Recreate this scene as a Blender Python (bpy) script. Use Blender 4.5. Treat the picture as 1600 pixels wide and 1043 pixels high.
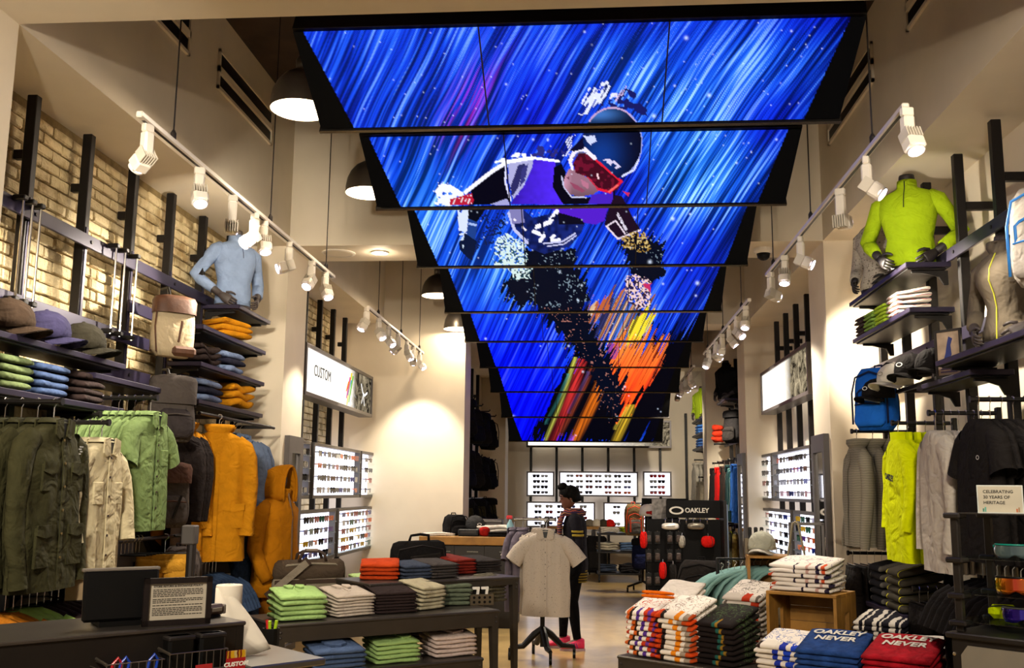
import bpy, math, random
import numpy as np
from mathutils import Matrix, Vector
random.seed(7)
PI = math.pi
for o in list(bpy.data.objects): bpy.data.objects.remove(o)
S = bpy.context.scene
C = S.collection
# ------------------------------------------------------------------ camera
FPX, PITCH, YAW, ROLL, CAMZ = 1538.35, 0.158177, 0.078770, 0.009763, 1.65
def _basis():
    cp, sp, cy, sy = math.cos(PITCH), math.sin(PITCH), math.cos(YAW), math.sin(YAW)
    fw = Vector((-sy*cp, cy*cp, sp)); r = Vector((cy, sy, 0)); u = r.cross(fw)
    c, s = math.cos(ROLL), math.sin(ROLL)
    return c*r + s*u, -s*r + c*u, fw
CR, CU, CF = _basis()
cam = bpy.data.cameras.new('camera'); camo = bpy.data.objects.new('camera', cam); C.objects.link(camo)
cam.sensor_width = 36; cam.lens = FPX/1600*36; cam.clip_start = .05; cam.clip_end = 100
camo.matrix_world = Matrix(((CR.x, CU.x, -CF.x, 0), (CR.y, CU.y, -CF.y, 0), (CR.z, CU.z, -CF.z, CAMZ), (0, 0, 0, 1)))
S.camera = camo
def at(px, py, X=None, Y=None, Z=None):
    """survey helper: where a sight line of the photograph meets a known plane of the room"""
    d = CF*FPX + CR*(px-800) + CU*(521.5-py)
    t = X/d.x if X is not None else Y/d.y if Y is not None else (Z-CAMZ)/d.z
    return Vector((0, 0, CAMZ)) + d*t
def pj(p):
    d = Vector(p)-Vector((0, 0, CAMZ)); k = FPX/d.dot(CF)
    return 800+k*d.dot(CR), 521.5-k*d.dot(CU)
# ------------------------------------------------------------------ world, exposure
S.view_settings.view_transform = 'Standard'; S.view_settings.look = 'None'
S.view_settings.exposure = 0.1; S.view_settings.gamma = 1; S.view_settings.use_curve_mapping = False
W = bpy.data.worlds.new('world'); S.world = W; W.use_nodes = True
W.node_tree.nodes['Background'].inputs[0].default_value = (1.0, .87, .68, 1)
W.node_tree.nodes['Background'].inputs[1].default_value = .38
SPOT_W = 190.0
def spot_lamp(name, loc, target, power, angle=70, blend=.6, col=(1, .89, .72), rad=.035):
    l = bpy.data.lights.new(name, 'SPOT'); l.energy = power; l.spot_size = math.radians(angle); l.spot_blend = blend
    l.color = col; l.shadow_soft_size = rad
    o = bpy.data.objects.new(name, l); C.objects.link(o); o.location = loc
    o.rotation_euler = (Vector(target)-Vector(loc)).to_track_quat('-Z', 'Y').to_euler()
    return o
def point_lamp(name, loc, power, col=(1, .84, .62), rad=.06):
    l = bpy.data.lights.new(name, 'POINT'); l.energy = power; l.color = col; l.shadow_soft_size = rad
    o = bpy.data.objects.new(name, l); C.objects.link(o); o.location = loc; return o
# ------------------------------------------------------------------ materials
MATS = {}
def srgb(c):
    if isinstance(c, str):
        c = [int(c[i:i+2], 16)/255 for i in (0, 2, 4)]
    return tuple(x/12.92 if x <= .04045 else ((x+.055)/1.055)**2.4 for x in c)
def _new(name):
    m = bpy.data.materials.new(name); m.use_nodes = True; nt = m.node_tree
    return m, nt, nt.nodes, nt.links, nt.nodes['Principled BSDF']
def mat(name, col, rough=.5, metal=0, var=.12, scale=8, bump=.0, bscale=60, emit=0, coat=0, trans=0, spec=.35):
    if name in MATS: return MATS[name]
    m, nt, N, L, b = _new(name); c = srgb(col)
    b.inputs['Base Color'].default_value = (*c, 1); b.inputs['Roughness'].default_value = rough
    b.inputs['Metallic'].default_value = metal
    b.inputs['Coat Weight'].default_value = coat; b.inputs['Specular IOR Level'].default_value = spec
    b.inputs['Transmission Weight'].default_value = trans
    if emit:
        b.inputs['Emission Color'].default_value = (*c, 1); b.inputs['Emission Strength'].default_value = emit
    tc = N.new('ShaderNodeTexCoord')
    if var:
        n = N.new('ShaderNodeTexNoise'); n.inputs['Scale'].default_value = scale; n.inputs['Detail'].default_value = 4
        L.new(tc.outputs['Object'], n.inputs['Vector'])
        r = N.new('ShaderNodeMapRange'); r.inputs[1].default_value = .3; r.inputs[2].default_value = .7
        r.inputs[3].default_value = 1-var; r.inputs[4].default_value = 1+var
        L.new(n.outputs['Fac'], r.inputs[0])
        mx = N.new('ShaderNodeMix'); mx.data_type = 'RGBA'; mx.blend_type = 'MULTIPLY'; mx.inputs[0].default_value = 1
        mx.inputs[6].default_value = (*c, 1); L.new(r.outputs[0], mx.inputs[7]); L.new(mx.outputs[2], b.inputs['Base Color'])
    if bump:
        if spec < .1:
            n3 = N.new('ShaderNodeTexNoise'); n3.inputs['Scale'].default_value = 7; n3.inputs['Detail'].default_value = 2; n3.inputs['Distortion'].default_value = 1.5; L.new(tc.outputs['Object'], n3.inputs['Vector'])
            b3 = N.new('ShaderNodeBump'); b3.inputs['Strength'].default_value = .45; b3.inputs['Distance'].default_value = .05; L.new(n3.outputs['Fac'], b3.inputs['Height'])
        n2 = N.new('ShaderNodeTexNoise'); n2.inputs['Scale'].default_value = bscale; n2.inputs['Detail'].default_value = 3
        L.new(tc.outputs['Object'], n2.inputs['Vector'])
        bp = N.new('ShaderNodeBump'); bp.inputs['Strength'].default_value = bump; bp.inputs['Distance'].default_value = .01
        L.new(n2.outputs['Fac'], bp.inputs['Height']); L.new(bp.outputs[0], b.inputs['Normal'])
        if spec < .1: L.new(b3.outputs[0], bp.inputs['Normal'])
    MATS[name] = m; return m
def fabric(name, col, var=.16, scale=22, bump=.35, bscale=45, rough=.88):
    return mat('fabric_'+name, col, rough, 0, var, scale, bump, bscale, spec=.08)
def stripes(name, cols, axis='X', period=.12, rough=.88, warp=.0, speckle=None, plain=None):
    """print / weave: hard bands of the listed (position, colour) along an object axis"""
    if name in MATS: return MATS[name]
    m, nt, N, L, b = _new(name); b.inputs['Roughness'].default_value = rough; b.inputs['Specular IOR Level'].default_value = .08
    tc = N.new('ShaderNodeTexCoord'); sx = N.new('ShaderNodeSeparateXYZ')
    L.new(tc.outputs['Object'], sx.inputs[0])
    src = sx.outputs['XYZ'.index(axis)]
    if warp:
        n = N.new('ShaderNodeTexNoise'); n.inputs['Scale'].default_value = 14; L.new(tc.outputs['Object'], n.inputs['Vector'])
        ma = N.new('ShaderNodeMath'); ma.operation = 'MULTIPLY_ADD'; ma.inputs[1].default_value = warp
        L.new(n.outputs['Fac'], ma.inputs[0]); L.new(src, ma.inputs[2]); src = ma.outputs[0]
    if warp:
        oi = N.new('ShaderNodeObjectInfo'); mo = N.new('ShaderNodeMath'); mo.operation = 'MULTIPLY_ADD'; mo.inputs[1].default_value = period*.22; L.new(oi.outputs['Random'], mo.inputs[0]); L.new(src, mo.inputs[2]); src = mo.outputs[0]
    d = N.new('ShaderNodeMath'); d.operation = 'DIVIDE'; d.inputs[1].default_value = period; L.new(src, d.inputs[0])
    f = N.new('ShaderNodeMath'); f.operation = 'FRACT'; L.new(d.outputs[0], f.inputs[0])
    cr = N.new('ShaderNodeValToRGB'); cr.color_ramp.interpolation = 'CONSTANT'
    els = cr.color_ramp.elements
    while len(els) < len(cols): els.new(.5)
    for e, (p, c) in zip(els, cols): e.position = p; e.color = (*srgb(c), 1)
    L.new(f.outputs[0], cr.inputs[0]); out = cr.outputs[0]
    if speckle:
        n = N.new('ShaderNodeTexNoise'); n.inputs['Scale'].default_value = speckle[1]; n.inputs['Detail'].default_value = 2
        L.new(tc.outputs['Object'], n.inputs['Vector'])
        g = N.new('ShaderNodeMath'); g.operation = 'GREATER_THAN'; g.inputs[1].default_value = speckle[2]; L.new(n.outputs['Fac'], g.inputs[0])
        mx = N.new('ShaderNodeMix'); mx.data_type = 'RGBA'; L.new(g.outputs[0], mx.inputs[0]); L.new(out, mx.inputs[6])
        mx.inputs[7].default_value = (*srgb(speckle[0]), 1); out = mx.outputs[2]
    if plain:      # (ground colour, ink colour, y limit): the print wraps the front fold, the back half carries a loose line drawing
        base, ink, yl = plain
        n = N.new('ShaderNodeTexNoise'); n.inputs['Scale'].default_value = 9; n.inputs['Detail'].default_value = 3; n.inputs['Distortion'].default_value = 2; L.new(tc.outputs['Object'], n.inputs['Vector'])
        a_ = N.new('ShaderNodeMath'); a_.operation = 'COMPARE'; a_.inputs[1].default_value = .5; a_.inputs[2].default_value = .018; L.new(n.outputs['Fac'], a_.inputs[0])
        m1 = N.new('ShaderNodeMix'); m1.data_type = 'RGBA'; m1.inputs[6].default_value = (*srgb(base), 1); m1.inputs[7].default_value = (*srgb(ink), 1); L.new(a_.outputs[0], m1.inputs[0])
        ya = N.new('ShaderNodeMath'); ya.operation = 'MULTIPLY_ADD'; ya.inputs[1].default_value = .16; L.new(n.outputs['Fac'], ya.inputs[0]); L.new(sx.outputs[1], ya.inputs[2])
        g_ = N.new('ShaderNodeMath'); g_.operation = 'GREATER_THAN'; g_.inputs[1].default_value = yl+.08; L.new(ya.outputs[0], g_.inputs[0])
        m2 = N.new('ShaderNodeMix'); m2.data_type = 'RGBA'; L.new(g_.outputs[0], m2.inputs[0]); L.new(out, m2.inputs[6]); L.new(m1.outputs[2], m2.inputs[7]); out = m2.outputs[2]
    L.new(out, b.inputs['Base Color']); MATS[name] = m; return m
def glow(name, col, strength):
    if name in MATS: return MATS[name]
    m = bpy.data.materials.new(name); m.use_nodes = True; nt = m.node_tree; nt.nodes.clear()
    e = nt.nodes.new('ShaderNodeEmission'); o = nt.nodes.new('ShaderNodeOutputMaterial')
    e.inputs[0].default_value = (*srgb(col), 1); e.inputs[1].default_value = strength
    nt.links.new(e.outputs[0], o.inputs[0]); MATS[name] = m; return m
def vcol_glow(name, strength):
    if name in MATS: return MATS[name]
    m = bpy.data.materials.new(name); m.use_nodes = True; nt = m.node_tree; nt.nodes.clear()
    a = nt.nodes.new('ShaderNodeVertexColor'); a.layer_name = 'picture'
    e = nt.nodes.new('ShaderNodeEmission'); o = nt.nodes.new('ShaderNodeOutputMaterial'); e.inputs[1].default_value = strength
    g = nt.nodes.new('ShaderNodeBsdfGlossy'); g.inputs['Roughness'].default_value = .35; g.inputs[0].default_value = (.006, .006, .006, 1)
    ad = nt.nodes.new('ShaderNodeAddShader')
    nt.links.new(a.outputs[0], e.inputs[0]); nt.links.new(e.outputs[0], ad.inputs[0]); nt.links.new(g.outputs[0], ad.inputs[1])
    nt.links.new(ad.outputs[0], o.inputs[0]); MATS[name] = m; return m
def glass(name, tint=(.93, 1, .97), fac=.10):
    if name in MATS: return MATS[name]
    m = bpy.data.materials.new(name); m.use_nodes = True; nt = m.node_tree; nt.nodes.clear()
    t = nt.nodes.new('ShaderNodeBsdfTransparent'); t.inputs[0].default_value = (*tint, 1)
    g = nt.nodes.new('ShaderNodeBsdfGlossy'); g.inputs['Roughness'].default_value = .03
    x = nt.nodes.new('ShaderNodeMixShader'); x.inputs[0].default_value = fac; o = nt.nodes.new('ShaderNodeOutputMaterial')
    nt.links.new(t.outputs[0], x.inputs[1]); nt.links.new(g.outputs[0], x.inputs[2]); nt.links.new(x.outputs[0], o.inputs[0])
    MATS[name] = m; return m
# ------------------------------------------------------------------ mesh builder
def rotz(p, a):
    c, s = math.cos(a), math.sin(a); return (p[0]*c-p[1]*s, p[0]*s+p[1]*c, p[2])
class MB:
    def __init__(self): self.v = []; self.f = []
    def add(self, vs, fs):
        n = len(self.v); self.v += [tuple(p) for p in vs]; self.f += [tuple(i+n for i in f) for f in fs]; return self
    def box(self, c, s, rz=0, ry=0, rx=0):
        vs = []
        for dx in (-.5, .5):
            for dy in (-.5, .5):
                for dz in (-.5, .5): vs.append(Vector((dx*s[0], dy*s[1], dz*s[2])))
        if rz or ry or rx:
            m = Matrix.Rotation(rz, 3, 'Z') @ Matrix.Rotation(ry, 3, 'Y') @ Matrix.Rotation(rx, 3, 'X')
            vs = [m @ p for p in vs]
        vs = [(p.x+c[0], p.y+c[1], p.z+c[2]) for p in vs]
        return self.add(vs, [(0, 1, 3, 2), (4, 6, 7, 5), (0, 4, 5, 1), (2, 3, 7, 6), (0, 2, 6, 4), (1, 5, 7, 3)])
    def bb(self, a, b):
        return self.box([(a[i]+b[i])/2 for i in range(3)], [abs(b[i]-a[i]) for i in range(3)])
    def cbox(self, c, s, ch=.01, rz=0, ry=0, rx=0):
        """box with chamfered edges"""
        hx, hy, hz = s[0]/2, s[1]/2, s[2]/2; ch = min(ch, hx*.9, hy*.9, hz*.9); vs = []; ix = {}
        for sx in (-1, 1):
            for sy in (-1, 1):
                for sz in (-1, 1):
                    for k in range(3):
                        p = [sx*(hx-ch), sy*(hy-ch), sz*(hz-ch)]; p[k] = (sx*hx, sy*hy, sz*hz)[k]
                        ix[(sx, sy, sz, k)] = len(vs); vs.append(Vector(p))
        fs = []
        def q(*a): fs.append(tuple(ix[i] for i in a))
        for s_ in (-1, 1):
            q((s_, -1, -1, 0), (s_, 1, -1, 0), (s_, 1, 1, 0), (s_, -1, 1, 0))
            q((-1, s_, -1, 1), (1, s_, -1, 1), (1, s_, 1, 1), (-1, s_, 1, 1))
            q((-1, -1, s_, 2), (1, -1, s_, 2), (1, 1, s_, 2), (-1, 1, s_, 2))
        for a in (-1, 1):
            for b in (-1, 1):
                q((-1, a, b, 1), (1, a, b, 1), (1, a, b, 2), (-1, a, b, 2))
                q((a, -1, b, 0), (a, 1, b, 0), (a, 1, b, 2), (a, -1, b, 2))
                q((a, b, -1, 0), (a, b, 1, 0), (a, b, 1, 1), (a, b, -1, 1))
                for c_ in (-1, 1): q((a, b, c_, 0), (a, b, c_, 1), (a, b, c_, 2))
        m = Matrix.Rotation(rz, 3, 'Z') @ Matrix.Rotation(ry, 3, 'Y') @ Matrix.Rotation(rx, 3, 'X')
        return self.add([(m @ p)+Vector(c) for p in vs], fs)
    def loft(self, rings, cap0=True, cap1=True, closed=True):
        n = len(rings[0]); vs = [p for r in rings for p in r]; fs = []
        for i in range(len(rings)-1):
            for j in range(n if closed else n-1):
                k = (j+1) % n; fs.append((i*n+j, i*n+k, (i+1)*n+k, (i+1)*n+j))
        if closed and cap0: fs.append(tuple(range(n-1, -1, -1)))
        if closed and cap1: fs.append(tuple(range((len(rings)-1)*n, len(rings)*n)))
        return self.add(vs, fs)
    def tube(self, pts, r, n=8, flat=1.0, caps=True, up=None):
        pts = [Vector(p) for p in pts]; rs = r if isinstance(r, (list, tuple)) else [r]*len(pts); rings = []
        prev = None
        for i, p in enumerate(pts):
            d = (pts[min(i+1, len(pts)-1)]-pts[max(i-1, 0)]).normalized()
            if prev is None:
                a = Vector(up) if up else (Vector((0, 0, 1)) if abs(d.z) < .9 else Vector((1, 0, 0)))
            else: a = prev
            x = (a - d*a.dot(d)).normalized(); prev = x; y = d.cross(x)
            rings.append([p + x*(rs[i]*math.cos(2*PI*k/n)) + y*(rs[i]*flat*math.sin(2*PI*k/n)) for k in range(n)])
        return self.loft(rings, caps, caps)
    def lathe(self, prof, n=20, c=(0, 0, 0), axis='Z', sx=1, sy=1, cap=True):
        rings = []
        for r_, z in prof:
            ring = []
            for k in range(n):
                a = 2*PI*k/n; p = (r_*math.cos(a)*sx, r_*math.sin(a)*sy, z)
                if axis == 'Y': p = (p[0], -p[2], p[1])
                if axis == 'X': p = (p[2], p[0], p[1])
                ring.append((p[0]+c[0], p[1]+c[1], p[2]+c[2]))
            rings.append(ring)
        return self.loft(rings, cap and prof[0][0] > 1e-4, cap and prof[-1][0] > 1e-4)
    def prism(self, poly, t, plane='XZ', off=0):
        """outline extruded from off to off+t along the third axis"""
        def m(p, w):
            return (p[0], w, p[1]) if plane == 'XZ' else (p[0], p[1], w) if plane == 'XY' else (w, p[0], p[1])
        n = len(poly); vs = [m(p, off) for p in poly]+[m(p, off+t) for p in poly]
        fs = [tuple(range(n)), tuple(range(2*n-1, n-1, -1))]+[(i, i+n, (i+1) % n+n, (i+1) % n) for i in range(n)]
        return self.add(vs, fs)
    def ell(self, c, s, n=14, m=9, rz=0, e=1.0):
        """ellipsoid (e<1 squarer)"""
        rings = []
        def sp(v): return math.copysign(abs(v)**e, v)
        for i in range(m+1):
            ph = -PI/2+PI*i/m; ring = []
            for k in range(n):
                a = 2*PI*k/n
                p = (s[0]*sp(math.cos(ph))*sp(math.cos(a)), s[1]*sp(math.cos(ph))*sp(math.sin(a)), s[2]*sp(math.sin(ph)))
                p = rotz(p, rz); ring.append((p[0]+c[0], p[1]+c[1], p[2]+c[2]))
            rings.append(ring)
        return self.loft(rings, False, False)
    def xf(self, M):
        self.v = [tuple(M @ Vector(p)) for p in self.v]; return self
    def build(self, name, m, parent=None, smooth=False, label=None):
        me = bpy.data.meshes.new(name); me.from_pydata(self.v, [], self.f); me.validate()
        if smooth: me.polygons.foreach_set('use_smooth', [True]*len(me.polygons))
        if m: me.materials.append(m)
        o = bpy.data.objects.new(name, me); C.objects.link(o)
        if parent: o.parent = parent
        if label: o['label'] = label
        return o
def jit(mb, amp, seed=0, sc=9.0):
    """soft irregular displacement: cloth never lies perfectly flat"""
    r = random.Random(seed); k = [(r.uniform(-1, 1)*sc, r.uniform(-1, 1)*sc, r.uniform(-1, 1)*sc, r.uniform(0, 6)) for _ in range(6)]
    out = []
    for x, y, z in mb.v:
        a = [math.sin(q[0]*x+q[1]*y+q[2]*z+q[3]) for q in k]
        out.append((x+amp*(a[0]+a[1]*.6), y+amp*(a[2]+a[3]*.6), z+amp*(a[4]+a[5]*.6)))
    mb.v = out; return mb
def thing(name, label, cat, loc=(0, 0, 0), rz=0, group=None):
    o = bpy.data.objects.new(name, None); C.objects.link(o); o.empty_display_size = .1
    o.location = loc; o.rotation_euler = (0, 0, rz); return tag(o, label, cat, group)
def tag(o, label=None, cat=None, group=None, kind=None):
    if label: o['label'] = label
    if cat: o['category'] = cat
    if group: o['group'] = group
    if kind: o['kind'] = kind
    return o
def place(o, loc, rz=0):
    o.location = loc; o.rotation_euler = (0, 0, rz); return o
def copy_tree(o, loc=None, rz=None, label=None, group=None, parent=None):
    c = o.copy(); C.objects.link(c)
    if parent is not None: c.parent = parent
    if loc is not None: c.location = loc
    if rz is not None: c.rotation_euler = (0, 0, rz)
    if label: c['label'] = label
    if group: c['group'] = group
    for ch in list(o.children): copy_tree(ch, parent=c)
    return c
def struct(name, mb, m, smooth=False, parent=None):
    o = mb.build(name, m, parent, smooth)
    if parent is None: o['kind'] = 'structure'
    return o
def text_mesh(s, size, m, name, parent=None, extrude=.002, align='LEFT', loc=(0, 0, 0), rot=(PI/2, 0, 0), sx=1.0, shear=0, bold=0):
    cu = bpy.data.curves.new('t', 'FONT'); cu.body = s; cu.size = size; cu.extrude = extrude; cu.align_x = align; cu.shear = shear; cu.offset = bold
    cu.resolution_u = 3
    to = bpy.data.objects.new('t', cu); C.objects.link(to)
    dg = bpy.context.evaluated_depsgraph_get(); me = bpy.data.meshes.new_from_object(to.evaluated_get(dg))
    bpy.data.objects.remove(to)
    me.transform(Matrix.Diagonal((sx, 1, 1, 1))); me.materials.clear(); me.materials.append(m)
    o = bpy.data.objects.new(name, me); C.objects.link(o); o.parent = parent; o.location = loc; o.rotation_euler = rot
    return o
ORD = ['first', 'second', 'third', 'fourth', 'fifth', 'sixth', 'seventh', 'eighth', 'ninth', 'tenth', 'eleventh', 'twelfth', 'thirteenth', 'fourteenth']
def stackpos(i, n):
    return 'bottom of its pile' if i == 0 else 'topmost of its pile' if i == n-1 else ORD[i]+' from pile bottom'
# shared materials
BLACKM = mat('black_metal', '14100e', .45, .3, .1)
DARKM = mat('gunmetal', '2f2a28', .45, .5, .1)
SHELFM = mat('shelf_steel', '241e31', .4, .35, .1)
CHROME = mat('chrome', 'c9c4bc', .18, 1, 0)
WHITEM = mat('white_enamel', 'e6ddcf', .35, 0, .04)
GREYF = mat('grey_frame', '5b5654', .4, .5, .06)
TABLEM = mat('table_steel', '39332d', .38, .4, .12, 5)
WOOD = mat('pine_wood', '94682a', .55, 0, .3, 6, .12, 30)
BLACKP = mat('black_plastic', '0b0a0a', .4, 0, 0, spec=.2)
# ================================================================== the building
XL, XR, BL, BR, ZS, ZC = -2.86, 2.15, -3.39, 2.70, 3.95, 5.32
PAINT = mat('wall_paint', 'd9ccb6', .7, 0, .05, 2, .05, 120)
CEILM = mat('dark_ceiling', '3a2a1e', .8, 0, .4, 3, .6, 8)
def floor_mat():
    m, nt, N, L, b = _new('polished_concrete')
    tc = N.new('ShaderNodeTexCoord'); n = N.new('ShaderNodeTexNoise'); n.inputs['Scale'].default_value = 1.1; n.inputs['Detail'].default_value = 8
    n.inputs['Roughness'].default_value = .65; n.inputs['Distortion'].default_value = .8
    L.new(tc.outputs['Object'], n.inputs['Vector']); cr = N.new('ShaderNodeValToRGB')
    e = cr.color_ramp.elements; e[0].position = .3; e[0].color = (*srgb('8f7242'), 1); e[1].position = .72; e[1].color = (*srgb('c9ab70'), 1)
    L.new(n.outputs['Fac'], cr.inputs[0]); L.new(cr.outputs[0], b.inputs['Base Color'])
    b.inputs['Roughness'].default_value = .3; b.inputs['Coat Weight'].default_value = .25; b.inputs['Coat Roughness'].default_value = .12
    n2 = N.new('ShaderNodeTexNoise'); n2.inputs['Scale'].default_value = 6; L.new(tc.outputs['Object'], n2.inputs['Vector'])
    bp = N.new('ShaderNodeBump'); bp.inputs['Strength'].default_value = .06; L.new(n2.outputs['Fac'], bp.inputs['Height']); L.new(bp.outputs[0], b.inputs['Normal'])
    return m
struct('floor', MB().bb((-3.8, -1.5, -.1), (3.2, 23, 0)), floor_mat())
struct('ceiling', MB().bb((-3.8, -1.5, ZC), (3.2, 23, ZC+.1)), CEILM)
# side walls: painted core, the bay recesses set back
struct('wall_left', MB().bb((-3.8, -1.5, 0), (BL, 13.4, ZS)), PAINT)
struct('wall_right', MB().bb((BR, -1.5, 0), (3.2, 22.3, ZS)), PAINT)
struct('wall_back', MB().bb((-3.8, 22.3, 0), (3.2, 23, ZC)), PAINT)
struct('wall_partition', MB().bb((-3.8, 13.4, 0), (-1.7, 14.05, ZC)).bb((-3.8, 14.05, 0), (-2.2, 22.3, ZC)).bb((-2.2, 20.1, 0), (-1.7, 20.8, ZS)).bb((-2.2, 14.05, ZS), (-1.7, 22.3, ZC)), PAINT)
k = 1
for (a, b) in (((-3.8, -1.5, ZS), (XL, 13.4, ZC)), ((XR, -1.5, ZS), (3.2, 22.3, ZC))):          # bulkheads over the bays
    struct('trim_%d' % k, MB().bb(a, b), PAINT); k += 1
for y0, y1 in ((3.6, 4.45), (9.0, 9.65), (13.55, 14.1), (18.35, 18.95)):                         # cross beams
    struct('trim_%d' % k, MB().bb((XL if y0 < 13 else -1.7, y0, ZS), (XR, y1, ZC)), PAINT); k += 1
for y0, y1 in ((3.6, 4.45), (9.0, 9.65)):
    struct('trim_%d' % k, MB().bb((BL, y0, 0), (XL, y1, ZS)), PAINT); k += 1
for y0, y1 in ((3.6, 4.45), (9.0, 9.65), (13.75, 14.4), (18.35, 18.95)):
    struct('trim_%d' % k, MB().bb((XR, y0, 0), (BR, y1, ZS)), PAINT); k += 1
# ceiling conduit seen beside the video wall
struct('trim_%d' % k, MB().tube([(-1.72, 4.5, 5.2), (-1.72, 8.9, 5.2)], .03, 8), WHITEM); k += 1
# painted brick of the left bays: every brick a block proud of the mortar
WL = bpy.data.objects['wall_left']
def brick_mat():
    m, nt, N, L, b = _new('painted_brick')
    tc = N.new('ShaderNodeTexCoord'); g = N.new('ShaderNodeNewGeometry')
    n = N.new('ShaderNodeTexNoise'); n.inputs['Scale'].default_value = 5; n.inputs['Detail'].default_value = 6; L.new(g.outputs['Position'], n.inputs['Vector'])
    cr = N.new('ShaderNodeValToRGB'); e = cr.color_ramp.elements
    e[0].position = .33; e[0].color = (*srgb('9a8256'), 1); e[1].position = .5; e[1].color = (*srgb('d8c498'), 1)
    L.new(n.outputs['Fac'], cr.inputs[0])
    oi = N.new('ShaderNodeNewGeometry'); mr = N.new('ShaderNodeMapRange'); mr.inputs[3].default_value = .75; mr.inputs[4].default_value = 1.12
    L.new(oi.outputs['Random Per Island'], mr.inputs[0]); mx = N.new('ShaderNodeMix'); mx.data_type = 'RGBA'; mx.blend_type = 'MULTIPLY'; mx.inputs[0].default_value = 1
    L.new(cr.outputs[0], mx.inputs[6]); L.new(mr.outputs[0], mx.inputs[7]); L.new(mx.outputs[2], b.inputs['Base Color'])
    n2 = N.new('ShaderNodeTexNoise'); n2.inputs['Scale'].default_value = 40; n2.inputs['Detail'].default_value = 5; L.new(g.outputs['Position'], n2.inputs['Vector'])
    bp = N.new('ShaderNodeBump'); bp.inputs['Strength'].default_value = .8; bp.inputs['Distance'].default_value = .02
    L.new(n2.outputs['Fac'], bp.inputs['Height']); L.new(bp.outputs[0], b.inputs['Normal']); b.inputs['Roughness'].default_value = .85
    return m
BRICK = brick_mat(); MORTAR = mat('mortar', '8d7850', .95, 0, .3, 12, .5, 60)
MB().bb((BL-.005, 4.45, 0), (BL+.012, 9.0, ZS)).build('mortar_bed', MORTAR, WL)
MB().bb((BL-.005, 9.65, 0), (BL+.012, 12.55, ZS)).build('mortar_bed', MORTAR, WL)
def brick_var(seed, w):
    r = random.Random(seed); b = MB().cbox((0, 0, 0), (.05, w, .066), .007)
    b.v = [(x+r.uniform(-.003, .003), y+r.uniform(-.004, .004), z+r.uniform(-.003, .003)) for x, y, z in b.v]; return b
rest = MB(); protos = []
for s in range(6):
    o = brick_var(s, .212).build('brick', BRICK, WL); protos.append(o)
used = [False]*6; nb = 0
for (ya, yb, near) in ((4.45, 9.0, True), (9.65, 12.55, False)):
    row = 0; z = 1.62 if near else 1.35
    while z < ZS-.03:
        y = ya+.11-(row % 2)*.11
        while y < yb+.05:
            s = random.randrange(6); x = BL+.012+random.uniform(-.004, .008)
            yc = min(max(y, ya+.1), yb-.1)
            if near and yc < 7.35 and nb < 300 and z > 2.0:
                if not used[s]: o = protos[s]; used[s] = True
                else: o = protos[s].copy(); C.objects.link(o); o.parent = WL
                o.location = (x, yc, z); nb += 1
            else:
                b = protos[s].data; q = len(rest.v)
                rest.v += [(v.co.x+x, v.co.y+yc, v.co.z+z) for v in b.vertices]; rest.f += [tuple(i+q for i in p.vertices) for p in b.polygons]
            y += .224
        z += .077; row += 1
tag(rest.build('brick_courses', BRICK, WL), kind='stuff')
# air grilles high on the bulkheads
def vent(name, label, x, y0, y1, z0, z1, side):
    t = thing(name, label, 'vent', (x, (y0+y1)/2, z0), 0, 'air grilles on the bulkheads'); h = z1-z0; w = y1-y0; d = .02*side
    fr = MB().bb((0, -w/2, 0), (d, w/2, .025)).bb((0, -w/2, h-.025), (d, w/2, h)).bb((0, -w/2, 0), (d, -w/2+.025, h)).bb((0, w/2-.025, 0), (d, w/2, h)).bb((0, -w/2, h*.42), (d, w/2, h*.58))
    fr.build('frame', PAINT, t)
    for q in (.23, .79): MB().bb((0, -w/2+.03, h*q-.045), (d*.5, w/2-.03, h*q+.045)).build('slot', BLACKP, t)
    return t
vent('air_grille', 'long twin-slot air grille high on left bulkhead, between the pendant lamp and hanging cables', XL, 7.0, 8.3, 4.7, 5.02, 1)
vent('air_grille', 'twin-slot air grille on left bulkhead, cut off by the near beam', XL, 5.15, 6.45, 4.7, 5.02, 1)
vent('air_grille', 'long twin-slot air grille on right bulkhead beside the top video screen', XR, 7.2, 8.6, 4.72, 5.04, -1)
vent('air_grille', 'twin-slot air grille on right bulkhead, cut off by the near beam', XR, 5.2, 6.4, 4.72, 5.04, -1)
vent('air_grille', 'small twin-slot air grille far along the left bulkhead behind the second beam', XL, 11.2, 12.4, 4.72, 5.04, 1)
p = at(590, 390, Z=ZS); t = thing('downlight', 'small round lit downlight recessed in the second beam', 'light', (p.x, p.y+.1, ZS-.012))
MB().lathe([(.07, .0), (.085, .0), (.085, .012), (.07, .012), (.07, 0)], 20, cap=False).build('ring', WHITEM, t)
MB().lathe([(0, .004), (.07, .004)], 20).build('lens', glow('downlight_glow', 'fff2e0', 14), t)
point_lamp('downlight_lamp', (p.x, p.y+.1, ZS-.05), 5)
p = at(525, 391, Z=ZS); t = thing('ceiling_speaker', 'round white flush speaker in the underside of second beam', 'speaker', (p.x, p.y+.1, ZS-.012))
MB().lathe([(0, .0), (.13, .0), (.14, .004), (.14, .012)], 24).build('grille', PAINT, t); MB().lathe([(.14, .0), (.165, .004), (.165, .012)], 24, cap=False).build('rim', WHITEM, t)
p = at(1200, 378, Z=ZS); t = thing('security_camera', 'small dome security camera under the second beam on the right', 'camera', (p.x, p.y+.25, ZS))
MB().lathe([(.09, 0), (.09, -.03), (.07, -.05)], 18).build('base', WHITEM, t); MB().lathe([(.065, -.05), (.055, -.09), (.03, -.11), (0, -.118)], 18).build('dome', BLACKP, t, True)
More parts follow.
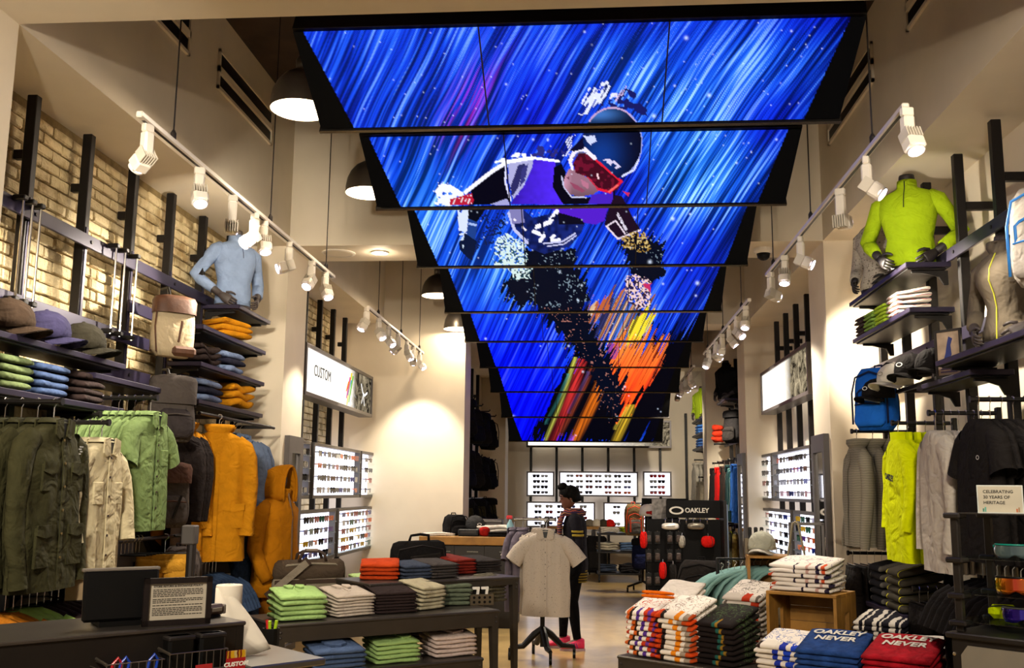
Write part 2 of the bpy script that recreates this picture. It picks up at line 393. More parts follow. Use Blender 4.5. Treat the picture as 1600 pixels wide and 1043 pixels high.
# ================================================================== stepped video wall
TOPS = [(4.90, 4.106), (6.48, 4.093), (8.31, 4.095), (10.2, 4.02), (12.0, 3.866), (13.79, 3.745), (15.5, 3.59), (17.5, 3.415), (19.3, 3.08)]
BOTS = [(5.54, 3.78), (7.13, 3.76), (8.93, 3.72), (10.75, 3.622), (12.56, 3.565), (14.367, 3.456), (15.98, 3.255), (18.05, 3.0), (19.75, 2.645)]
SX0, SX1 = -1.60, 1.445
LITL = [((476, 54), (553, 199)), ((577, 216), (627, 324)), ((648, 329), (685, 414)), ((700, 419), (724, 483)), ((734, 487), (750, 533)), ((762, 536), (775, 573)), ((778, 575), (789, 611)), ((791, 613), (802, 651)), ((803, 654), (816, 688))]
LITR = [((1328, 30), (1257, 184)), ((1231, 203), (1185, 313)), ((1168, 320), (1133, 410)), ((1126, 413), (1100, 480)), ((1095, 484), (1074, 530)), ((1072, 534), (1056, 572)), ((1055, 575), (1042, 610)), ((1041, 613), (1032, 650)), ((1032, 653), (1022, 688))]
_rs = np.random.RandomState(5); _lat = _rs.rand(256, 256)
def vnoise(x, y):
    xi = np.floor(x).astype(int); yi = np.floor(y).astype(int); fx = x-xi; fy = y-yi
    fx = fx*fx*(3-2*fx); fy = fy*fy*(3-2*fy)
    g = lambda a, b: _lat[a % 256, b % 256]
    return (g(xi, yi)*(1-fx)+g(xi+1, yi)*fx)*(1-fy)+(g(xi, yi+1)*(1-fx)+g(xi+1, yi+1)*fx)*fy
def inpoly(x, y, poly):
    c = np.zeros(x.shape, bool); n = len(poly)
    for i in range(n):
        x1, y1 = poly[i]; x2, y2 = poly[(i+1) % n]
        if y1 == y2: continue
        c ^= ((y1 > y) != (y2 > y)) & (x < (x2-x1)*(y-y1)/(y2-y1)+x1)
    return c
def seg(x, y, a, b, w):
    ax, ay = a; bx, by = b; t = np.clip(((x-ax)*(bx-ax)+(y-ay)*(by-ay))/((bx-ax)**2+(by-ay)**2), 0, 1)
    return np.hypot(x-ax-t*(bx-ax), y-ay-t*(by-ay)) < w
def picture(x, y):
    """the film frame shown across the screens: a rider in a storm of blue streaks with fire below"""
    A = lambda *p: [(660+u/3.4775, 120+v/3.4775) for u, v in p]
    B = lambda *p: [(680+u/3.477, 400+v/3.477) for u, v in p]
    ang = .36+.36*np.clip((x-480)/840, 0, 1)
    wob = 5*vnoise(x/110, y/90)
    q = x+ang*(y-300)+wob; r = y-.3*x
    s1 = vnoise(q/4.2, r/150+3); s2 = vnoise(q/1.9+40, r/90+9); s3 = vnoise(q/17+7, r/190); s0 = vnoise(q/1.2+11, r/60); lo = vnoise(x/120+11, y/95+5)
    s = .30*s1+.27*s2+.23*s3+.20*s0
    lo2 = np.clip((lo-.2)/.55, 0, 1)
    cy = np.exp(-((x-655)/75.)**2-((y-300)/80.)**2)+np.exp(-((x-1085)/85.)**2-((y-265)/75.)**2)+.7*np.exp(-((x-1080)/120.)**2-((y-110)/70.)**2)+.5*np.exp(-((x-760)/120.)**2-((y-420)/60.)**2)
    cy = np.clip(cy, 0, 1)
    up = np.clip((s-.44)/.24, 0, 1); light = up*(.25+.4*lo2+.55*cy)
    rgb = np.zeros(x.shape+(3,))
    rgb[..., 0] = .003+.12*light**2.8; rgb[..., 1] = .006+.022*lo2+.05*cy+.36*light**1.9; rgb[..., 2] = .34+.42*np.clip(s*1.9-.35, 0, 1)+.22*light
    dk = np.clip((.47-s)/.10, 0, 1); rgb *= (1-.72*dk)[..., None]
    wh = np.clip((s-.62)/.1, 0, 1)*np.clip(lo2*.5+cy, 0, 1); rgb += wh[..., None]*np.array([.22, .24, .08])
    lowf = np.clip((y-470)/90, 0, 1)*np.clip((930-x)/90, 0, 1)
    rgb[..., 1] *= 1-.75*lowf; rgb[..., 0] *= 1-.6*lowf; rgb[..., 2] = rgb[..., 2]*(1-.3*lowf)+.38*lowf
    rd = np.exp(-((x-735+(y-150)*.4)/30.)**2-((y-160)/60.)**2)*np.clip((s2-.5)*4, 0, 1); rgb[..., 0] += .30*rd; rgb[..., 1] *= 1-.5*rd
    dkr = np.clip((x-(1330-(y-30)*.46)+60)/60, 0, 1)*np.where(y < 330, .55, .9); dkr = np.maximum(dkr, np.clip((x-(1150-(y-300)*.35))/60, 0, 1)*(y > 330)*.85); rgb *= (1-dkr*np.where(s > .56, .45, 1))[..., None]
    edge = vnoise(x/13, y/13)*26+vnoise(x/4.5, y/4.5)*11-18
    wb = vnoise(x/5.5, y/5.5); wf = vnoise(x/2.1+9, y/2.1)
    def put(m, c): rgb[m] = c
    def mul(m, f): rgb[m] = rgb[m]*f[m][..., None]
    PP = lambda poly: inpoly(x, y, poly)
    PE = lambda poly, k=1: inpoly(x+edge*k, y+edge*.7*k, poly)
    tear = (vnoise(q/2.6+5, r/60)-.5)*62+(vnoise(q/1.3+33, r/30)-.5)*26
    PT = lambda poly, k=1: inpoly(x-tear*.45*k+edge*.3*k, y+tear*k, poly)
    def stroke(pts, w):
        m = np.zeros(x.shape, bool)
        for a_, b_ in zip(pts, pts[1:]): m |= seg(x, y, a_, b_, w)
        return m
    # ---- colour storm, lower right
    mix = PT(B((820, 260), (1030, 160), (1160, 250), (1200, 330), (1120, 460), (930, 480), (850, 400)), .8)
    hsel = vnoise(q/3.1+70, r/300)
    mc = np.where((hsel > .66)[..., None], np.array([.62, .42, .26]), np.where((hsel > .45)[..., None], np.array([.42, .12, .03]), np.where((hsel > .28)[..., None], np.array([.05, .14, .55]), np.array([.02, .02, .08]))))
    rgb = np.where(mix[..., None], mc*(.3+1.0*np.clip((s0*.5+s2*.5-.25)*2, 0, 1))[..., None], rgb)
    put(PT(B((870, 240), (930, 215), (960, 250), (910, 330), (870, 330)), .5) & (s2 > .35), (.42, .10, .03))
    bk = PT(B((1010, 460), (1530, 380), (1530, 1043), (470, 1043), (600, 860), (720, 560), (760, 530), (900, 540)))
    rgb = np.where(bk[..., None], np.array([.0012, .0012, .004]), rgb)
    fire = PT(B((930, 520), (1000, 470), (1260, 455), (1250, 560), (1180, 660), (1110, 770), (1040, 830), (1005, 740), (975, 620)), 1.0)
    bl = np.clip((s1*.35+s2*.35+s0*.3-.22)*2.2, 0, 1); v = np.clip((y-533)/70, 0, 1)
    fc = np.stack([.22+.78*np.clip(bl+.45*v, 0, 1), (.05+.20*bl)*(1-.55*v), .01+.03*bl*(1-v)], -1)
    rgb = np.where(fire[..., None], fc, rgb)
    put(fire & (x > 1020) & (s2 < .4), (.10, .01, .012)); put(fire & (s0*.5+s2*.5 < .3), (.22, .02, .004)); put(PP(B((930, 480), (1000, 470), (985, 560), (950, 560))) & (s2 > .45), (.25, .04, .30))
    yl = PT(B((1040, 450), (1085, 320), (1130, 300), (1200, 325), (1150, 400), (1110, 455)), .4); put(yl & (s1*.5+s2*.5 > .40), (.75, .62, .03)); put(yl & (s2 < .3), (.16, .12, .01))
    # hot lines over black
    lines = [((760, 560), (600, 1000), 10, (.55, .55, .08)), ((800, 570), (640, 1000), 22, (.62, .03, .03)), ((860, 590), (680, 960), 14, (.30, .05, .02)), ((900, 690), (755, 1000), 26, (.95, .20, .01)), ((1060, 820), (980, 1000), 20, (.80, .50, .03)), ((1035, 830), (975, 930), 9, (.62, .50, .05)), ((720, 650), (600, 900), 8, (.05, .30, .28)), ((830, 640), (720, 840), 9, (.05, .06, .25))]
    for a_, b_, w, c in lines:
        (ax, ay), (bx, by) = B(a_, b_); tt_ = np.clip((y-ay)/(by-ay), 0, 1); dd = np.abs(x-(ax+(bx-ax)*tt_)-2.5*(wob-2.5)*.4); al = np.clip(1-dd/(w/2.2), 0, 1)*((y > ay-4) & (y < by+4))*(.25+.75*np.clip((s2*.5+s0*.5-.36)*4, 0, 1))*np.clip(1.25-.7*tt_, .3, 1); rgb = rgb*(1-al[..., None])+np.array(c)*al[..., None]
    # ---- torn dark figure and trees
    tr = PT(B((360, 130), (500, 55), (600, 20), (760, 40), (830, 110), (825, 280), (855, 400), (900, 480), (960, 560), (1000, 620), (1040, 700), (1015, 790), (1030, 840), (960, 860), (890, 760), (850, 620), (800, 540), (720, 480), (640, 360), (560, 310), (430, 260), (370, 190)), .5) | inpoly(x+edge, y+edge*.7, B((470, 110), (600, 60), (800, 120), (800, 300), (880, 520), (980, 640), (990, 780), (900, 720), (840, 560), (700, 420), (560, 260)))
    tr |= PE(A((560, 940), (660, 925), (835, 930), (840, 1043), (560, 1043)), .5) | PT(A((1060, 880), (1230, 845), (1310, 900), (1310, 1043), (1130, 1043)), .4) | PE(B((1060, 0), (1230, 0), (1240, 80), (1170, 140), (1080, 110)), .7)
    put(tr, (.0012, .0025, .010)); sp = (wf > .80) & (vnoise(x/16+4, y/16) > .48)
    put(tr & sp & (y < 480), (.16, .22, .28)); put(tr & (wf > .78) & (y >= 480) & (wb > .5), (.30, .12, .10))
    sn = PE(A((395, 900), (470, 860), (560, 900), (570, 1043), (400, 1043)), .5) | PE(B((390, 60), (540, 60), (520, 120), (430, 130)), .5); put(sn & (wf > .45), (.55, .68, .66)); put(sn & (wf <= .3), (.01, .05, .08))
    pk = PE(B((1030, 130), (1150, 110), (1165, 260), (1080, 280)), .6); put(pk & (wf > .5), (.70, .50, .48)); put(pk & (wf < .35), (.02, .01, .03)); put(PE(B((1120, 150), (1165, 135), (1160, 190)), .4), (.45, .02, .10))
    fr_ = PE(A((300, 850), (350, 760), (460, 720), (440, 860), (330, 920), (290, 980)), .6) & (wf > .55); put(fr_, (.004, .01, .06))
    # ---- rider
    put(PE(A((60, 690), (95, 580), (160, 590), (240, 640), (150, 700)), .4) & (wb > .3), (.72, .74, .86))
    put(PP(A((250, 695), (270, 600), (380, 512), (465, 468), (450, 560), (475, 660), (470, 690))), (.0012, .0012, .006))
    put(PP(A((360, 695), (460, 660), (475, 695))), (.30, .30, .55))
    put(PP(A((590, 448), (722, 460), (715, 600), (765, 692), (478, 692), (530, 602), (572, 560))), (.045, .012, .50))
    m = PP(A((590, 448), (722, 460), (715, 600), (765, 692), (478, 692), (530, 602), (572, 560))); mul(m, .55+.75*np.clip((x-800)/60, 0, 1)+.25*wb)
    put(PP(A((468, 465), (600, 438), (598, 490), (545, 600), (492, 665), (468, 560))), (.34, .34, .58)); put(PP(A((478, 600), (520, 480), (560, 470), (520, 600), (490, 650))), (.02, .02, .10)); put(PP(A((540, 500), (575, 470), (560, 560), (528, 600))), (.03, .03, .16))
    put(stroke(A((235, 625), (380, 512), (460, 462), (600, 440)), 3.0) | stroke(A((600, 440), (740, 458)), 2.0), (.80, .80, .95))
    put(stroke(A((455, 480), (450, 570), (480, 670)), 1.6), (.6, .6, .85)); put(PE(A((380, 470), (560, 400), (610, 425), (470, 470)), .4) & (wb > .5), (.75, .78, .92))
    put(PP(A((150, 665), (268, 632), (280, 672), (270, 692), (150, 697))), (.40, .008, .03)); put(PP(A((165, 668), (265, 640), (270, 690), (160, 692))) & (np.sin(x*1.1+y*.4) > .35) & (wb > .25), (.70, .60, .68))
    put(PP(A((755, 470), (780, 520), (768, 590), (800, 642), (900, 655), (1045, 612), (1042, 692), (765, 692), (708, 600), (716, 490))), (.001, .001, .006))
    put(PP(A((920, 640), (1035, 625), (1035, 690), (900, 690))), (.05, .012, .42)); put(stroke(A((756, 540), (770, 600), (810, 652), (890, 655)), 1.2), (.45, .45, .65))
    face = PP(A((768, 560), (795, 500), (830, 505), (900, 550), (965, 612), (930, 638), (850, 652), (800, 636), (770, 596))); put(face, (.62, .30, .42)); mul(face, .55+.7*np.clip((885-x)/22, -.4, .8)+.25*np.clip((300-y)/25, -.5, .6))
    put(PP(A((800, 570), (845, 590), (885, 618), (870, 628), (825, 608))), (.24, .05, .10)); put(PP(A((782, 548), (798, 540), (796, 560))), (.12, .03, .06)); put(PP(A((860, 555), (905, 580), (900, 610), (870, 590))), (.40, .14, .22))
    gog = PP(A((818, 470), (850, 412), (905, 412), (945, 445), (1082, 570), (1062, 612), (1005, 628), (955, 612), (900, 545), (832, 520))); put(gog, (.045, .002, .010)); put(gog & (wb > .62), (.12, .004, .02))
    put(stroke(A((940, 448), (1082, 568), (1020, 626), (955, 610)), 2.0), (.62, .01, .03)); put(stroke(A((1060, 590), (1015, 622)), 1.6), (.80, .10, .10)); put(stroke(A((900, 545), (955, 610)), 1.2), (.45, .02, .05)); put(stroke(A((952, 530), (955, 552)), 1.4), (.8, .5, .55))
    h = ((x-957)/47.)**2+((y-223)/56.)**2
    hm = (h < 1) & ~PP(A((700, 440), (880, 400), (945, 445), (1090, 575), (1060, 640), (700, 700))) & (x > 905)
    put(hm, (.0012, .002, .012)); sh = np.exp(-((x-940)/30.)**2-((y-240)/34.)**2); rgb[hm] += (sh[..., None]*np.array([.002, .03, .20]))[hm]; sh2 = np.exp(-((x-935)/30.)**2-((y-178)/10.)**2); rgb[hm] += (sh2[..., None]*np.array([.04, .14, .42]))[hm]
    put(hm & (h > .90) & (y < 190), (.45, .30, .52)); put(hm & (h > .93) & (x > 985), (.25, .28, .65)); put(PE(A((870, 320), (930, 310), (940, 345), (900, 360)), .3) & hm, (.50, .55, .85)); put(stroke(A((1085, 540), (1150, 505), (1175, 450)), 1.6), (.55, .58, .85)); put(PP(A((980, 450), (1030, 440), (1080, 490), (1050, 500))) & (wb > .4), (.55, .50, .70))
    put(stroke(A((805, 455), (825, 405), (878, 392), (935, 440)), 3.2) | stroke(A((800, 450), (815, 500)), 2.2), (.72, .68, .85)); put(stroke(A((820, 440), (850, 410), (890, 412)), 1.0), (.1, .1, .2)); put(PP(A((800, 400), (870, 330), (880, 390), (825, 405))), (.002, .002, .02))
    put(PE(A((770, 440), (800, 320), (830, 315), (800, 440)), .3) & (np.sin(q*1.6) > 0), (.65, .68, .9)); put(PE(A((560, 420), (640, 380), (780, 400), (740, 450), (620, 430)), .5) & (wb > .56), (.02, .02, .16))
    spr = PE(A((850, 210), (900, 70), (1030, 30), (1040, 90), (960, 150), (910, 200)), .5) & (h > 1); put(spr & (s2*.5+wb*.5 > .5), (.62, .66, .86)); put(PE(A((940, 170), (1090, 60), (1150, 80), (1230, 220), (1120, 170)), .5) & (h > 1) & (wb > .35), (.006, .008, .10)); put(PE(A((1030, 90), (1110, 40), (1090, 90), (1040, 130)), .3) & (s2 > .5), (.55, .40, .65))
    jer = PP(A((470, 718), (545, 718), (600, 765), (730, 735), (885, 792), (862, 850), (800, 922), (662, 962), (582, 932), (500, 840))); put(jer, (.004, .010, .09)); mul(jer, .3+1.6*wb)
    put(PP(A((690, 712), (1008, 712), (988, 782), (940, 802), (868, 790), (735, 735))), (.07, .01, .48)); put(PP(A((735, 735), (868, 772), (880, 800), (740, 800))), (.002, .002, .01))
    put((stroke(A((620, 815), (690, 790), (730, 730)), 3.4) | stroke(A((605, 840), (660, 862), (640, 890)), 3.0) | stroke(A((715, 862), (690, 890), (742, 885)), 2.6)) & (wb > .25), (.72, .72, .86))
    put(stroke(A((660, 905), (760, 895), (830, 850)), 1.3) | stroke(A((680, 920), (770, 908), (835, 862)), 1.0) | stroke(A((470, 740), (500, 830), (570, 900)), 2.4), (.45, .46, .70)); put(PP(A((470, 715), (545, 715), (555, 790), (490, 800))), (.18, .17, .38)); put(stroke(A((500, 775), (560, 830)), 1.6) & (wb > .4), (.7, .65, .75)); put(stroke(A((640, 745), (690, 730)), 2.5) & (wb > .45), (.65, .2, .2))
    put(PP(A((190, 718), (252, 718), (240, 862), (200, 862))) & (wb > .25), (.55, .62, .82)); put(PP(A((250, 718), (345, 718), (300, 785), (248, 785))), (.001, .002, .008)); put(PP(A((250, 770), (300, 790), (285, 900), (238, 870))), (.01, .04, .20)); put(PP(A((252, 790), (296, 800), (294, 812), (250, 802))), (.3, .4, .7))
    put(PE(A((188, 890), (240, 855), (292, 890), (285, 1005), (250, 985), (205, 940)), .3), (.002, .006, .03)); put(PE(A((195, 880), (230, 860), (222, 930)), .4) & (wb > .5), (.5, .6, .75))
    put(PP(A((1045, 640), (1085, 650), (1155, 785), (1185, 830), (1070, 885), (988, 800), (1012, 718))), (.010, .003, .012)); put(stroke(A((1060, 745), (1112, 838)), 2.2) & (wf > .4), (.55, .5, .6)); put(stroke(A((1000, 812), (1062, 880), (1185, 832)), 1.4) | stroke(A((1000, 812), (1050, 780), (1100, 850)), 1.2), (.62, .52, .62)); put(PP(A((1085, 620), (1125, 630), (1120, 650))), (.5, .02, .08))
    gl = PE(A((1085, 880), (1215, 850), (1240, 920), (1180, 950), (1110, 940)), .6); put(gl & (wf > .5), (.28, .16, .03)); put(gl & (wf > .7), (.55, .42, .18))
    for i in range(460):
        fx = _rs.uniform(480, 1320); fy = _rs.uniform(35, 680)
        rr = .9 if i % 9 else 1.5
        if i < 10: rr = 2.6
        if fy > 420 and i % 3: continue
        m = (np.abs(x-fx) < 6) & (np.abs(y-fy) < 6)
        if m.any(): g = np.exp(-(np.hypot(x-fx, y-fy)/rr)**2)*.7; rgb += g[..., None]*np.array([.7, .8, 1.])*m[..., None]
    return np.clip(rgb, 0, 1.2)
PICT = vcol_glow('screen_picture', 1.25)
HOUS = mat('screen_housing', '15110f', .45, .3, .1); BEZ = mat('screen_bezel', '060607', .3, 0, 0)
SLAB = ['topmost and nearest row of the stepped video wall, blue snow streaks above the helmet', 'second row of the video wall from the top, with the rider face and red goggles',
 'third row of the video wall from the top, with the rider chest and gloves', 'fourth row of the video wall, black torn shapes over blue streaks', 'fifth row of the video wall, yellow streaks at right',
 'sixth row of the video wall, bright orange patch at right', 'seventh row of the video wall, blue left and orange right', 'eighth row of the video wall, second from the bottom', 'lowest and farthest row of the video wall, blue corner and orange streaks on black']
for k in range(9):
    (yt, zt), (yb, zb) = TOPS[k], BOTS[k]
    d = Vector((0, yb-yt, zb-zt)); H = d.length; e = d.normalized(); nrm = Vector((1, 0, 0)).cross(e)      # points up/back
    if nrm.y < 0 and nrm.z < 0: nrm = -nrm
    if nrm.z < 0: nrm = -nrm
    t = thing('video_screen', SLAB[k], 'video screen', (-.08, yt, zt), 0, 'rows of the stepped ceiling video wall')
    o0 = Vector((-.08, yt, zt))
    def P(x, s, n): return Vector((x, yt, zt))-o0+e*s+nrm*n
    hb = MB(); vs = [P(SX0, 0, .012), P(SX1, 0, .012), P(SX1, H, .012), P(SX0, H, .012), P(SX0, 0, .16), P(SX1, 0, .16), P(SX1, H, .16), P(SX0, H, .16)]
    hb.add(vs, [(0, 1, 2, 3), (7, 6, 5, 4), (0, 4, 5, 1), (1, 5, 6, 2), (2, 6, 7, 3), (3, 7, 4, 0)]); hb.build('housing', HOUS, t)
    lip = MB(); vs = [P(SX0-.01, H, -.01), P(SX1+.01, H, -.01), P(SX1+.01, H, .17), P(SX0-.01, H, .17), P(SX0-.01, H+.02, -.01), P(SX1+.01, H+.02, -.01), P(SX1+.01, H+.02, .17), P(SX0-.01, H+.02, .17)]
    lip.add(vs, [(0, 1, 2, 3), (7, 6, 5, 4), (0, 4, 5, 1), (1, 5, 6, 2), (2, 6, 7, 3), (3, 7, 4, 0)]); lip.build('underside_lip', mat('lip_metal', '6b6560', .25, .9, 0), t)
    # three displays, each a fine mesh that carries the picture
    step = .0056*(1+.085*k*1.6)
    for j in range(3):
        xa = SX0+(SX1-SX0)*j/3+.003; xb = SX0+(SX1-SX0)*(j+1)/3-.003
        nx = max(int((xb-xa)/step), 20); ny = max(int((H-.03)/step*.78), 14)
        X, Sg = np.meshgrid(np.linspace(xa, xb, nx+1), np.linspace(.015, H-.012, ny+1))
        e_, n_ = np.array(e), np.array(nrm)
        pts = np.stack([X+.08, np.zeros_like(X), np.zeros_like(X)], -1)+Sg[..., None]*e_
        wp = pts+np.array([-.08, yt, zt-CAMZ]); dep = wp @ np.array(CF); px = 800+FPX*(wp @ np.array(CR))/dep; py = 521.5-FPX*(wp @ np.array(CU))/dep
        col = picture(px, py)
        (lx0, ly0), (lx1, ly1) = LITL[k]; (rx0, ry0), (rx1, ry1) = LITR[k]
        ml = px < lx0+(lx1-lx0)*(py-ly0)/(ly1-ly0); mr_ = px > rx0+(rx1-rx0)*(py-ry0)/(ry1-ry0)
        col[ml | mr_] = (.0015, .0014, .0014)
        me = bpy.data.meshes.new('display'); idx = np.arange((nx+1)*(ny+1)).reshape(ny+1, nx+1)
        fa = np.stack([idx[:-1, :-1], idx[1:, :-1], idx[1:, 1:], idx[:-1, 1:]], -1).reshape(-1, 4)
        me.vertices.add(pts.size//3); me.vertices.foreach_set('co', pts.reshape(-1)); me.loops.add(fa.size); me.loops.foreach_set('vertex_index', fa.reshape(-1))
        me.polygons.add(len(fa)); me.polygons.foreach_set('loop_start', np.arange(0, fa.size, 4)); me.update(calc_edges=True)
        ca = me.color_attributes.new('picture', 'FLOAT_COLOR', 'POINT'); rgba = np.ones((pts.size//3, 4), np.float32); rgba[:, :3] = col.reshape(-1, 3); ca.data.foreach_set('color', rgba.reshape(-1))
        me.materials.append(PICT); me.validate(); ob = bpy.data.objects.new('display', me); C.objects.link(ob); ob.parent = t
    for x in (SX0+(SX1-SX0)/3, SX0+(SX1-SX0)*2/3):
        vs = [P(x-.004, .01, -.003), P(x+.004, .01, -.003), P(x+.004, H-.01, -.003), P(x-.004, H-.01, -.003)]; vs += [v+nrm*.01 for v in vs]
        MB().add(vs, [(0, 1, 2, 3), (7, 6, 5, 4), (0, 4, 5, 1), (1, 5, 6, 2), (2, 6, 7, 3), (3, 7, 4, 0)]).build('bezel', BEZ, t)
    for x in (-1.45, 1.3):
        q = P(x, H*.85, .15)
        MB().tube([q, (q.x, q.y, ZC-zt)], .012, 6).build('hanger_rod', DARKM, t)
# ================================================================== track lighting and pendants
LENS = glow('led_lens', 'e6dcff', 22); FIN = mat('fin_enamel', 'cfc6b6', .4, 0, .05)
def head_mesh():
    body = MB().cbox((0, 0, 0), (.085, .085, .07), .012); fins = MB()
    for i in range(6): fins.box((-.036+i*.0144, 0, .06), (.005, .075, .055))
    lens = MB().lathe([(0, -.0365), (.037, -.0365)], 18); rim = MB().lathe([(.037, -.034), (.042, -.034), (.042, -.042), (.037, -.042), (.037, -.034)], 18, cap=False)
    return body, fins, lens, rim
_b, _f, _l, _r = head_mesh()
HM = {}
def track_spot(loc, target, label, power=None, lamp=True, lit=True):
    t = thing('track_spotlight', label, 'spotlight', loc, 0, 'white track spotlights')
    d = (Vector(target)-(Vector(loc)+Vector((0, 0, -.2))))
    rz = math.atan2(d.y, d.x)
    for nm, fn, m in (('adapter', lambda: MB().cbox((0, 0, -.02), (.035, .06, .045), .006), WHITEM), ('driver_box', lambda: MB().cbox((0, 0, -.11), (.055, .055, .14), .01), WHITEM)):
        if nm not in HM: o = fn().build(nm, m, t); HM[nm] = o
        else: o = HM[nm].copy(); C.objects.link(o); o.parent = t
        o.rotation_euler = (0, 0, rz)
    q = d.normalized().to_track_quat('-Z', 'Y')
    off = Vector((math.cos(rz)*.045, math.sin(rz)*.045, -.2))
    def part(nm, mb, m, parent, ident=False):
        if nm not in HM: o = mb.build(nm, m, parent); HM[nm] = o
        else: o = HM[nm].copy(); C.objects.link(o); o.parent = parent
        if not ident: o.location = off; o.rotation_mode = 'QUATERNION'; o.rotation_quaternion = q
        return o
    h = part('lamp_head', _b, WHITEM, t); part('cooling_fins', _f, FIN, h, True); part('rim', _r, WHITEM, h, True); part('lens', _l, LENS if lit else FIN, h, True)
    if lamp:
        p = Vector(loc)+off+d.normalized()*.06
        spot_lamp('track_lamp', p, target, power or SPOT_W)
    return t
def track(name, label, x, y0, y1, z, cables):
    t = thing(name, label, 'track', (x, (y0+y1)/2, z)); L_ = y1-y0
    MB().cbox((0, 0, 0), (.036, L_, .034), .006).build('rail', WHITEM, t)
    MB().bb((-.008, -L_/2+.05, -.0185), (.008, L_/2-.05, -.0165)).build('slot', DARKM, t)
    for yc in cables:
        c = MB().tube([(0, yc-(y0+y1)/2, .015), (0, yc-(y0+y1)/2, ZC-z)], .0045, 6).build('suspension_cable', DARKM, t)
        MB().lathe([(.016, .015), (.016, .05), (.006, .07)], 10, (0, yc-(y0+y1)/2, 0)).build('cable_grip', DARKM, c)
    return t
TZ = 3.5
track('lighting_track', 'white lighting track hung along the left wall, nearest to the entrance', -2.245, 4.54, 8.35, TZ, (4.95, 6.6, 8.1))
track('lighting_track', 'white lighting track on the left beyond the second beam', -2.26, 9.8, 13.2, TZ, (10.3, 11.6, 12.9))
track('lighting_track', 'white lighting track hung along the right wall, nearest to the entrance', 1.525, 4.64, 8.4, TZ, (5.2, 6.7, 8.1))
track('lighting_track', 'white lighting track on the right beyond the second beam', 1.55, 9.5, 13.3, TZ, (10.0, 11.4, 12.9))
track('lighting_track', 'short far white lighting track on the right near the rear bays', 1.55, 14.6, 18.0, TZ, (15.0, 17.5))
def spots(x, pxs, tg, zone, pw=1.0, ang=70):
    for i, (px, py) in enumerate(pxs):
        y = at(px, py, X=x).y
        track_spot((x, y, TZ-.016), tg[i][:3], 'white track spotlight, %s from the entrance on the %s' % (ORD[i], zone), SPOT_W*pw*(tg[i][3] if len(tg[i]) > 3 else 1))
spots(-2.245, [(232, 190), (312, 270), (364, 313), (398, 343), (412, 353), (452, 388), (487, 415), (508, 432)],
      [(-3.25, 5.2, 2.5, 1.15), (-1.5, 4.3, 1.0, .6), (-3.05, 8.0, 3.4, .7), (-3.0, 5.3, 2.2, 1.0), (-1.6, 5.7, .8, .9), (-3.3, 6.4, 2.8, 1.3), (-2.6, 6.2, 1.5, .7), (-1.2, 7.2, .9, .9)], 'left near track')
spots(-2.26, [(573, 485), (592, 500), (607, 512), (622, 524), (636, 534), (646, 541), (656, 548)],
      [(-2.8, 9.2, 1.8, .6), (-1.0, 9.6, .9, .9), (-.4, 10.0, 1.0), (-3.2, 11.6, 2.4, .7), (-1.3, 11.8, 1.0, .9), (-2.3, 13.4, 2.0, .8), (.2, 12.2, 0, .9)], 'left far track')
spots(1.525, [(1417, 178), (1353, 243), (1312, 290), (1250, 362), (1226, 392), (1204, 418)],
      [(1.7, 3.9, 1.6, .5), (2.4, 4.9, 2.5, .6), (2.35, 7.0, 3.4, .3), (2.6, 6.6, 2.7, 1.5), (1.2, 6.8, .7, .9), (2.55, 8.7, 2.9, 1.4)], 'right near track')
spots(1.55, [(1165, 476), (1151, 492), (1139, 506), (1128, 519), (1118, 531), (1107, 544)],
      [(1.1, 8.6, .8), (2.4, 9.3, 2.0), (2.5, 10.8, 2.0), (1.3, 12.4, 1.2, 1.3), (2.5, 12.6, 2.6), (.3, 11.8, 0)], 'right far track')
for i, (y, tg) in enumerate(((15.2, (2.4, 15.6, 1.8)), (15.9, (2.4, 16.8, 2.4)), (16.6, (.4, 18.0, .4)), (17.4, (1.2, 22.2, 2.3)))):
    track_spot((1.55, y, TZ-.016), tg, 'white track spotlight, %s from the entrance on the short rear track' % ORD[i], SPOT_W*1.8)
# the same tracks over the entrance, above and behind the viewpoint
for x, nm, tgs in ((-1.75, 'left', ((-2.5, 4.4, 1.5), (-1.5, 7.2, .8), (-3.1, 5.6, 2.5), (-.5, 9.8, .9))), (1.1, 'right', ((1.5, 4.5, 1.3), (1.0, 7.2, .7), (2.2, 6.2, 1.9), (2.2, 7.2, 2.4)))):
    track('lighting_track', 'white lighting track over the entrance on the %s' % nm, x, .1, 2.5, TZ, (.3, 2.3))
    for i, tg in enumerate(tgs):
        y = .4+.6*i; track_spot((x, y, TZ-.016), tg, 'white track spotlight, %s on the entrance track at %s' % (ORD[i], nm), SPOT_W*(1.3 if nm == 'left' else .8))
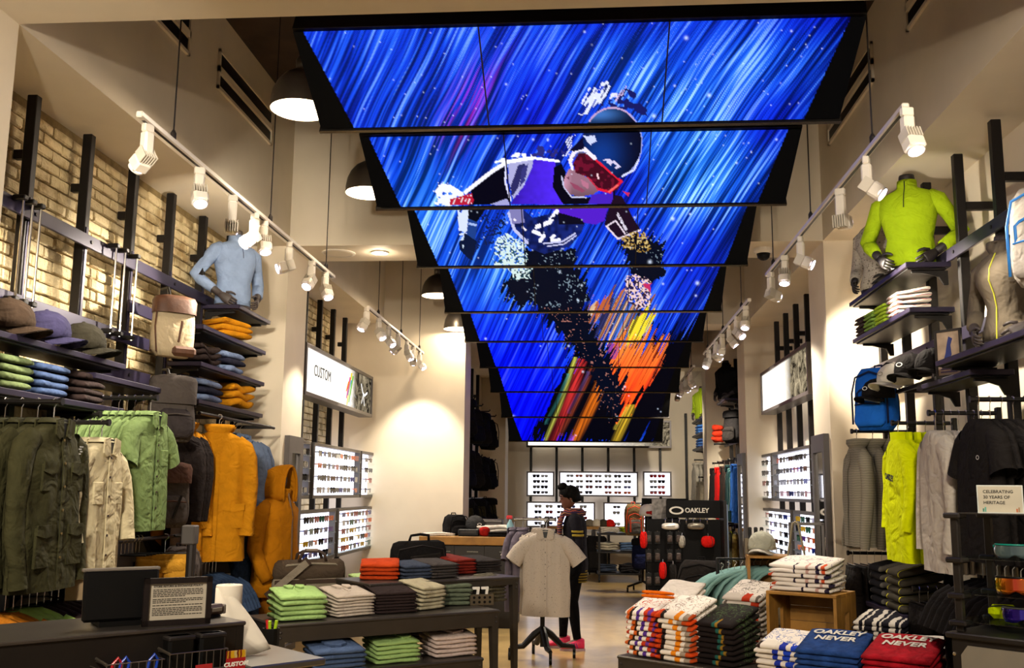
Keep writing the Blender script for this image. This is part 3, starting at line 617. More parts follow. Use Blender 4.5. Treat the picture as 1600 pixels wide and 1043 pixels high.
# pendants
SHADE = mat('pendant_steel', '6d655c', .35, .75, .2, 6); INN = mat('pendant_inner', 'e9dcc0', .5, 0, .03)
for i, (px, py, lab) in enumerate(((470, 172, 'nearest large dome pendant lamp, half behind the top video screen'), (577, 302, 'second dome pendant lamp from the entrance, left of the video wall'),
        (683, 462, 'third dome pendant lamp, beyond the second beam'), (716, 514, 'farthest and smallest dome pendant lamp, left of the video wall'))):
    p = at(px, py, Z=4.1)
    if i == 3: p.y = 13.1; p = at(px, py, Y=13.15)
    t = thing('pendant_lamp', lab, 'lamp', (p.x, p.y, p.z), 0, 'dome pendant lamps beside the video wall')
    R_ = .2
    MB().lathe([(R_, 0), (R_*.99, .05), (R_*.93, .12), (R_*.8, .18), (R_*.58, .235), (R_*.3, .27), (.04, .28)], 28, cap=False).build('shade', SHADE, t, True)
    MB().lathe([(R_-.004, .001), (R_*.97, .05), (R_*.9, .115), (R_*.76, .17), (R_*.55, .225), (.02, .262)], 28, cap=False).build('lining', INN, t, True)
    MB().lathe([(.045, .275), (.045, .34), (.03, .37), (.01, .39)], 14).build('cap', SHADE, t, True)
    MB().tube([(0, 0, .38), (0, 0, ZC-p.z)], .006, 6).build('cord', DARKM, t)
    MB().ell((0, 0, .11), (.045, .045, .06), 12, 8).build('bulb', glow('bulb_glow', 'ffe9c4', 6), t, True)
    point_lamp('pendant_bulb', (p.x, p.y, p.z+.04), 45, rad=.045)
# ================================================================== clothing and goods
HANGM = mat('hanger_black', '141212', .4, 0, 0)
def sring(hw, hd, z, n=28, e=.78, wr=0, ph=0, cx=0, cy=0):
    out = []
    for k in range(n):
        a = 2*PI*k/n; c, s = math.cos(a), math.sin(a)
        x = hw*math.copysign(abs(c)**e, c); y = hd*math.copysign(abs(s)**e, s)
        if wr: y += wr*math.sin(x*30+ph+z*1.5)+wr*.6*math.sin(x*57+ph*2.3+z*5); x += wr*.5*math.sin(z*19+ph)
        out.append((x+cx, y+cy, z))
    return out
def garment(name, label, cat, m, L=.75, sw=.20, cw=.235, hw=.24, dep=.06, sleeve='long', collar='shirt', placket=True, pockets=(), seed=1,
            group=None, mcol=None, mbut=None, hang=True, mhang=None, slen=.56, cuff=False, hem=.0, spread=.0, wr=.009):
    t = thing(name, label, cat, group=group); R_ = random.Random(seed); ph = R_.uniform(0, 6); z0 = -.105
    prof = [(0, .065, .045), (-.012, .10, .052), (-.035, .15, .056), (-.06, .185, .058), (-.085, sw, .058), (-.13, sw+.015, .062), (-.20, cw, dep), (-.32, cw, dep*1.05), (-L*.55, (cw+hw)/2, dep*1.05), (-L*.72, hw, dep*1.1), (-L*.88, hw, dep*1.1), (-L, hw*1.0, dep*1.12)]
    rings = [sring(w, d, z0+z, wr=wr*min(1, max(0, (-z-.1)*3)), ph=ph) for z, w, d in prof]
    if hem:
        rings[-1] = [(x, y, z-hem*math.sin(min(1, abs(x)/hw)*PI)*.0+hem*(abs(x)/hw)**2) for x, y, z in rings[-1]]
    MB().loft(rings, False, False).build('body', m, t, True)
    def fy(x, z):
        z -= z0
        for (za, wa, da), (zb, wb, db) in zip(prof, prof[1:]):
            if zb <= z <= za:
                f = (za-z)/max(za-zb, 1e-5); w = wa+(wb-wa)*f; d = da+(db-da)*f; break
        else: w, d = prof[-1][1:]
        q = min(abs(x)/w, .999); th = math.acos(q**(1/.78)); return -d*math.sin(th)**.78
    for s in (-1, 1):
        if sleeve == 'long':
            k = slen/.56
            pts = [(s*(sw-.045), 0, z0-.085), (s*(sw+.01), 0, z0-.125), (s*(sw+.045+spread*.3), -.003, z0-.20), (s*(sw+.06+spread*.6), -.01, z0-.08-.26*k), (s*(sw+.062+spread*.9), -.02, z0-.08-.38*k), (s*(sw+.055+spread), -.035, z0-.08-.5*k), (s*(sw+.05+spread), -.045, z0-.08-.58*k)]
            rad = [.066, .074, .068, .060, .054, .05, .048]
        elif sleeve == 'short':
            pts = [(s*(sw-.045), 0, z0-.085), (s*(sw+.01), 0, z0-.125), (s*(sw+.05+spread*.4), -.003, z0-.19), (s*(sw+.085+spread), -.008, z0-.29)]
            rad = [.066, .078, .08, .085]
        else: break
        sl = MB().tube(pts, rad, 14, .72, False, up=(s, 0, .2)); jit(sl, .004, seed+s+3, 30)
        so = sl.build('sleeve', m, t, True)
        if cuff:
            e = Vector(pts[-1]); d = (e-Vector(pts[-2])).normalized()
            MB().tube([e-d*.045, e+d*.012], rad[-1]*1.12, 14, .74, False, up=(s, 0, .2)).build('cuff', mcol or m, so, True)
    if collar == 'shirt':
        c = MB().loft([sring(.062, .044, z0-.002, 20), sring(.068, .05, z0+.03, 20), sring(.092, .066, z0+.004, 20, cy=-.004)], False, False)
        co = c.build('collar', mcol or m, t, True)
        MB().prism([(-.05, z0+.022), (.05, z0+.022), (.03, z0-.03), (0, z0-.075), (-.03, z0-.03)], -.003, 'XZ', -.0605).build('neck_opening', HANGM, co)
        for s in (-1, 1):
            MB().prism([(s*.03, z0+.03), (s*.085, z0+.016), (s*.085, z0-.055), (s*.055, z0-.075), (s*.012, z0-.06)], -.008, 'XZ', -.063).build('collar_point', mcol or m, co)
    elif collar == 'crew':
        MB().loft([sring(.07, .05, z0-.012, 20), sring(.066, .048, z0+.006, 20), sring(.06, .043, z0-.006, 20)], False, False).build('neckband', mcol or m, t, True)
    elif collar == 'zip':
        MB().loft([sring(.066, .048, z0-.01, 20), sring(.064, .05, z0+.05, 20), sring(.056, .043, z0+.045, 20)], False, False).build('collar', mcol or m, t, True)
    elif collar == 'hood':
        MB().loft([sring(.07, .05, z0-.02, 22), sring(.105, .085, z0+.02, 22, cy=.01), sring(.115, .09, z0+.05, 22, cy=.025, wr=.008, ph=ph), sring(.085, .06, z0+.055, 22, cy=.02), sring(.06, .04, z0+.01, 22)], False, False).build('hood', mcol or m, t, True)
    if placket:
        P_ = MB(); zs = [z0-.05-(L-.06)*i/10 for i in range(11)]
        rr = [[(-.014, fy(0, z)-.001, z), (.014, fy(0, z)-.001, z), (.014, fy(0, z)-.006, z), (-.014, fy(0, z)-.006, z)] for z in zs]
        po = P_.loft(rr).build('placket', mcol or m, t)
        if mbut:
            for i in range(6):
                z = z0-.08-i*(L-.12)/6; MB().lathe([(0, .003), (.0065, .003), (.0065, -.002)], 8, (0, fy(0, z)-.007, z), 'Y').build('button', mbut, po)
    for (px, pz, pw, phh, flap) in pockets:
        y = min(fy(px-pw/2, z0+pz), fy(px+pw/2, z0+pz), fy(px, z0+pz))
        pk = MB().cbox((px, y+.002, z0+pz-phh/2), (pw, .014, phh), .004).build('pocket', m, t)
        if flap: MB().prism([(px-pw/2-.004, z0+pz+.012), (px+pw/2+.004, z0+pz+.012), (px+pw/2+.004, z0+pz-.035), (px, z0+pz-.05), (px-pw/2-.004, z0+pz-.035)], -.008, 'XZ', y-.005).build('pocket_flap', mcol or m, pk)
    if hang:
        h = MB().tube([(0, 0, z0+.005), (0, 0, -.02), (.012, 0, -.006), (.02, 0, .008), (.012, 0, .022), (-.004, 0, .026), (-.016, 0, .014)], .0032, 6).build('hanger_hook', CHROME, t)
        MB().tube([(-sw*.85, 0, z0-.075), (-sw*.4, 0, z0-.022), (0, 0, z0-.002), (sw*.4, 0, z0-.022), (sw*.85, 0, z0-.075)], .009, 8, .6).build('hanger_bar', mhang or HANGM, t)
    return t
def row(proto, n, loc, step, rz, labels, jitter=.05):
    """n copies of a hung garment along its rail; the first is the prototype itself"""
    out = []
    for i in range(n):
        p = Vector(loc)+Vector(step)*i; a = rz+random.uniform(-jitter, jitter)
        lb = labels(i)
        if i == 0: place(proto, p, a); proto['label'] = lb; out.append(proto)
        else:
            c = copy_tree(proto, p, a, lb); g_ = Vector(step).length; c.scale = (1, min(1, max(.35, g_/.13)), 1); out.append(c)
    return out
def folded_mb(w, d, h, seed=0, nseg=10, lip=.25, layers=2, soft=.0035):
    """a folded garment: rounded fold at the front (-y), layers seen as grooves, soft surface"""
    mb = MB(); lh = h/layers
    for l in range(layers):
        zz = l*lh; dd = d*(1-.03*l); rings = []
        for i in range(nseg+1):
            u = -1+2*i/nseg; x = u*w/2; k = 1-max(0, abs(u)-.88)*3.5; sag = 1-.10*u*u
            r = lh*.5*(.92 if abs(u) < .95 else .62)
            ring = []
            for j in range(7): a = PI/2+PI*j/6; ring.append((x, -dd/2*1.0+r+r*math.cos(a)*1.0, zz+lh/2+r*math.sin(a)*sag))
            for j in range(5): a = -PI/2+PI*j/4; ring.append((x, dd/2-r+r*math.cos(a), zz+lh/2+r*math.sin(a)*sag))
            rings.append(ring)
        mb.loft(rings)
    return jit(mb, soft, seed, 26)
_FM = {}
def pile(name, cat, what, where, px=None, py=None, Z=0, rz=0, n=5, w=.32, d=.26, h=.03, m=None, mats=None, loc=None, group=None, top=None, tidy=.006, rot=.03, layers=1, front=True, k=.3):
    """pile of folded things; px,py = photographed foot of its front edge on the surface at height Z"""
    if loc is None: p = at(px, py, Z=Z)
    else: p = Vector(loc)
    v = Vector((-math.sin(rz), math.cos(rz), 0)); c = p + (v*(d/2) if front else Vector()); out = []; z = Z
    for i in range(n):
        mm = (mats[i % len(mats)] if mats else m); key = (round(w, 3), round(d, 3), round(h, 3), mm.name, i, layers, k)
        if key not in _FM:
            b = folded_mb(w, d, h, i % 3+int(w*1000), layers=layers, soft=min(.003, h*.07)); b.v = [(x, y, z*(1+k*min(1.1, max(0, y/d+.5)))+i*h*1.01*k*min(1.1, max(0, y/d+.5))) for x, y, z in b.v]; me = b.build(name, mm, None, True); _FM[key] = me.data; o = me
        else:
            o = bpy.data.objects.new(name, _FM[key]); C.objects.link(o)
        o.name = name; q = c+Vector((random.uniform(-tidy, tidy), random.uniform(-tidy, tidy), 0))
        o.location = (q.x, q.y, z+.003); o.rotation_euler = (0, 0, rz+random.uniform(-rot, rot))
        lab = ('%s %s, %s' % (what, where, stackpos(i, n))) if n > 1 else '%s %s' % (what, where)
        o['rise'] = (i+1)*h*1.01*k; o['deep'] = d
        tag(o, lab, cat, group or ('%s %s' % (what, where))); out.append(o); z += h*1.01
    return out
def on_top(mb, o, h):
    """lay a flat detail on the sloping top of a pile"""
    r_, d = o['rise'], o['deep']; mb.v = [(x, y, z+r_*(y/d+.5)+.002) for x, y, z in mb.v]; return mb
def polo_front(o, w, d, h, m, mb=None):
    """collar and button band of a folded shirt lying on a pile"""
    c = MB()
    for s in (-1, 1):
        c.prism([(s*.004, d*.30), (s*.02, d*.42), (s*.075, d*.36), (s*.06, d*.16), (s*.03, d*.12)], .012, 'XY', h*.96)
    on_top(c, o, h).build('collar', mb or m, o)
    on_top(MB().cbox((0, d*.02, h*.98), (.024, d*.3, .006), .002), o, h).build('placket', mb or m, o)
def hand(mb, wrist, d, palm_n, s=1.0, curl=.5, side=1):
    """palm and five bent fingers, joined to the arm mesh; d = pointing direction, palm_n = palm normal"""
    w = Vector(wrist); d = Vector(d).normalized(); n = Vector(palm_n); n = (n-d*n.dot(d)).normalized(); x = d.cross(n)*side
    def P(a, b, c): return w+d*(a*s)+x*(b*s)+n*(c*s)
    rings = []
    for a, hw, ht in ((-.01, .024, .02), (.02, .032, .018), (.055, .042, .016), (.09, .042, .013), (.10, .036, .010)):
        rings.append([P(a, hw*math.cos(2*PI*k/10), ht*math.sin(2*PI*k/10)) for k in range(10)])
    mb.loft(rings)
    for i, (b, ln) in enumerate(((-.031, .066), (-.011, .078), (.010, .073), (.030, .056))):
        p0 = P(.088, b, 0); c1 = curl*.6; c2 = curl*1.3
        p1 = p0+d*(ln*.45*s*math.cos(c1))+n*(ln*.45*s*math.sin(c1)); p2 = p1+d*(ln*.32*s*math.cos(c2))+n*(ln*.32*s*math.sin(c2)); p3 = p2+d*(ln*.25*s*math.cos(c2+.5))+n*(ln*.25*s*math.sin(c2+.5))
        mb.tube([p0, p1, p2, p3], [.0095*s, .009*s, .008*s, .006*s], 7)
    p0 = P(.03, -.036, .004); p1 = P(.058, -.062, .014); p2 = P(.084, -.068, .026); p3 = P(.10, -.066, .034); mb.tube([p0, p1, p2, p3], [.012*s, .010*s, .009*s, .006*s], 7)
MANN = mat('mannequin_grey', '3a3230', .5, 0, .1, 10)
def bust(label, loc, rz, m, s=1.0, arms=((1, 'hip'), (-1, 'hip')), collar='zip', female=False, mz=None, zip_=None, mcol=None, skin=None, base=True, sleeve='full', group='clothed mannequin torsos'):
    t = thing('mannequin_torso', label, 'mannequin', loc, rz, group); skin = skin or MANN; k = s
    wst = .125 if female else .15; ch = .175 if female else .195
    pr = [(0, .165, .115), (.06, .16, .115), (.14, wst+.012, .10), (.20, wst, .098), (.28, wst+.02, .108), (.36, ch-.005, .13 if female else .125), (.43, ch, .128 if female else .12), (.485, ch-.005, .105), (.52, ch*.83, .088), (.545, .10, .072), (.56, .072, .064), (.575, .064, .062)]
    MB().loft([sring(w*k, d*k, z*k+.02, 30, .9, wr=.004 if z < .4 else .0015, ph=3, cy=(-.02*math.exp(-((z-.38)/.09)**2) if female else 0)) for z, w, d in pr], True, True).build('top', m, t, True)
    nk = MB().loft([sring(.058*k, .058*k, .57*k+.02, 18, 1), sring(.053*k, .053*k, .64*k+.02, 18, 1), sring(.05*k, .05*k, .655*k+.02, 18, 1)]).build('neck', skin, t, True)
    MB().loft([sring(.16*k, .11*k, 0.0, 24, .9), sring(.16*k, .11*k, .03, 24, .9)]).build('base', skin, t)
    for s_, pose in arms:
        sh = Vector((s_*(ch-.03)*k, 0, .475*k+.02)); 
        if pose == 'hip': el = Vector((s_*.315*k, .10*k, .25*k)); wr_ = Vector((s_*.185*k, -.09*k, .085*k)); hd = Vector((-s_*.45, -.55, -.45)); pn = (-s_*.7, .7, 0)
        elif pose == 'down': el = Vector((s_*.27*k, .04*k, .21*k)); wr_ = Vector((s_*.25*k, -.09*k, 0.0*k)); hd = Vector((-s_*.05, -.5, -.9)); pn = (-s_, .2, 0)
        else: el = Vector((s_*.36*k, .02*k, .27*k)); wr_ = Vector((s_*.22*k, -.10*k, .12*k)); hd = Vector((-s_*.6, -.5, -.4)); pn = (-s_*.6, .7, 0)
        m1 = sh.lerp(el, .45)+Vector((s_*.015, 0, .0)); m2 = el.lerp(wr_, .5)
        cutp = el.lerp(wr_, .72 if sleeve == 'full' else .2)
        slv = MB().tube([sh-Vector((s_*.03, 0, -.01)), sh+Vector((s_*.03, 0, -.03)), m1, el, el.lerp(wr_, .25), cutp] if sleeve == 'full' else [sh-Vector((s_*.03, 0, -.01)), sh+Vector((s_*.03, 0, -.03)), m1], [.062*k, .066*k, .056*k, .052*k, .05*k, .044*k] if sleeve == 'full' else [.062*k, .068*k, .066*k], 16, .9, True)
        jit(slv, .003, int(s_)+5, 45); slv.build('sleeve', m, t, True)
        bd = MB(); bd.tube([m1, el, m2, wr_], [.045*k, .042*k, .036*k, .027*k], 12); hand(bd, wr_, hd, pn, 1.0*k, .6, s_); bd.build('forearm_and_hand', skin, t, True)
    if collar == 'zip':
        MB().loft([sring(.07*k, .066*k, .555*k+.02, 20, 1), sring(.064*k, .064*k, .615*k+.02, 20, 1), sring(.058*k, .058*k, .61*k+.02, 20, 1)], False, False).build('collar', mcol or m, t, True)
    elif collar == 'hood':
        c = MB().loft([sring(.08*k, .075*k, .54*k+.02, 22, 1), sring(.125*k, .10*k, .585*k+.02, 22, .95, cy=.02), sring(.125*k, .10*k, .625*k+.02, 22, .95, cy=.03), sring(.075*k, .07*k, .62*k+.02, 22, 1), sring(.06*k, .06*k, .59*k+.02, 22, 1)], False, False)
        jit(c, .005, 4, 30).build('hood', mcol or m, t, True)
    if zip_:
        zz = [.60, .55, .50, .45, .40] if zip_ == 'half' else [.60, .55, .50, .44, .36, .28, .2, .1, 0.0]
        def yd(z):
            for (za, wa, da), (zb, wb, db) in zip(pr, pr[1:]):
                if za <= z <= zb: return -(da+(db-da)*(z-za)/(zb-za))*k+(-.02*math.exp(-((z-.38)/.09)**2) if female else 0)
            return -.066*k
        MB().tube([(0, yd(z)-.002, z*k+.02) for z in zz], .004, 6).build('zipper', mz or DARKM, t)
    return t
def backpack(label, loc, rz, m, m2, w=.3, h=.47, d=.17, mtrim=None, group=None, lean=0, name='backpack', lid=True, straps=True, pocket=True, cat='backpack', flap_h=.2, nband=0, mband=None):
    """hung or standing pack; origin at bottom centre, front to -y"""
    t = thing(name, label, cat, loc, rz, group); mtrim = mtrim or m2
    if lean: t.rotation_euler = (lean, 0, rz)
    def body(w, d, h, y=0, z=0, e=.62, n=26):
        rr = []
        for i in range(11):
            u = i/10; k = (1-abs(2*u-1)**5*.28); kk = 1-.12*u; rr.append(sring(w/2*k*kk, d/2*k*(1-.25*u), z+h*u, n, e, cy=y+.02*u))
        b = MB().loft(rr); return jit(b, .003, int(w*100)+int(h*77), 22)
    body(w, d, h).build('main_body', m, t, True)
    if pocket:
        pb = body(w*.76, d*.42, h*.44, -d*.47, h*.06).build('front_pocket', m2, t, True)
        MB().tube([(-w*.3, -d*.66, h*.40), (0, -d*.70, h*.42), (w*.3, -d*.66, h*.40)], .005, 6).build('zipper', mtrim, pb)
    if lid:
        rr = [sring(w/2*k, d/2*k2, z, 26, .7, cy=.0) for z, k, k2 in ((h*(1-flap_h), .97, 1.02), (h*.93, .99, .98), (h*1.0, .9, .85), (h*1.03, .55, .5))]
        MB().loft(rr, False, True).build('lid', mtrim, t, True)
    if not lid:
        for f, kk in ((.94, .0), (.70, .012)): MB().tube([(-w*.45*f, -d*.46+kk, h*.1), (-w*.45*f, -d*.47+kk, h*.6), (-w*.36*f, -d*.44+kk, h*.86*f+.02), (0, -d*.42+kk, h*.95*f+.02), (w*.36*f, -d*.44+kk, h*.86*f+.02), (w*.45*f, -d*.47+kk, h*.6), (w*.45*f, -d*.46+kk, h*.1)], .008, 6).build('piping', mtrim, t, True)
    if nband:
        for i in range(nband): MB().box((0, -d*.5-.004, h*(.2+.09*i)), (w*.55, .006, .012), 0, .25).build('reflective_band', mband, t)
    MB().tube([(-.03, d*.3, h*.96), (-.028, d*.34, h*1.06), (.028, d*.34, h*1.06), (.03, d*.3, h*.96)], .008, 7).build('grab_handle', mtrim, t)
    if straps:
        for s in (-1, 1):
            MB().tube([(s*w*.2, d*.42, h*.93), (s*w*.24, d*.72, h*.8), (s*w*.28, d*.78, h*.5), (s*w*.36, d*.62, h*.2), (s*w*.4, d*.42, h*.1)], [.02, .026, .026, .014, .012], 8, .35).build('shoulder_strap', mtrim, t, True)
    return t
def cap(label, loc, rz, m, mbrim=None, s=1.0, group=None, tilt=0, logo=None):
    t = thing('baseball_cap', label, 'cap', loc, rz, group)
    if tilt: t.rotation_euler = (tilt, 0, rz)
    pr = [(.098, 0), (.10, .03), (.094, .065), (.075, .095), (.045, .115), (.012, .123), (0, .124)]
    MB().lathe([(r*s, z*s) for r, z in pr], 24, sx=.92, sy=1.05).build('crown', m, t, True)
    br = MB(); top = []; 
    N_ = 13
    for j, yy in enumerate((0, .33, .66, 1)):
        ringt = []
        for i in range(N_):
            u = -1+2*i/(N_-1); x = u*.086*s*(1-.06*yy); y0 = -math.sqrt(max(0, 1-(u*.95)**2))*.10*s; y = y0-yy*.075*s*math.sqrt(max(0, 1-(u*.98)**4)); z = .012*s-.03*s*u*u-.012*s*yy
            ringt.append((x, y, z))
        top.append(ringt)
    for r_ in top: r_ += [(x, y, z-.005*s) for x, y, z in reversed(r_)]
    br.loft(top); br.build('brim', mbrim or m, t, True)
    MB().ell((0, 0, .124*s), (.009*s, .009*s, .006*s), 8, 5).build('button', mbrim or m, t)
    if logo:
        lg = MB(); ring = [(.022*math.cos(2*PI*k/18)*s, .012*math.sin(2*PI*k/18)*s) for k in range(18)]
        rr = []
        for f in (1, .72):
            rr.append([(x*f, -.104*s-.003+.02*z, .055*s+z*f) for x, z in ring])
        lg.loft(rr, False, False); lg.build('emblem', logo, t)
    return t
def faceout(name, label, p0, p1, r=.013, m=None):
    """rail arm that carries hangers, from the fixture (p0) out to its tip (p1)"""
    t = thing(name, label, 'rail', p0); d = Vector(p1)-Vector(p0)
    MB().tube([(0, 0, 0), d], r, 10).build('arm', m or BLACKM, t)
    MB().cbox((0, 0, -.01), (.03, .05, .09), .005).build('bracket', m or BLACKM, t)
    e = d.normalized(); MB().tube([d-e*.004, d+e*.012], r*1.5, 10).build('end_stop', m or BLACKM, t)
    return t
def shelf(label, x0, x1, y0, y1, z, th=.035, brk=True, m=None, wall=-1, name='shelf', ulab='dark underside'):
    t = thing(name, label, 'shelf', ((x0+x1)/2, (y0+y1)/2, z-th)); w = x1-x0; l = y1-y0
    MB().cbox((0, 0, th/2), (w, l, th), .004).build('board', m or SHELFM, t)
    MB().cbox((0, 0, -.006), (w*.86, l-.08, .012), .003).build('underside_tray', BLACKM, t)
    if brk:
        for yy in (-l/2+.08, l/2-.08):
            xb = wall*w/2
            MB().prism([(xb, -.012), (xb, -.11), (xb-wall*.03, -.11), (xb-wall*.06, -.055), (xb-wall*w*.55, -.03), (xb-wall*w*.8, -.028), (xb-wall*w*.8, -.012)], .02, 'XZ', yy-.01).build('bracket', BLACKM, t)
    return t
def hook_row(name, label, cat, n, loc, step, rz, m, group, w=.18, drop=.09):
    """empty trouser hangers"""
    pr = thing(name, 'x', cat, group=group)
    MB().tube([(0, 0, -drop), (0, 0, -.02), (.012, 0, -.006), (.02, 0, .008), (.012, 0, .022), (-.006, 0, .024)], .003, 5).build('hook', CHROME, pr)
    MB().tube([(-w, 0, -drop), (w, 0, -drop)], .006, 6).build('bar', m, pr)
    return row(pr, n, loc, step, rz, label)
def trousers(label, loc, rz, m, L=.95, w=.19, group=None, name='hanging_trousers', cat='trousers'):
    t = thing(name, label, cat, loc, rz, group)
    MB().loft([sring(w, .03, -.10, 22, .8), sring(w*1.02, .04, -.16, 22, .8), sring(w*1.06, .05, -.30, 22, .8, wr=.004, ph=1)], True, True).build('seat', m, t, True)
    for s in (-1, 1):
        lg = MB().loft([sring(w*.52, .048, -.29, 16, .85, cx=s*w*.5), sring(w*.47, .045, -.5, 16, .85, wr=.004, ph=s, cx=s*w*.5), sring(w*.42, .04, -.75, 16, .85, wr=.004, ph=s+2, cx=s*w*.5), sring(w*.42, .04, -L, 16, .85, wr=.004, ph=s, cx=s*w*.5)], False, True)
        lg.build('leg', m, t, True)
    MB().loft([sring(w*1.01, .033, -.095, 22, .8), sring(w*1.01, .033, -.13, 22, .8)], True, True).build('waistband', m, t)
    h = MB().tube([(0, 0, -.085), (0, 0, -.02), (.012, 0, -.006), (.02, 0, .008), (.012, 0, .022), (-.006, 0, .024)], .003, 5).build('hanger_hook', CHROME, t)
    MB().tube([(-w, 0, -.085), (w, 0, -.085)], .006, 6).build('hanger_bar', HANGM, t)
    return t
# ================================================================== left wall, first bay
XU = -3.25
trimk = k
struct('trim_%d' % trimk, MB().bb((BL, 4.46, 0), (BL+.03, 8.99, 1.6)), mat('lower_wall_shade', '1b1512', .7, 0, .2)); trimk += 1  # added dark sheet, its black stands in for deep shade on the lower wall
UL = ['nearest to the entrance', 'second', 'third', 'fourth', 'fifth', 'last, beside the pillar']
for i in range(7):
    y = 4.63+.645*i
    t = thing('fixture_upright', 'black steel wall upright on the left brick wall, %s from the entrance' % ORD[i], 'upright', (XU, y, 0), 0, 'black uprights on the left brick wall')
    MB().cbox((0, 0, 1.96), (.062, .055, 3.92), .004).build('post', BLACKM, t)
    MB().cbox((-.055, 0, 3.56), (.07, .045, .055), .004).build('wall_bracket', BLACKM, t)
    MB().cbox((-.055, 0, 1.9), (.07, .045, .055), .004).build('wall_bracket', BLACKM, t)
    MB().cbox((.034, 0, 2.85), (.008, .03, .9), .002).build('slotted_strip', SHELFM, t)
def flatbar(label, y0, y1, z, x=-3.19, h=.085):
    t = thing('fixture_bar', label, 'bar', (x, (y0+y1)/2, z)); MB().cbox((0, 0, 0), (.02, y1-y0, h), .003).build('bar', SHELFM, t)
    yy = 4.63
    while yy < y1:
        if yy > y0: MB().lathe([(0, .017), (.012, .017), (.012, .008)], 8, (0, yy-(y0+y1)/2, 0), 'X').build('bolt', BLACKM, t)
        yy += .645
    return t
flatbar('upper horizontal steel bar across the left brick wall', 4.5, 8.3, 3.2)
flatbar('lower horizontal steel bar behind the row of caps', 4.5, 6.85, 2.67)
flatbar('short horizontal steel bar behind the canvas backpack', 6.5, 8.3, 2.9)
flatbar('short horizontal steel bar under the canvas backpack on the brick wall', 6.0, 6.9, 2.42)
for i, (px, py) in enumerate(((37, 312), (51, 322), (64, 328), (182, 388), (196, 396), (214, 405))):
    p = at(px, py, X=-3.12)
    t = thing('display_rod', 'slim chrome rod on the left brick wall, %s from the entrance' % ORD[i], 'rod', (-3.12, p.y, 2.64), 0, 'chrome rods between the two bars')
    MB().tube([(0, 0, 0), (0, 0, .6)], .0075, 8).build('rod', CHROME, t)
    for z in (.02, .59): MB().cbox((-.02, 0, z), (.075, .04, .03), .005).build('clamp', BLACKM, t)
shelf('long upper shelf on the left wall under the caps', -3.2, -2.93, 4.47, 6.0, 2.42)
shelf('long lower shelf on the left wall with folded trousers', -3.2, -2.93, 4.47, 6.02, 2.14)
shelf('short shelf on the left wall above the green shirts', -3.2, -2.93, 5.62, 6.71, 2.325)
shelf('top shelf beside the pillar, carrying the blue torso', -3.22, -2.9, 7.86, 8.68, 3.165)
shelf('second shelf beside the pillar with a yellow garment', -3.2, -2.93, 7.2, 8.68, 2.885)
shelf('third shelf beside the pillar with jeans', -3.2, -2.93, 7.2, 8.68, 2.60)
shelf('lowest shelf beside the pillar above the yellow coats', -3.2, -2.93, 7.2, 8.68, 2.315)
# caps
for px, py, c, lab in ((18, 492, '2e231a', 'brown cap on the upper left shelf, cut by the picture edge'), (76, 520, '2b2840', 'slate purple cap in the middle of the upper left shelf'), (133, 540, '26231b', 'olive grey cap at the far end of the upper left shelf')):
    p = at(px, py, X=-3.02); cap(lab, (-3.04, p.y, 2.465), 1.75, fabric('cap_'+c, c), s=1.32, group='caps on the upper left shelf', logo=None)
# folded trousers on the lower shelf
for px, c, lab in ((22, '5d6a45', 'folded sage green trousers'), (82, '3d4d6e', 'folded denim blue trousers'), (143, '2c2220', 'folded dark brown trousers')):
    p = at(px, 618, X=-2.96); pile('folded_trousers', 'trousers', lab, 'on the lower left shelf', loc=(-3.07, p.y, 0), Z=2.141, rz=PI/2, n=4, w=.27 if px != 143 else .24, d=.25, h=.042, m=fabric(lab.split()[1]+'_twill'+c, c), front=False, group=lab+' on the lower left shelf')
# shelf goods by the pillar
YEL = fabric('mustard', 'b97a12', .12, 14); JNL = fabric('light_jean', '6f7fa0', .25, 40); JND = fabric('dark_jean', '232433', .25, 40); DKB = fabric('dark_brown', '2a211f')
def heap(label, loc, rz, m, w=.3, d=.26, h=.12, seed=0, name='folded_jacket', cat='jacket', lay=3):
    b = folded_mb(w, d, h, seed, 12, layers=lay, soft=min(.012, h*.09)); o = b.build(name, m, None, True); place(o, (loc[0], loc[1], loc[2]+min(.012, h*.09)), rz); return tag(o, label, cat)
heap('crumpled mustard jacket on the second shelf beside the pillar', (-3.06, 8.02, 2.886), 1.2, YEL, .32, .25, .15, 3)
heap('loosely folded mustard jacket on the lowest shelf beside the pillar', (-3.05, 8.2, 2.316), 1.4, YEL, .34, .24, .2, 8)
heap('rumpled dark brown trousers at the near end of the third shelf', (-3.06, 7.38, 2.601), 1.5, DKB, .34, .26, .13, 5, 'folded_trousers', 'trousers')
pile('folded_jeans', 'jeans', 'folded light blue jeans', 'on the third shelf beside the pillar', loc=(-3.06, 7.98, 0), Z=2.601, rz=PI/2, n=3, w=.34, d=.25, h=.055, mats=[JNL, JND, JNL], front=False, rot=.06)
pile('folded_jeans', 'jeans', 'folded grey blue jeans', 'on the lowest shelf beside the pillar', loc=(-3.06, 7.52, 0), Z=2.316, rz=PI/2, n=3, w=.36, d=.25, h=.055, mats=[JNL, JND, JNL], front=False, rot=.06)
# torso with the pale blue pullover
BLUEP = fabric('pale_blue_fleece', '7d8fae', .10, 12, .3, 30)
p = at(368, 478, Z=3.17)
bust('pale blue half-zip pullover on a dark headless torso, top left shelf', (-3.03, 8.05, 3.166), .95, BLUEP, 1.0, zip_='half', mz=mat('zip_navy', '3a4560', .4), mcol=BLUEP)
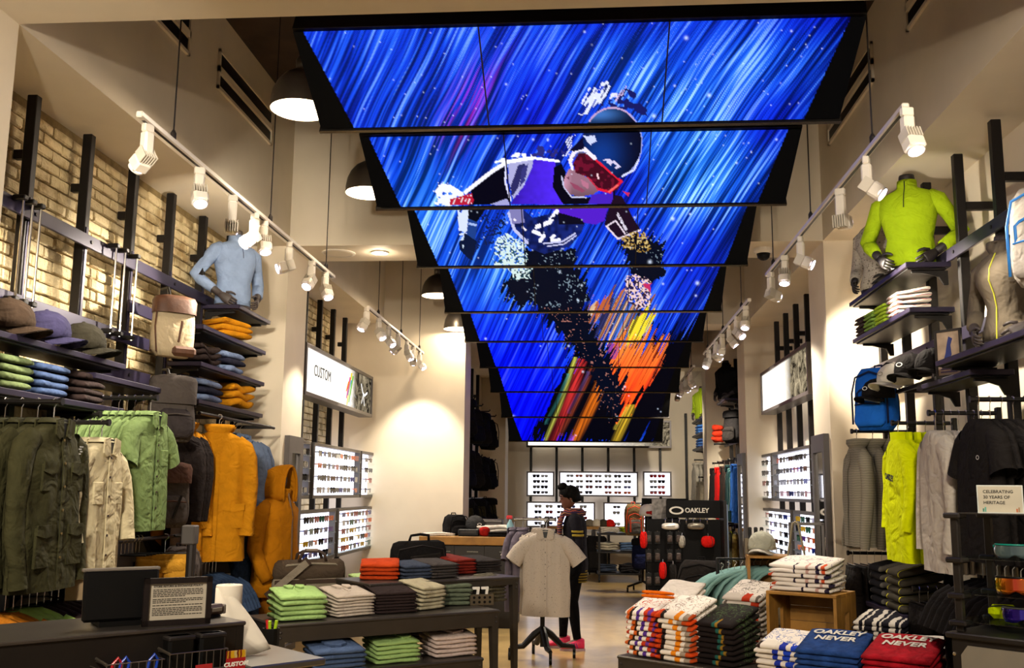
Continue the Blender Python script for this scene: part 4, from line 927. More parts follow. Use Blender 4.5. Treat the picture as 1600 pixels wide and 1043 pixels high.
# packs
CANV = fabric('canvas', 'a8987c', .08, 8, .25, 60); LEATH = mat('brown_leather', '4a2d1c', .55, 0, .2, 14, .2, 40); GREYC = fabric('grey_pack', '4a433f', .1, 10); GREYL = fabric('pack_lining', '3a3434')
p = at(268, 557, X=-2.92); b1 = backpack('cream canvas backpack with brown leather lid hung on the left wall', (-2.92, p.y, p.z), .75, CANV, CANV, .31, .42, .17, LEATH, 'packs hung on the left wall', pocket=False, flap_h=.28)
MB().box((.02, -.088, .17), (.012, .012, .15), 0, .12).build('zipper', LEATH, b1); MB().cbox((.06, -.06, .035), (.17, .07, .07), .02).build('base_patch', LEATH, b1)
MB().tube([(-.13, -.06, .02), (-.145, -.05, .2), (-.135, -.05, .38)], .006, 6).build('piping', LEATH, b1)
MB().tube([(0, .1, .44), (0, .16, .52), (0, .30, .53)], .01, 6).build('hook', BLACKM, b1)
p = at(272, 690, X=-2.87); b2 = backpack('charcoal flap backpack hung below the canvas one', (-2.9, p.y, p.z), .7, GREYC, GREYL, .33, .45, .18, GREYC, 'packs hung on the left wall', flap_h=.42)
MB().tube([(0, .1, .46), (0, .16, .52), (0, .28, .53)], .01, 6).build('hook', BLACKM, b2)
p = at(268, 824, X=-2.84); b3 = backpack('grey backpack with brown flap hung lowest, beside the green shirts', (-2.88, p.y, p.z), .7, GREYC, GREYC, .31, .43, .17, fabric('brown_flap', '50382f'), 'packs hung on the left wall', flap_h=.3)
MB().box((.03, -.125, .14), (.014, .012, .16), 0, .3).build('zipper', BLACKM, b3); MB().tube([(0, .1, .44), (0, .16, .5), (0, .28, .51)], .01, 6).build('hook', BLACKM, b3)
# ---- hung rows (arms stand out from the wall, fronts turned to the aisle)
OLIVE = fabric('olive', '35331f', .16, 12, .35, 40); CREAM = fabric('cream_cotton', 'b4a888', .08, 10, .3, 30); SAGE = fabric('sage', '66794a', .12, 10); BTN = mat('button_horn', '2b1c14', .4, 0, 0); BTNB = mat('button_brass', '8a7445', .35, .8, 0)
def arm_row(proto, n, y, z, xtip, gap, what, where, armlab, rzj=.05, dy=0):
    a = faceout('hang_rail', armlab, (XU+.03, y, z), (xtip+.03, y, z))
    return row(proto, n, (xtip, y, z-.008), (-gap, 0, 0), PI/2, lambda i: ('front %s %s' % (what, where)) if i == 0 else '%s %s, %s behind the front one' % (what, where, ORD[i-1]), rzj)
g = garment('field_jacket', 'x', 'jacket', OLIVE, .80, .22, .27, .275, .075, 'long', 'shirt', True, ((-.13, -.20, .12, .13, True), (.13, -.20, .12, .13, True), (-.14, -.50, .15, .19, True), (.14, -.50, .15, .19, True)), 3, 'olive field jackets on the left wall', mbut=BTNB, slen=.66, cuff=True, wr=.011)
bd = MB()
for i in range(4): bd.box((.155-.012*(i % 2), -.075, -.105-.135-.012*i+.03), (.03-.006*i, .004, .007))
bd.build('chest_badge', mat('badge_silver', 'b9b6b0', .4, .5, 0), g)
arm_row(g, 6, 4.72, 2.07, -2.66, .085, 'olive field jacket', 'on the left wall rail', 'black rail arm carrying the olive jackets')
g = garment('casual_shirt', 'x', 'shirt', CREAM, .74, .19, .225, .22, .06, 'long', 'shirt', True, ((-.1, -.21, .1, .12, False), (.1, -.21, .1, .12, False)), 5, 'cream shirts on the left wall', mbut=BTN, slen=.42, cuff=True, spread=.03)
arm_row(g, 6, 5.22, 2.0, -2.66, .07, 'cream button shirt', 'on the left wall', 'black rail arm carrying the cream shirts')
g = garment('polo_shirt', 'x', 'shirt', SAGE, .68, .19, .235, .235, .06, 'short', 'shirt', True, ((.1, -.2, .09, .10, False),), 7, 'sage shirts on the left wall', mbut=BTN)
arm_row(g, 8, 5.8, 2.19, -2.66, .05, 'sage green short-sleeved shirt', 'on the left wall', 'black rail arm carrying the sage shirts')
DKG = fabric('dark_green', '1d2218'); 
g = garment('polo_shirt', 'x', 'shirt', DKG, .68, .19, .235, .235, .06, 'short', 'shirt', False, (), 8, 'dark green shirts on the left wall')
arm_row(g, 4, 5.68, 2.08, -2.95, .06, 'dark green shirt', 'on the left wall', 'short black rail arm with dark green shirts')
# yellow coats, dark jackets and blue shirts hang from a bar along the wall, fronts towards the entrance
t = thing('hang_rail', 'black hanging bar under the lowest shelf beside the pillar', 'rail', (-2.82, 7.95, 2.188))
MB().tube([(0, -1.0, 0), (0, .72, 0)], .013, 10).build('bar', BLACKM, t)
for yy in (-.6, .6): MB().cbox((-.2, yy, 0), (.42, .025, .03), .003).build('arm', BLACKM, t)
COATP = ((-.13, -.55, .15, .17, True), (.13, -.55, .15, .17, True))
g = garment('rain_coat', 'x', 'coat', YEL, .96, .18, .21, .225, .065, 'long', 'hood', True, COATP, 11, 'mustard rain coats on the left wall', slen=.66, cuff=True, wr=.011)
place(g, (-2.8, 7.3, 2.18), .45); g['label'] = 'front mustard hooded rain coat beside the pillar, facing the entrance'; copy_tree(g, (-2.95, 7.02, 2.18), 1.15, 'mustard rain coat turned to the aisle, left of the front one'); copy_tree(g, (-2.86, 7.5, 2.18), .5, 'rearmost of the three mustard rain coats')
DJ = fabric('charcoal_jacket', '26201f')
g = garment('hanging_jacket', 'x', 'jacket', DJ, .78, .21, .25, .25, .07, 'long', 'zip', True, (), 12, 'charcoal jackets left of the coats')
row(g, 3, (-3.06, 6.86, 2.18), (-.0, .07, 0), .6, lambda i: 'charcoal jacket half hidden behind the mustard coats, %s from the front' % ORD[i], .1)
LBL = fabric('light_blue_shirt', '64748f', .12, 14)
g = garment('casual_shirt', 'x', 'shirt', LBL, .72, .19, .23, .23, .06, 'long', 'shirt', True, (), 13, 'light blue shirts at the pillar', mbut=BTN, mcol=LBL)
row(g, 3, (-2.96, 8.0, 2.18), (0, .1, 0), .5, lambda i: 'light blue shirt hanging next to the pillar, %s from the front' % ORD[i], .08)
# ---- lower level
def rail_along(label, x, y0, y1, z):
    t = thing('hang_rail', label, 'rail', (x, (y0+y1)/2, z)); MB().tube([(0, -(y1-y0)/2, 0), (0, (y1-y0)/2, 0)], .013, 10).build('bar', BLACKM, t)
    for yy in (-(y1-y0)/2+.1, (y1-y0)/2-.1): MB().cbox(((XU-x)/2, yy, 0), (XU-x, .025, .03), .003).build('arm', BLACKM, t)
rail_along('low hanging bar behind the checkout counter', -2.86, 4.5, 5.75, 1.155)
ORG = fabric('orange_tee', 'b9711f'); LIME = fabric('lime', '9dc463', .08, 10); CHO = fabric('chocolate', '271c1b')
seq = [(ORG, 'orange')]*3+[(LIME, 'lime green')]*3+[(CHO, 'chocolate brown')]*5
pro = {}
cnt = {}
for i, (m, nm) in enumerate(seq):
    lab = '%s tee on the low left bar, %s of its colour' % (nm, ORD[cnt.get(nm, 0)]); cnt[nm] = cnt.get(nm, 0)+1
    loc = (-2.84, 4.60+.07*i, 1.147)
    if nm not in pro: pro[nm] = garment('hanging_tee', lab, 'tee', m, .66, .19, .22, .22, .045, 'short', 'crew', False, (), 20+i, 'tees on the low left bar'); place(pro[nm], loc, .35)
    else: copy_tree(pro[nm], loc, .35+random.uniform(-.06, .06), lab)
g = garment('casual_shirt', 'denim blue shirt at the far end of the low left bar', 'shirt', fabric('denim_shirt', '42536e', .15, 14), .7, .19, .22, .22, .05, 'long', 'shirt', True, (), 31, 'tees on the low left bar', mbut=BTN); place(g, (-2.84, 5.48, 1.147), .5)
# mustard shorts, grey bag and blue shirts between counter and coats
rail_along('low hanging bar below the sage shirts', -2.88, 5.9, 7.0, 1.32)
hook_row('clip_hanger', lambda i: 'empty clip hanger below the sage shirts, %s from the entrance' % ORD[i], 'hanger', 6, (-2.88, 6.0, 1.325), (0, .05, 0), .2, HANGM, 'empty clip hangers below the sage shirts', .15)
SH = fabric('mustard_short', 'b8842a', .15, 14)
t = thing('hanging_shorts', 'mustard shorts clipped to a hanger behind the checkout sign', 'shorts', (-2.74, 6.32, 1.33), .35)
MB().loft([sring(.17, .03, -.11, 20, .8), sring(.18, .045, -.22, 20, .8, wr=.004, ph=2)], True, True).build('seat', SH, t, True)
for s in (-1, 1): MB().loft([sring(.088, .045, -.21, 14, .85, cx=s*.088), sring(.095, .05, -.42, 14, .85, wr=.003, ph=s, cx=s*.09)], False, True).build('leg', SH, t, True)
MB().loft([sring(.173, .034, -.105, 20, .8), sring(.173, .034, -.135, 20, .8)], True, True).build('waistband', SH, t)
MB().tube([(0, 0, -.1), (0, 0, -.02), (.012, 0, -.006), (.02, 0, .008), (.012, 0, .022), (-.006, 0, .024)], .003, 5).build('hanger_hook', CHROME, t); MB().tube([(-.15, 0, -.1), (.15, 0, -.1)], .006, 6).build('hanger_bar', HANGM, t)
p = at(252, 921, X=-2.75); t2 = backpack('grey quilted pack on the low bar right of the mustard shorts', (-2.8, 6.75, .95), .6, fabric('quilt_grey', '5a514d'), fabric('quilt_grey2', '4c4441'), .28, .3, .14, None, None, pocket=True, lid=False)
MB().tube([(0, .08, .3), (0, .04, .365), (-.06, -.0, .375)], .008, 6).build('hook', BLACKM, t2)
rail_along('low hanging bar below the mustard coats', -2.86, 7.1, 8.6, 1.12)
BS = fabric('blue_work_shirt', '33445f', .15, 14)
g = garment('casual_shirt', 'x', 'shirt', BS, .7, .19, .22, .22, .05, 'short', 'crew', False, (), 33, 'blue shirts on the low bar')
row(g, 6, (-2.86, 7.2, 1.112), (0, .07, 0), .4, lambda i: 'dull blue shirt on the low bar behind the checkout sign, %s from the front' % ORD[i], .06)
JEAN = fabric('jean_blue', '2e3b52', .3, 40)
pr = trousers('x', (0, 0, 0), 0, JEAN, .9, .16, 'jeans on the low bar')
row(pr, 6, (-2.76, 8.05, 1.387), (.0, .09, 0), .5, lambda i: 'blue jeans hanging under the light blue shirts, %s from the front' % ORD[i], .1)
t = thing('hang_rail', 'hanging bar for jeans beside the pillar', 'rail', (-2.76, 8.25, 1.395)); MB().tube([(0, -.35, 0), (0, .4, 0)], .012, 8).build('bar', BLACKM, t); MB().cbox((-.26, .3, 0), (.54, .025, .03), .003).build('arm', BLACKM, t)
p = at(90, 905, X=-2.95); t = thing('price_card', 'small tan price card on the left wall under the olive jackets', 'card', (-2.62, 4.98, 1.08), .6)
MB().box((0, 0, .05), (.085, .004, .10)).build('card', mat('kraft_card', '7d6a50', .8), t); MB().box((0, .006, .0), (.09, .012, .012)).build('clip', BLACKM, t); MB().tube([(0, .01, 0), (-.1, .25, .0), (-.6, .3, .0)], .005, 6).build('arm', BLACKM, t)
# slim post with square head in front of the coats
p = at(297, 835, Y=6.2); t = thing('card_reader_post', 'dark post with a square grey head in front of the mustard coats', 'post', (p.x, 6.2, 0))
MB().cbox((0, 0, p.z), (.085, .085, .12), .008).build('head', mat('post_grey', '4a4542', .5), t); MB().tube([(.015, 0, 0), (.015, 0, p.z-.05)], .03, 12).build('pole', DARKM, t); MB().lathe([(.16, 0), (.16, .02), (.04, .03)], 18, (.015, 0, 0)).build('foot', DARKM, t)
# ---- checkout counter
th = math.radians(46.6); CT = thing('checkout_counter', 'dark steel checkout counter at the lower left corner', 'counter', (-1.45, 4.174, 0), th)
CM = mat('counter_steel', '2a2522', .35, .5, .1, 4)
MB().bb((-1.8, .02, 0), (-.0, .5, 1.085)).build('body', CM, CT); MB().cbox((-.9, .25, 1.0925), (1.82, .52, .016), .004).build('top', mat('counter_edge', '57504a', .3, .7, .1), CT)
MB().bb((-1.8, 0, .0), (0, .02, 1.085)).build('front_panel', CM, CT); MB().bb((-.03, -.002, .0), (.004, .5, 1.084)).build('end_panel', CM, CT)
def ct(x, y, z): q = rotz((x, y, 0), th); return (-1.45+q[0], 4.174+q[1], z)
# monitor back and framed policy
t = thing('monitor', 'black flat monitor seen from behind on the checkout counter', 'monitor', ct(-.455, .17, 1.101), th-.15)
MB().cbox((0, 0, .12), (.29, .03, .2), .01, rx=-.1).build('case', BLACKP, t); MB().cbox((0, .02, .22), (.3, .04, .014), .004).build('top_edge', mat('monitor_edge', '6b6259', .4), t)
MB().box((0, .06, .01), (.16, .16, .02)).build('stand', BLACKP, t)
t = thing('policy_sign', 'framed store policy notice standing on the checkout counter', 'sign', ct(-.265, .06, 1.101), th-.2)
FR = mat('sign_frame', '1a1211', .4)
for a in (((-.135, -.01, 0), (.135, .012, .022)), ((-.135, -.01, .165), (.135, .012, .187)), ((-.135, -.01, 0), (-.113, .012, .187)), ((.113, -.01, 0), (.135, .012, .187))): MB().bb(*a).build('frame_bar', FR, t)
pp = MB().bb((-.113, 0, .022), (.113, .006, .165)).build('paper', mat('policy_paper', 'b5aa98', .8, 0, .03), t)
INK = mat('ink', '2a2622', .8, 0, 0)
text_mesh('STORE RETURN & EXCHANGE POLICY', .0115, INK, 'heading', pp, .0004, 'CENTER', (0, -.0012, .15), sx=.98, bold=.0003)
ln = MB(); r_ = random.Random(3); z = .142
for i in range(17):
    if i in (5, 9, 11): z -= .0045; continue
    x = -.098
    while x < .098-(.07 if i in (4, 8, 15) else 0):
        w = r_.uniform(.006, .018); ln.bb((x, -.0008, z-.0032), (min(x+w, .1), .0002, z)); x += w+.0025
    z -= .0066
tag(ln.build('text_lines', INK, pp), kind='stuff')
t = thing('barcode_scanner', 'small brown and grey handset resting on the counter end', 'scanner', ct(-.06, .2, 1.101), th+.4)
MB().cbox((0, 0, .03), (.15, .055, .045), .012).build('case', mat('scanner_brown', '4c3a34', .5), t); MB().cbox((.02, -.028, .032), (.06, .004, .016), .001).build('label_plate', mat('scanner_label', 'a49a8c', .6), t); MB().cbox((.07, 0, .03), (.018, .057, .04), .004).build('end_cap', mat('scanner_cap', '8a8178', .5), t); MB().cbox((0, 0, .004), (.1, .05, .008), .002).build('foot', BLACKP, t)
# lower bench with paper roll at the counter end
t = thing('packing_bench', 'low steel packing bench at the end of checkout counter', 'bench', ct(.18, .3, 0), th)
MB().cbox((0.02, 0, .905), (.36, .7, .03), .006).build('top', mat('bench_steel', '6f6b66', .3, .85, .06), t); MB().bb((-.14, -.3, 0), (.16, .3, .89)).build('body', CM, t)
pr_ = at(382, 941, Z=1.2); PAP = mat('white_paper', 'c9bfae', .75, 0, .03)
t = thing('paper_roll', 'standing white paper roll with a loose sheet pulled down to the bench', 'paper roll', ct(.15, .44, .924), .4)
MB().lathe([(.02, .285), (.057, .285), (.06, .28), (.06, 0), (.02, 0), (.02, .285)], 28, cap=False).build('roll', PAP, t, True)
sh = MB(); rr = []
for i in range(11):
    u = i/10; z = .27*(1-u)**.9+.004; x0 = -.062-.01*u; x1 = -.015+.2*u**.9; y = -.03-.035*min(1, u*4)-.13*u**1.6
    rr.append([(x0+(x1-x0)*j/8, y-.03*u*math.sin(j/8*PI*1.3)+.002*math.sin(j*1.7), z+.012*u*math.sin(j)) for j in range(9)])
sh.loft([a+[(x, y+.0015, z) for x, y, z in reversed(a)] for a in rr]); sh.build('loose_sheet', PAP, t, True)
t = thing('pen_cup', 'small cup of red and lime topped markers beside the folding table', 'cup', (at(420, 985, Z=.93).x, at(420, 985, Z=.93).y, .0))
p = at(424, 975, Y=5.3); t.location = (p.x, 5.3, 0)
MB().lathe([(.04, .82), (.045, .82), (.045, .92), (.04, .92), (.038, .83)], 14).build('cup', BLACKP, t); MB().lathe([(.12, 0), (.12, .02), (.025, .03), (.025, .82), (.05, .82)], 14).build('stand', BLACKM, t)
for i, (c, dx, dy) in enumerate((('a81518', -.02, .01), ('8fae1c', .02, 0), ('8fae1c', .0, -.02))): MB().tube([(dx*.5, dy*.5, .83), (dx*1.4, dy*1.4, .96)], .009, 8).build('marker', mat('marker'+c, c, .4), t)
# wire baskets clipped to the counter front
WIRE = mat('wire_steel', '7a7064', .3, .8, 0)
def basket(label, x0, x1, z1):
    t = thing('wire_basket', label, 'basket', ct(x0, -.004, z1-.14), th, 'wire baskets on the checkout front'); w = x1-x0; d = .11
    b = MB()
    for z in (0, .07, .14): b.tube([(0, -d, z), (w, -d, z)], .0022, 5).tube([(0, -d, z), (0, 0, z)], .0022, 5).tube([(w, -d, z), (w, 0, z)], .0022, 5)
    tag(b.build('wires', WIRE, t), kind='stuff')
    for i in range(int(w/.03)+1): b2 = MB().tube([(i*.03, -d, 0), (i*.03, -d, .14)], .0018, 5).build('upright_wire', WIRE, t)
    MB().bb((0, -d, -.004), (w, 0, 0)).build('floor_tray', WIRE, t); MB().tube([(0, -d, .14), (0, 0, .15)], .006, 6).build('side_arm', WIRE, t)
    return t
basket('leftmost wire basket on the checkout front, empty', -.86, -.62, .985); basket('middle wire basket on the checkout front with red and blue rings', -.60, -.38, 1.0); basket('right wire basket on the checkout front with dark cases', -.36, -.12, 1.015)
for i, (x, c, lab) in enumerate(((-.56, 'b01820', 'red plastic ring in the middle wire basket'), (-.53, '1b3fa8', 'blue plastic ring in the middle wire basket'), (-.42, '1b3fa8', 'blue ring at the right end of the middle wire basket'))):
    t = thing('key_ring', lab, 'ring', ct(x, -.07, .865), th); MB().tube([(0, 0, 0), (-.012, 0, .07), (.0, 0, .13), (.018, 0, .15), (.032, 0, .13), (.02, 0, .06), (.008, 0, .0)], .006, 7).build('loop', mat('ring'+c, c, .3), t); MB().cbox((.004, 0, .01), (.02, .012, .02), .003).build('clasp', CHROME, t)
def card(label, x, z, w, h, c, txt=None, top=None, fg='f2eee4', y=-.118):
    t = thing('gift_card', label, 'card', ct(x, y, z), th, 'cards on the checkout front'); MB().cbox((0, 0, h/2), (w, .004, h), .001).build('card', mat('card'+c, c, .45), t)
    if top: MB().bb((-w/2, -.0025, h*.62), (w/2, -.002, h)).build('picture_band', top, t)
    if txt: text_mesh(txt, h*.30, mat('card_ink'+fg, fg, .6, 0, 0), 'lettering', t, .0004, 'CENTER', (0, -.003, h*.2), sx=1.15, bold=.001, shear=.15)
    return t
MULT = stripes('card_picture', [(0, '7a3416'), (.2, 'd0a020'), (.45, 'c8b070'), (.7, '6a2a12'), (.85, 'c89020')], 'X', .05, .5, .05)
card('red card lettered CUSTOM with yellow picture at the counter corner', -.085, .93, .085, .075, 'a81a20', 'CUSTOM', MULT)
card('small red and white card between the wire baskets', -.22, .90, .07, .065, 'b02a2c', None, None)
card('red card low in the middle wire basket', -.46, .875, .075, .06, 'b02a2c', None, None)
for i in range(2):
    t = thing('glasses_case', 'dark folded case in the right wire basket, %s one' % ('left', 'right')[i], 'case', ct(-.30+.13*i, -.055, .876), th); MB().cbox((0, 0, .1), (.11, .07, .2), .012).build('case', BLACKP, t); MB().cbox((0, 0, .19), (.112, .072, .02), .006).build('lid_edge', DARKM, t)
# ================================================================== eyewear walls (second bays and rear wall)
def upr(label, x, y, wallx, grp, z1=3.92, rz=0):
    t = thing('fixture_upright', label, 'upright', (x, y, 0), 0, grp)
    MB().cbox((0, 0, z1/2), (.062, .055, z1), .004).build('post', BLACKM, t)
    d = wallx-x
    for z in (3.56, 1.9): MB().cbox((d/2+math.copysign(.01, d), 0, z), (abs(d)-.03, .045, .055), .004).build('wall_bracket', BLACKM, t)
for i in range(5): upr('black upright behind the left eyewear displays, %s from the pillar' % ORD[i], XU, 10.3+.62*i, BL+.045, 'uprights behind the left eyewear displays')
for i in range(6): upr('black upright behind the right eyewear displays, %s from the pillar' % ORD[i], 2.5, 10.1+.62*i, BR, 'uprights behind the right eyewear displays')
for i in range(7):
    t = thing('fixture_upright', 'black upright on the rear wall, %s from the left' % ORD[i], 'upright', (-1.3+.575*i, 22.22, 0), 0, 'uprights on the rear wall')
    MB().cbox((0, 0, 1.7), (.055, .06, 3.4), .004).build('post', BLACKM, t)
    for z in (.5, 3.2): MB().cbox((0, .05, z), (.045, .06, .05), .003).build('wall_bracket', BLACKM, t)
PANEL = glow('eyewear_backlight', 'f2f0ff', 2.2); GSH = glass('glass_shelf', (.9, .96, .95), .2)
# eyewear prototypes: one mesh per colour
def shades_mb(kind=0):
    b = MB(); w = .034; h = .021 if kind != 1 else .026
    for s in (-1, 1):
        pts = [(s*.036+w*math.copysign(abs(math.cos(a))**.7, math.cos(a)), h*math.copysign(abs(math.sin(a))**.75, math.sin(a))+.025) for a in [2*PI*k/12 for k in range(12)]]
        b.prism(pts, .006, 'XZ', 0); b.box((s*.071, .055, .036), (.004, .115, .008))
    b.box((0, .002, .034), (.02, .006, .007)); b.box((0, .002, .043), (.13, .006, .006)) if kind == 0 else b.box((0, .003, .042), (.15, .006, .01))
    return b
SHC = [('black', '0c0c10'), ('grey', '4a4d55'), ('blue', '1d2e86'), ('red', '8e1a1c'), ('tortoise', '4a2b16'), ('purple', '4a2a8c'), ('white', 'b9b9b4'), ('orange', 'd05a14'), ('green', '1f5a4a'), ('yellow', 'c9a51e')]
SHP = {}
for nm, c in SHC: SHP[nm] = shades_mb(hash(nm) % 2 if False else len(nm) % 2).build('tmp', mat('shades_'+nm, c, .15, 0, 0)).data
for o in [o for o in bpy.data.objects if o.name.startswith('tmp')]: bpy.data.objects.remove(o)
RS = random.Random(21); NGL = [0]
def eyewear(label, short, loc, rz, w, h, ns, per, cols, d=.055, wall=.28):
    """back-lit cabinet hung on the uprights; origin bottom centre, front to -y"""
    t = thing('eyewear_display', label, 'display', loc, rz, 'back-lit eyewear displays'); f = .035
    for a in (((-w/2, -d, 0), (w/2, .05, f)), ((-w/2, -d, h-f), (w/2, .05, h)), ((-w/2, -d, f), (-w/2+f, .05, h-f)), ((w/2-f, -d, f), (w/2, .05, h-f))): MB().bb(*a).build('frame_bar', GREYF, t)
    MB().bb((-w/2+f, .02, f), (w/2-f, .05, h-f)).build('light_panel', PANEL, t)
    for x in (-w*.3, w*.3): MB().bb((x-.03, .05, h*.5-.03), (x+.03, wall, h*.5+.03)).build('mount_arm', BLACKM, t)
    zs = [f+(h-2*f)*(i+.12)/ns for i in range(ns)]; R_ = Matrix.Rotation(rz, 3, 'Z')
    for i, z in enumerate(zs):
        MB().bb((-w/2+f, -d-.02, z-.004), (w/2-f, .02, z+.002)).build('glass_shelf', GSH, t)
    for i, z in enumerate(zs):
        n = per; xs = [-w/2+f+.1+(w-2*f-.2)*(j+.5)/n+RS.uniform(-.008, .008) for j in range(n)]; c_ = 0
        for j, x in enumerate(xs):
            if RS.random() < .06: continue
            nm = RS.choice(cols); o = bpy.data.objects.new('sunglasses', SHP[nm]); C.objects.link(o)
            q = R_ @ Vector((x, -d-.005, z+.006)); o.location = Vector(loc)+q; o.rotation_euler = (0, 0, rz+RS.uniform(-.12, .12))
            o.scale = (1.12, .4, 1.35); NGL[0] += 1
            tag(o, '%s sunglasses %s from left on %s shelf of %s' % (nm, ORD[j], ('bottom' if i == 0 else 'top' if i == ns-1 else ORD[i]), short), 'sunglasses', 'sunglasses in the back-lit displays')
    return t
dark = ['black']*5+['grey']*3+['blue', 'red', 'tortoise']; mixed = ['black', 'black', 'grey', 'blue', 'red', 'tortoise', 'purple', 'white', 'orange', 'green', 'yellow', 'red']
def side(x, pxa, pya, pxb, z0, h, rz, label, short, ns, per, cols):
    ya, yb = at(pxa, pya, X=x).y, at(pxb, pya, X=x).y
    if ya > yb: ya, yb = yb, ya
    return eyewear(label, short, (x+(-.1 if x < 0 else .1), (ya+yb)/2, z0), rz, yb-ya, h, ns, per, cols)
side(-2.9, 474, 735, 491, 1.55, .6, PI/2, 'upper eyewear display on the left wall, partly behind the pillar', 'the upper left-wall display by the pillar', 4, 2, dark)
side(-2.9, 496.5, 735, 568.5, 1.55, .6, PI/2, 'wide upper eyewear display on the left wall', 'the wide upper left-wall display', 4, 10, dark+['orange', 'white'])
side(-2.9, 570, 735, 590.5, 1.55, .6, PI/2, 'narrow upper eyewear display at the far end of left wall', 'the narrow upper left-wall display', 4, 2, dark)
side(-2.9, 474, 830, 530, .87, .56, PI/2, 'lower eyewear display on the left wall behind the mustard parka', 'the near lower left-wall display', 4, 6, mixed)
side(-2.9, 534.5, 825, 588, .87, .56, PI/2, 'lower eyewear display at the far end of left wall', 'the far lower left-wall display', 5, 8, mixed)
side(2.3, 1183, 745, 1199.5, 1.56, .61, -PI/2, 'narrow upper eyewear display at the far end of right wall', 'the narrow upper right-wall display', 4, 2, dark)
side(2.3, 1201, 740, 1259.5, 1.56, .61, -PI/2, 'wide upper eyewear display on the right wall', 'the wide upper right-wall display', 4, 10, dark+['red', 'purple'])
side(2.3, 1261.5, 740, 1282, 1.56, .61, -PI/2, 'upper eyewear display on the right wall beside the mirror', 'the upper right-wall display by the mirror', 4, 2, dark)
side(2.3, 1187, 830, 1230, .87, .59, -PI/2, 'lower eyewear display at the far end of right wall', 'the far lower right-wall display', 5, 5, dark+['purple', 'red'])
side(2.3, 1234, 830, 1283, .87, .59, -PI/2, 'lower eyewear display on the right wall beside the mirror', 'the near lower right-wall display', 5, 5, mixed)
YB = 22.05
for xa, xb, z0, h, lab, sh, ns, per, cols in ((-1.39, -.77, 1.54, .55, 'small upper eyewear display at the left of rear wall', 'the upper left rear display', 4, 2, ['grey', 'black', 'grey', 'white']),
    (-.67, 1.08, 1.55, .55, 'wide upper eyewear display in the middle of rear wall', 'the wide upper rear display', 4, 7, dark+['red', 'orange', 'tortoise']), (1.185, 1.81, 1.56, .55, 'small upper eyewear display at the right of rear wall', 'the upper right rear display', 4, 2, ['black', 'grey', 'red', 'red']),
    (-1.39, .13, .87, .56, 'lower left eyewear display on the rear wall behind the woman', 'the lower left rear display', 4, 5, dark+['orange', 'yellow', 'white']), (.31, 1.8, .87, .56, 'lower right eyewear display on the rear wall', 'the lower right rear display', 4, 4, ['grey', 'black', 'white'])):
    eyewear(lab, sh, ((xa+xb)/2, YB+.1, z0), 0, xb-xa, h, ns, per, cols, wall=.15)
# ---- light boxes
def art_mat(name, split, seed, strength, xr):
    if name in MATS: return MATS[name]
    m = bpy.data.materials.new(name); m.use_nodes = True; nt = m.node_tree; N, L = nt.nodes, nt.links; N.clear()
    tc = N.new('ShaderNodeTexCoord'); sx = N.new('ShaderNodeSeparateXYZ'); L.new(tc.outputs['Object'], sx.inputs[0])
    n = N.new('ShaderNodeTexNoise'); n.inputs['Scale'].default_value = 5; n.inputs['Detail'].default_value = 9; n.inputs['Roughness'].default_value = .75; n.inputs['Distortion'].default_value = 1.2
    mp = N.new('ShaderNodeMapping'); mp.inputs['Location'].default_value = (seed, seed, seed); L.new(tc.outputs['Object'], mp.inputs[0]); L.new(mp.outputs[0], n.inputs['Vector'])
    cr = N.new('ShaderNodeValToRGB'); e = cr.color_ramp.elements; e[0].position = .42; e[0].color = (*srgb('17120d'), 1); e[1].position = .68; e[1].color = (*srgb('a99a7d'), 1); L.new(n.outputs['Fac'], cr.inputs[0])
    ad = N.new('ShaderNodeMath'); ad.operation = 'MULTIPLY_ADD'; ad.inputs[1].default_value = .7; L.new(n.outputs['Fac'], ad.inputs[0]); L.new(sx.outputs[0], ad.inputs[2])
    mr = N.new('ShaderNodeMapRange'); mr.inputs[1].default_value = split; mr.inputs[2].default_value = split+xr; L.new(ad.outputs[0], mr.inputs[0])
    mx = N.new('ShaderNodeMix'); mx.data_type = 'RGBA'; mx.inputs[6].default_value = (*srgb('f4ece0'), 1); L.new(cr.outputs[0], mx.inputs[7]); L.new(mr.outputs[0], mx.inputs[0])
    em = N.new('ShaderNodeEmission'); em.inputs[1].default_value = strength; L.new(mx.outputs[2], em.inputs[0]); o = N.new('ShaderNodeOutputMaterial'); L.new(em.outputs[0], o.inputs[0])
    MATS[name] = m; return m
def lightbox(label, loc, rz, w, h, art, wall=.28):
    t = thing('light_box', label, 'light box', loc, rz, 'picture light boxes'); f = .04; d = .14
    for a in (((-w/2, -d, 0), (w/2, .04, f)), ((-w/2, -d, h-f), (w/2, .04, h)), ((-w/2, -d, f), (-w/2+f, .04, h-f)), ((w/2-f, -d, f), (w/2, .04, h-f))): MB().bb(*a).build('frame_bar', GREYF, t)
    for x in (-w*.3, w*.3): MB().bb((x-.03, .04, h*.5-.03), (x+.03, wall, h*.5+.03)).build('mount_arm', BLACKM, t)
    p = MB().bb((-w/2+f, -d+.02, f), (w/2-f, .04, h-f)).build('picture_panel', art, t); return t, p
t, p = lightbox('back-lit picture sign lettered CUSTOM above the left eyewear', (-3.02, 11.37, 2.6), PI/2, 3.14, .54, art_mat('art_custom', .75, 3.1, 1.5, .25))
text_mesh('CUSTOM', .17, glow('sign_ink', '5d5a55', .5), 'lettering', p, .001, 'LEFT', (-1.22, -.123, .24), bold=.0)
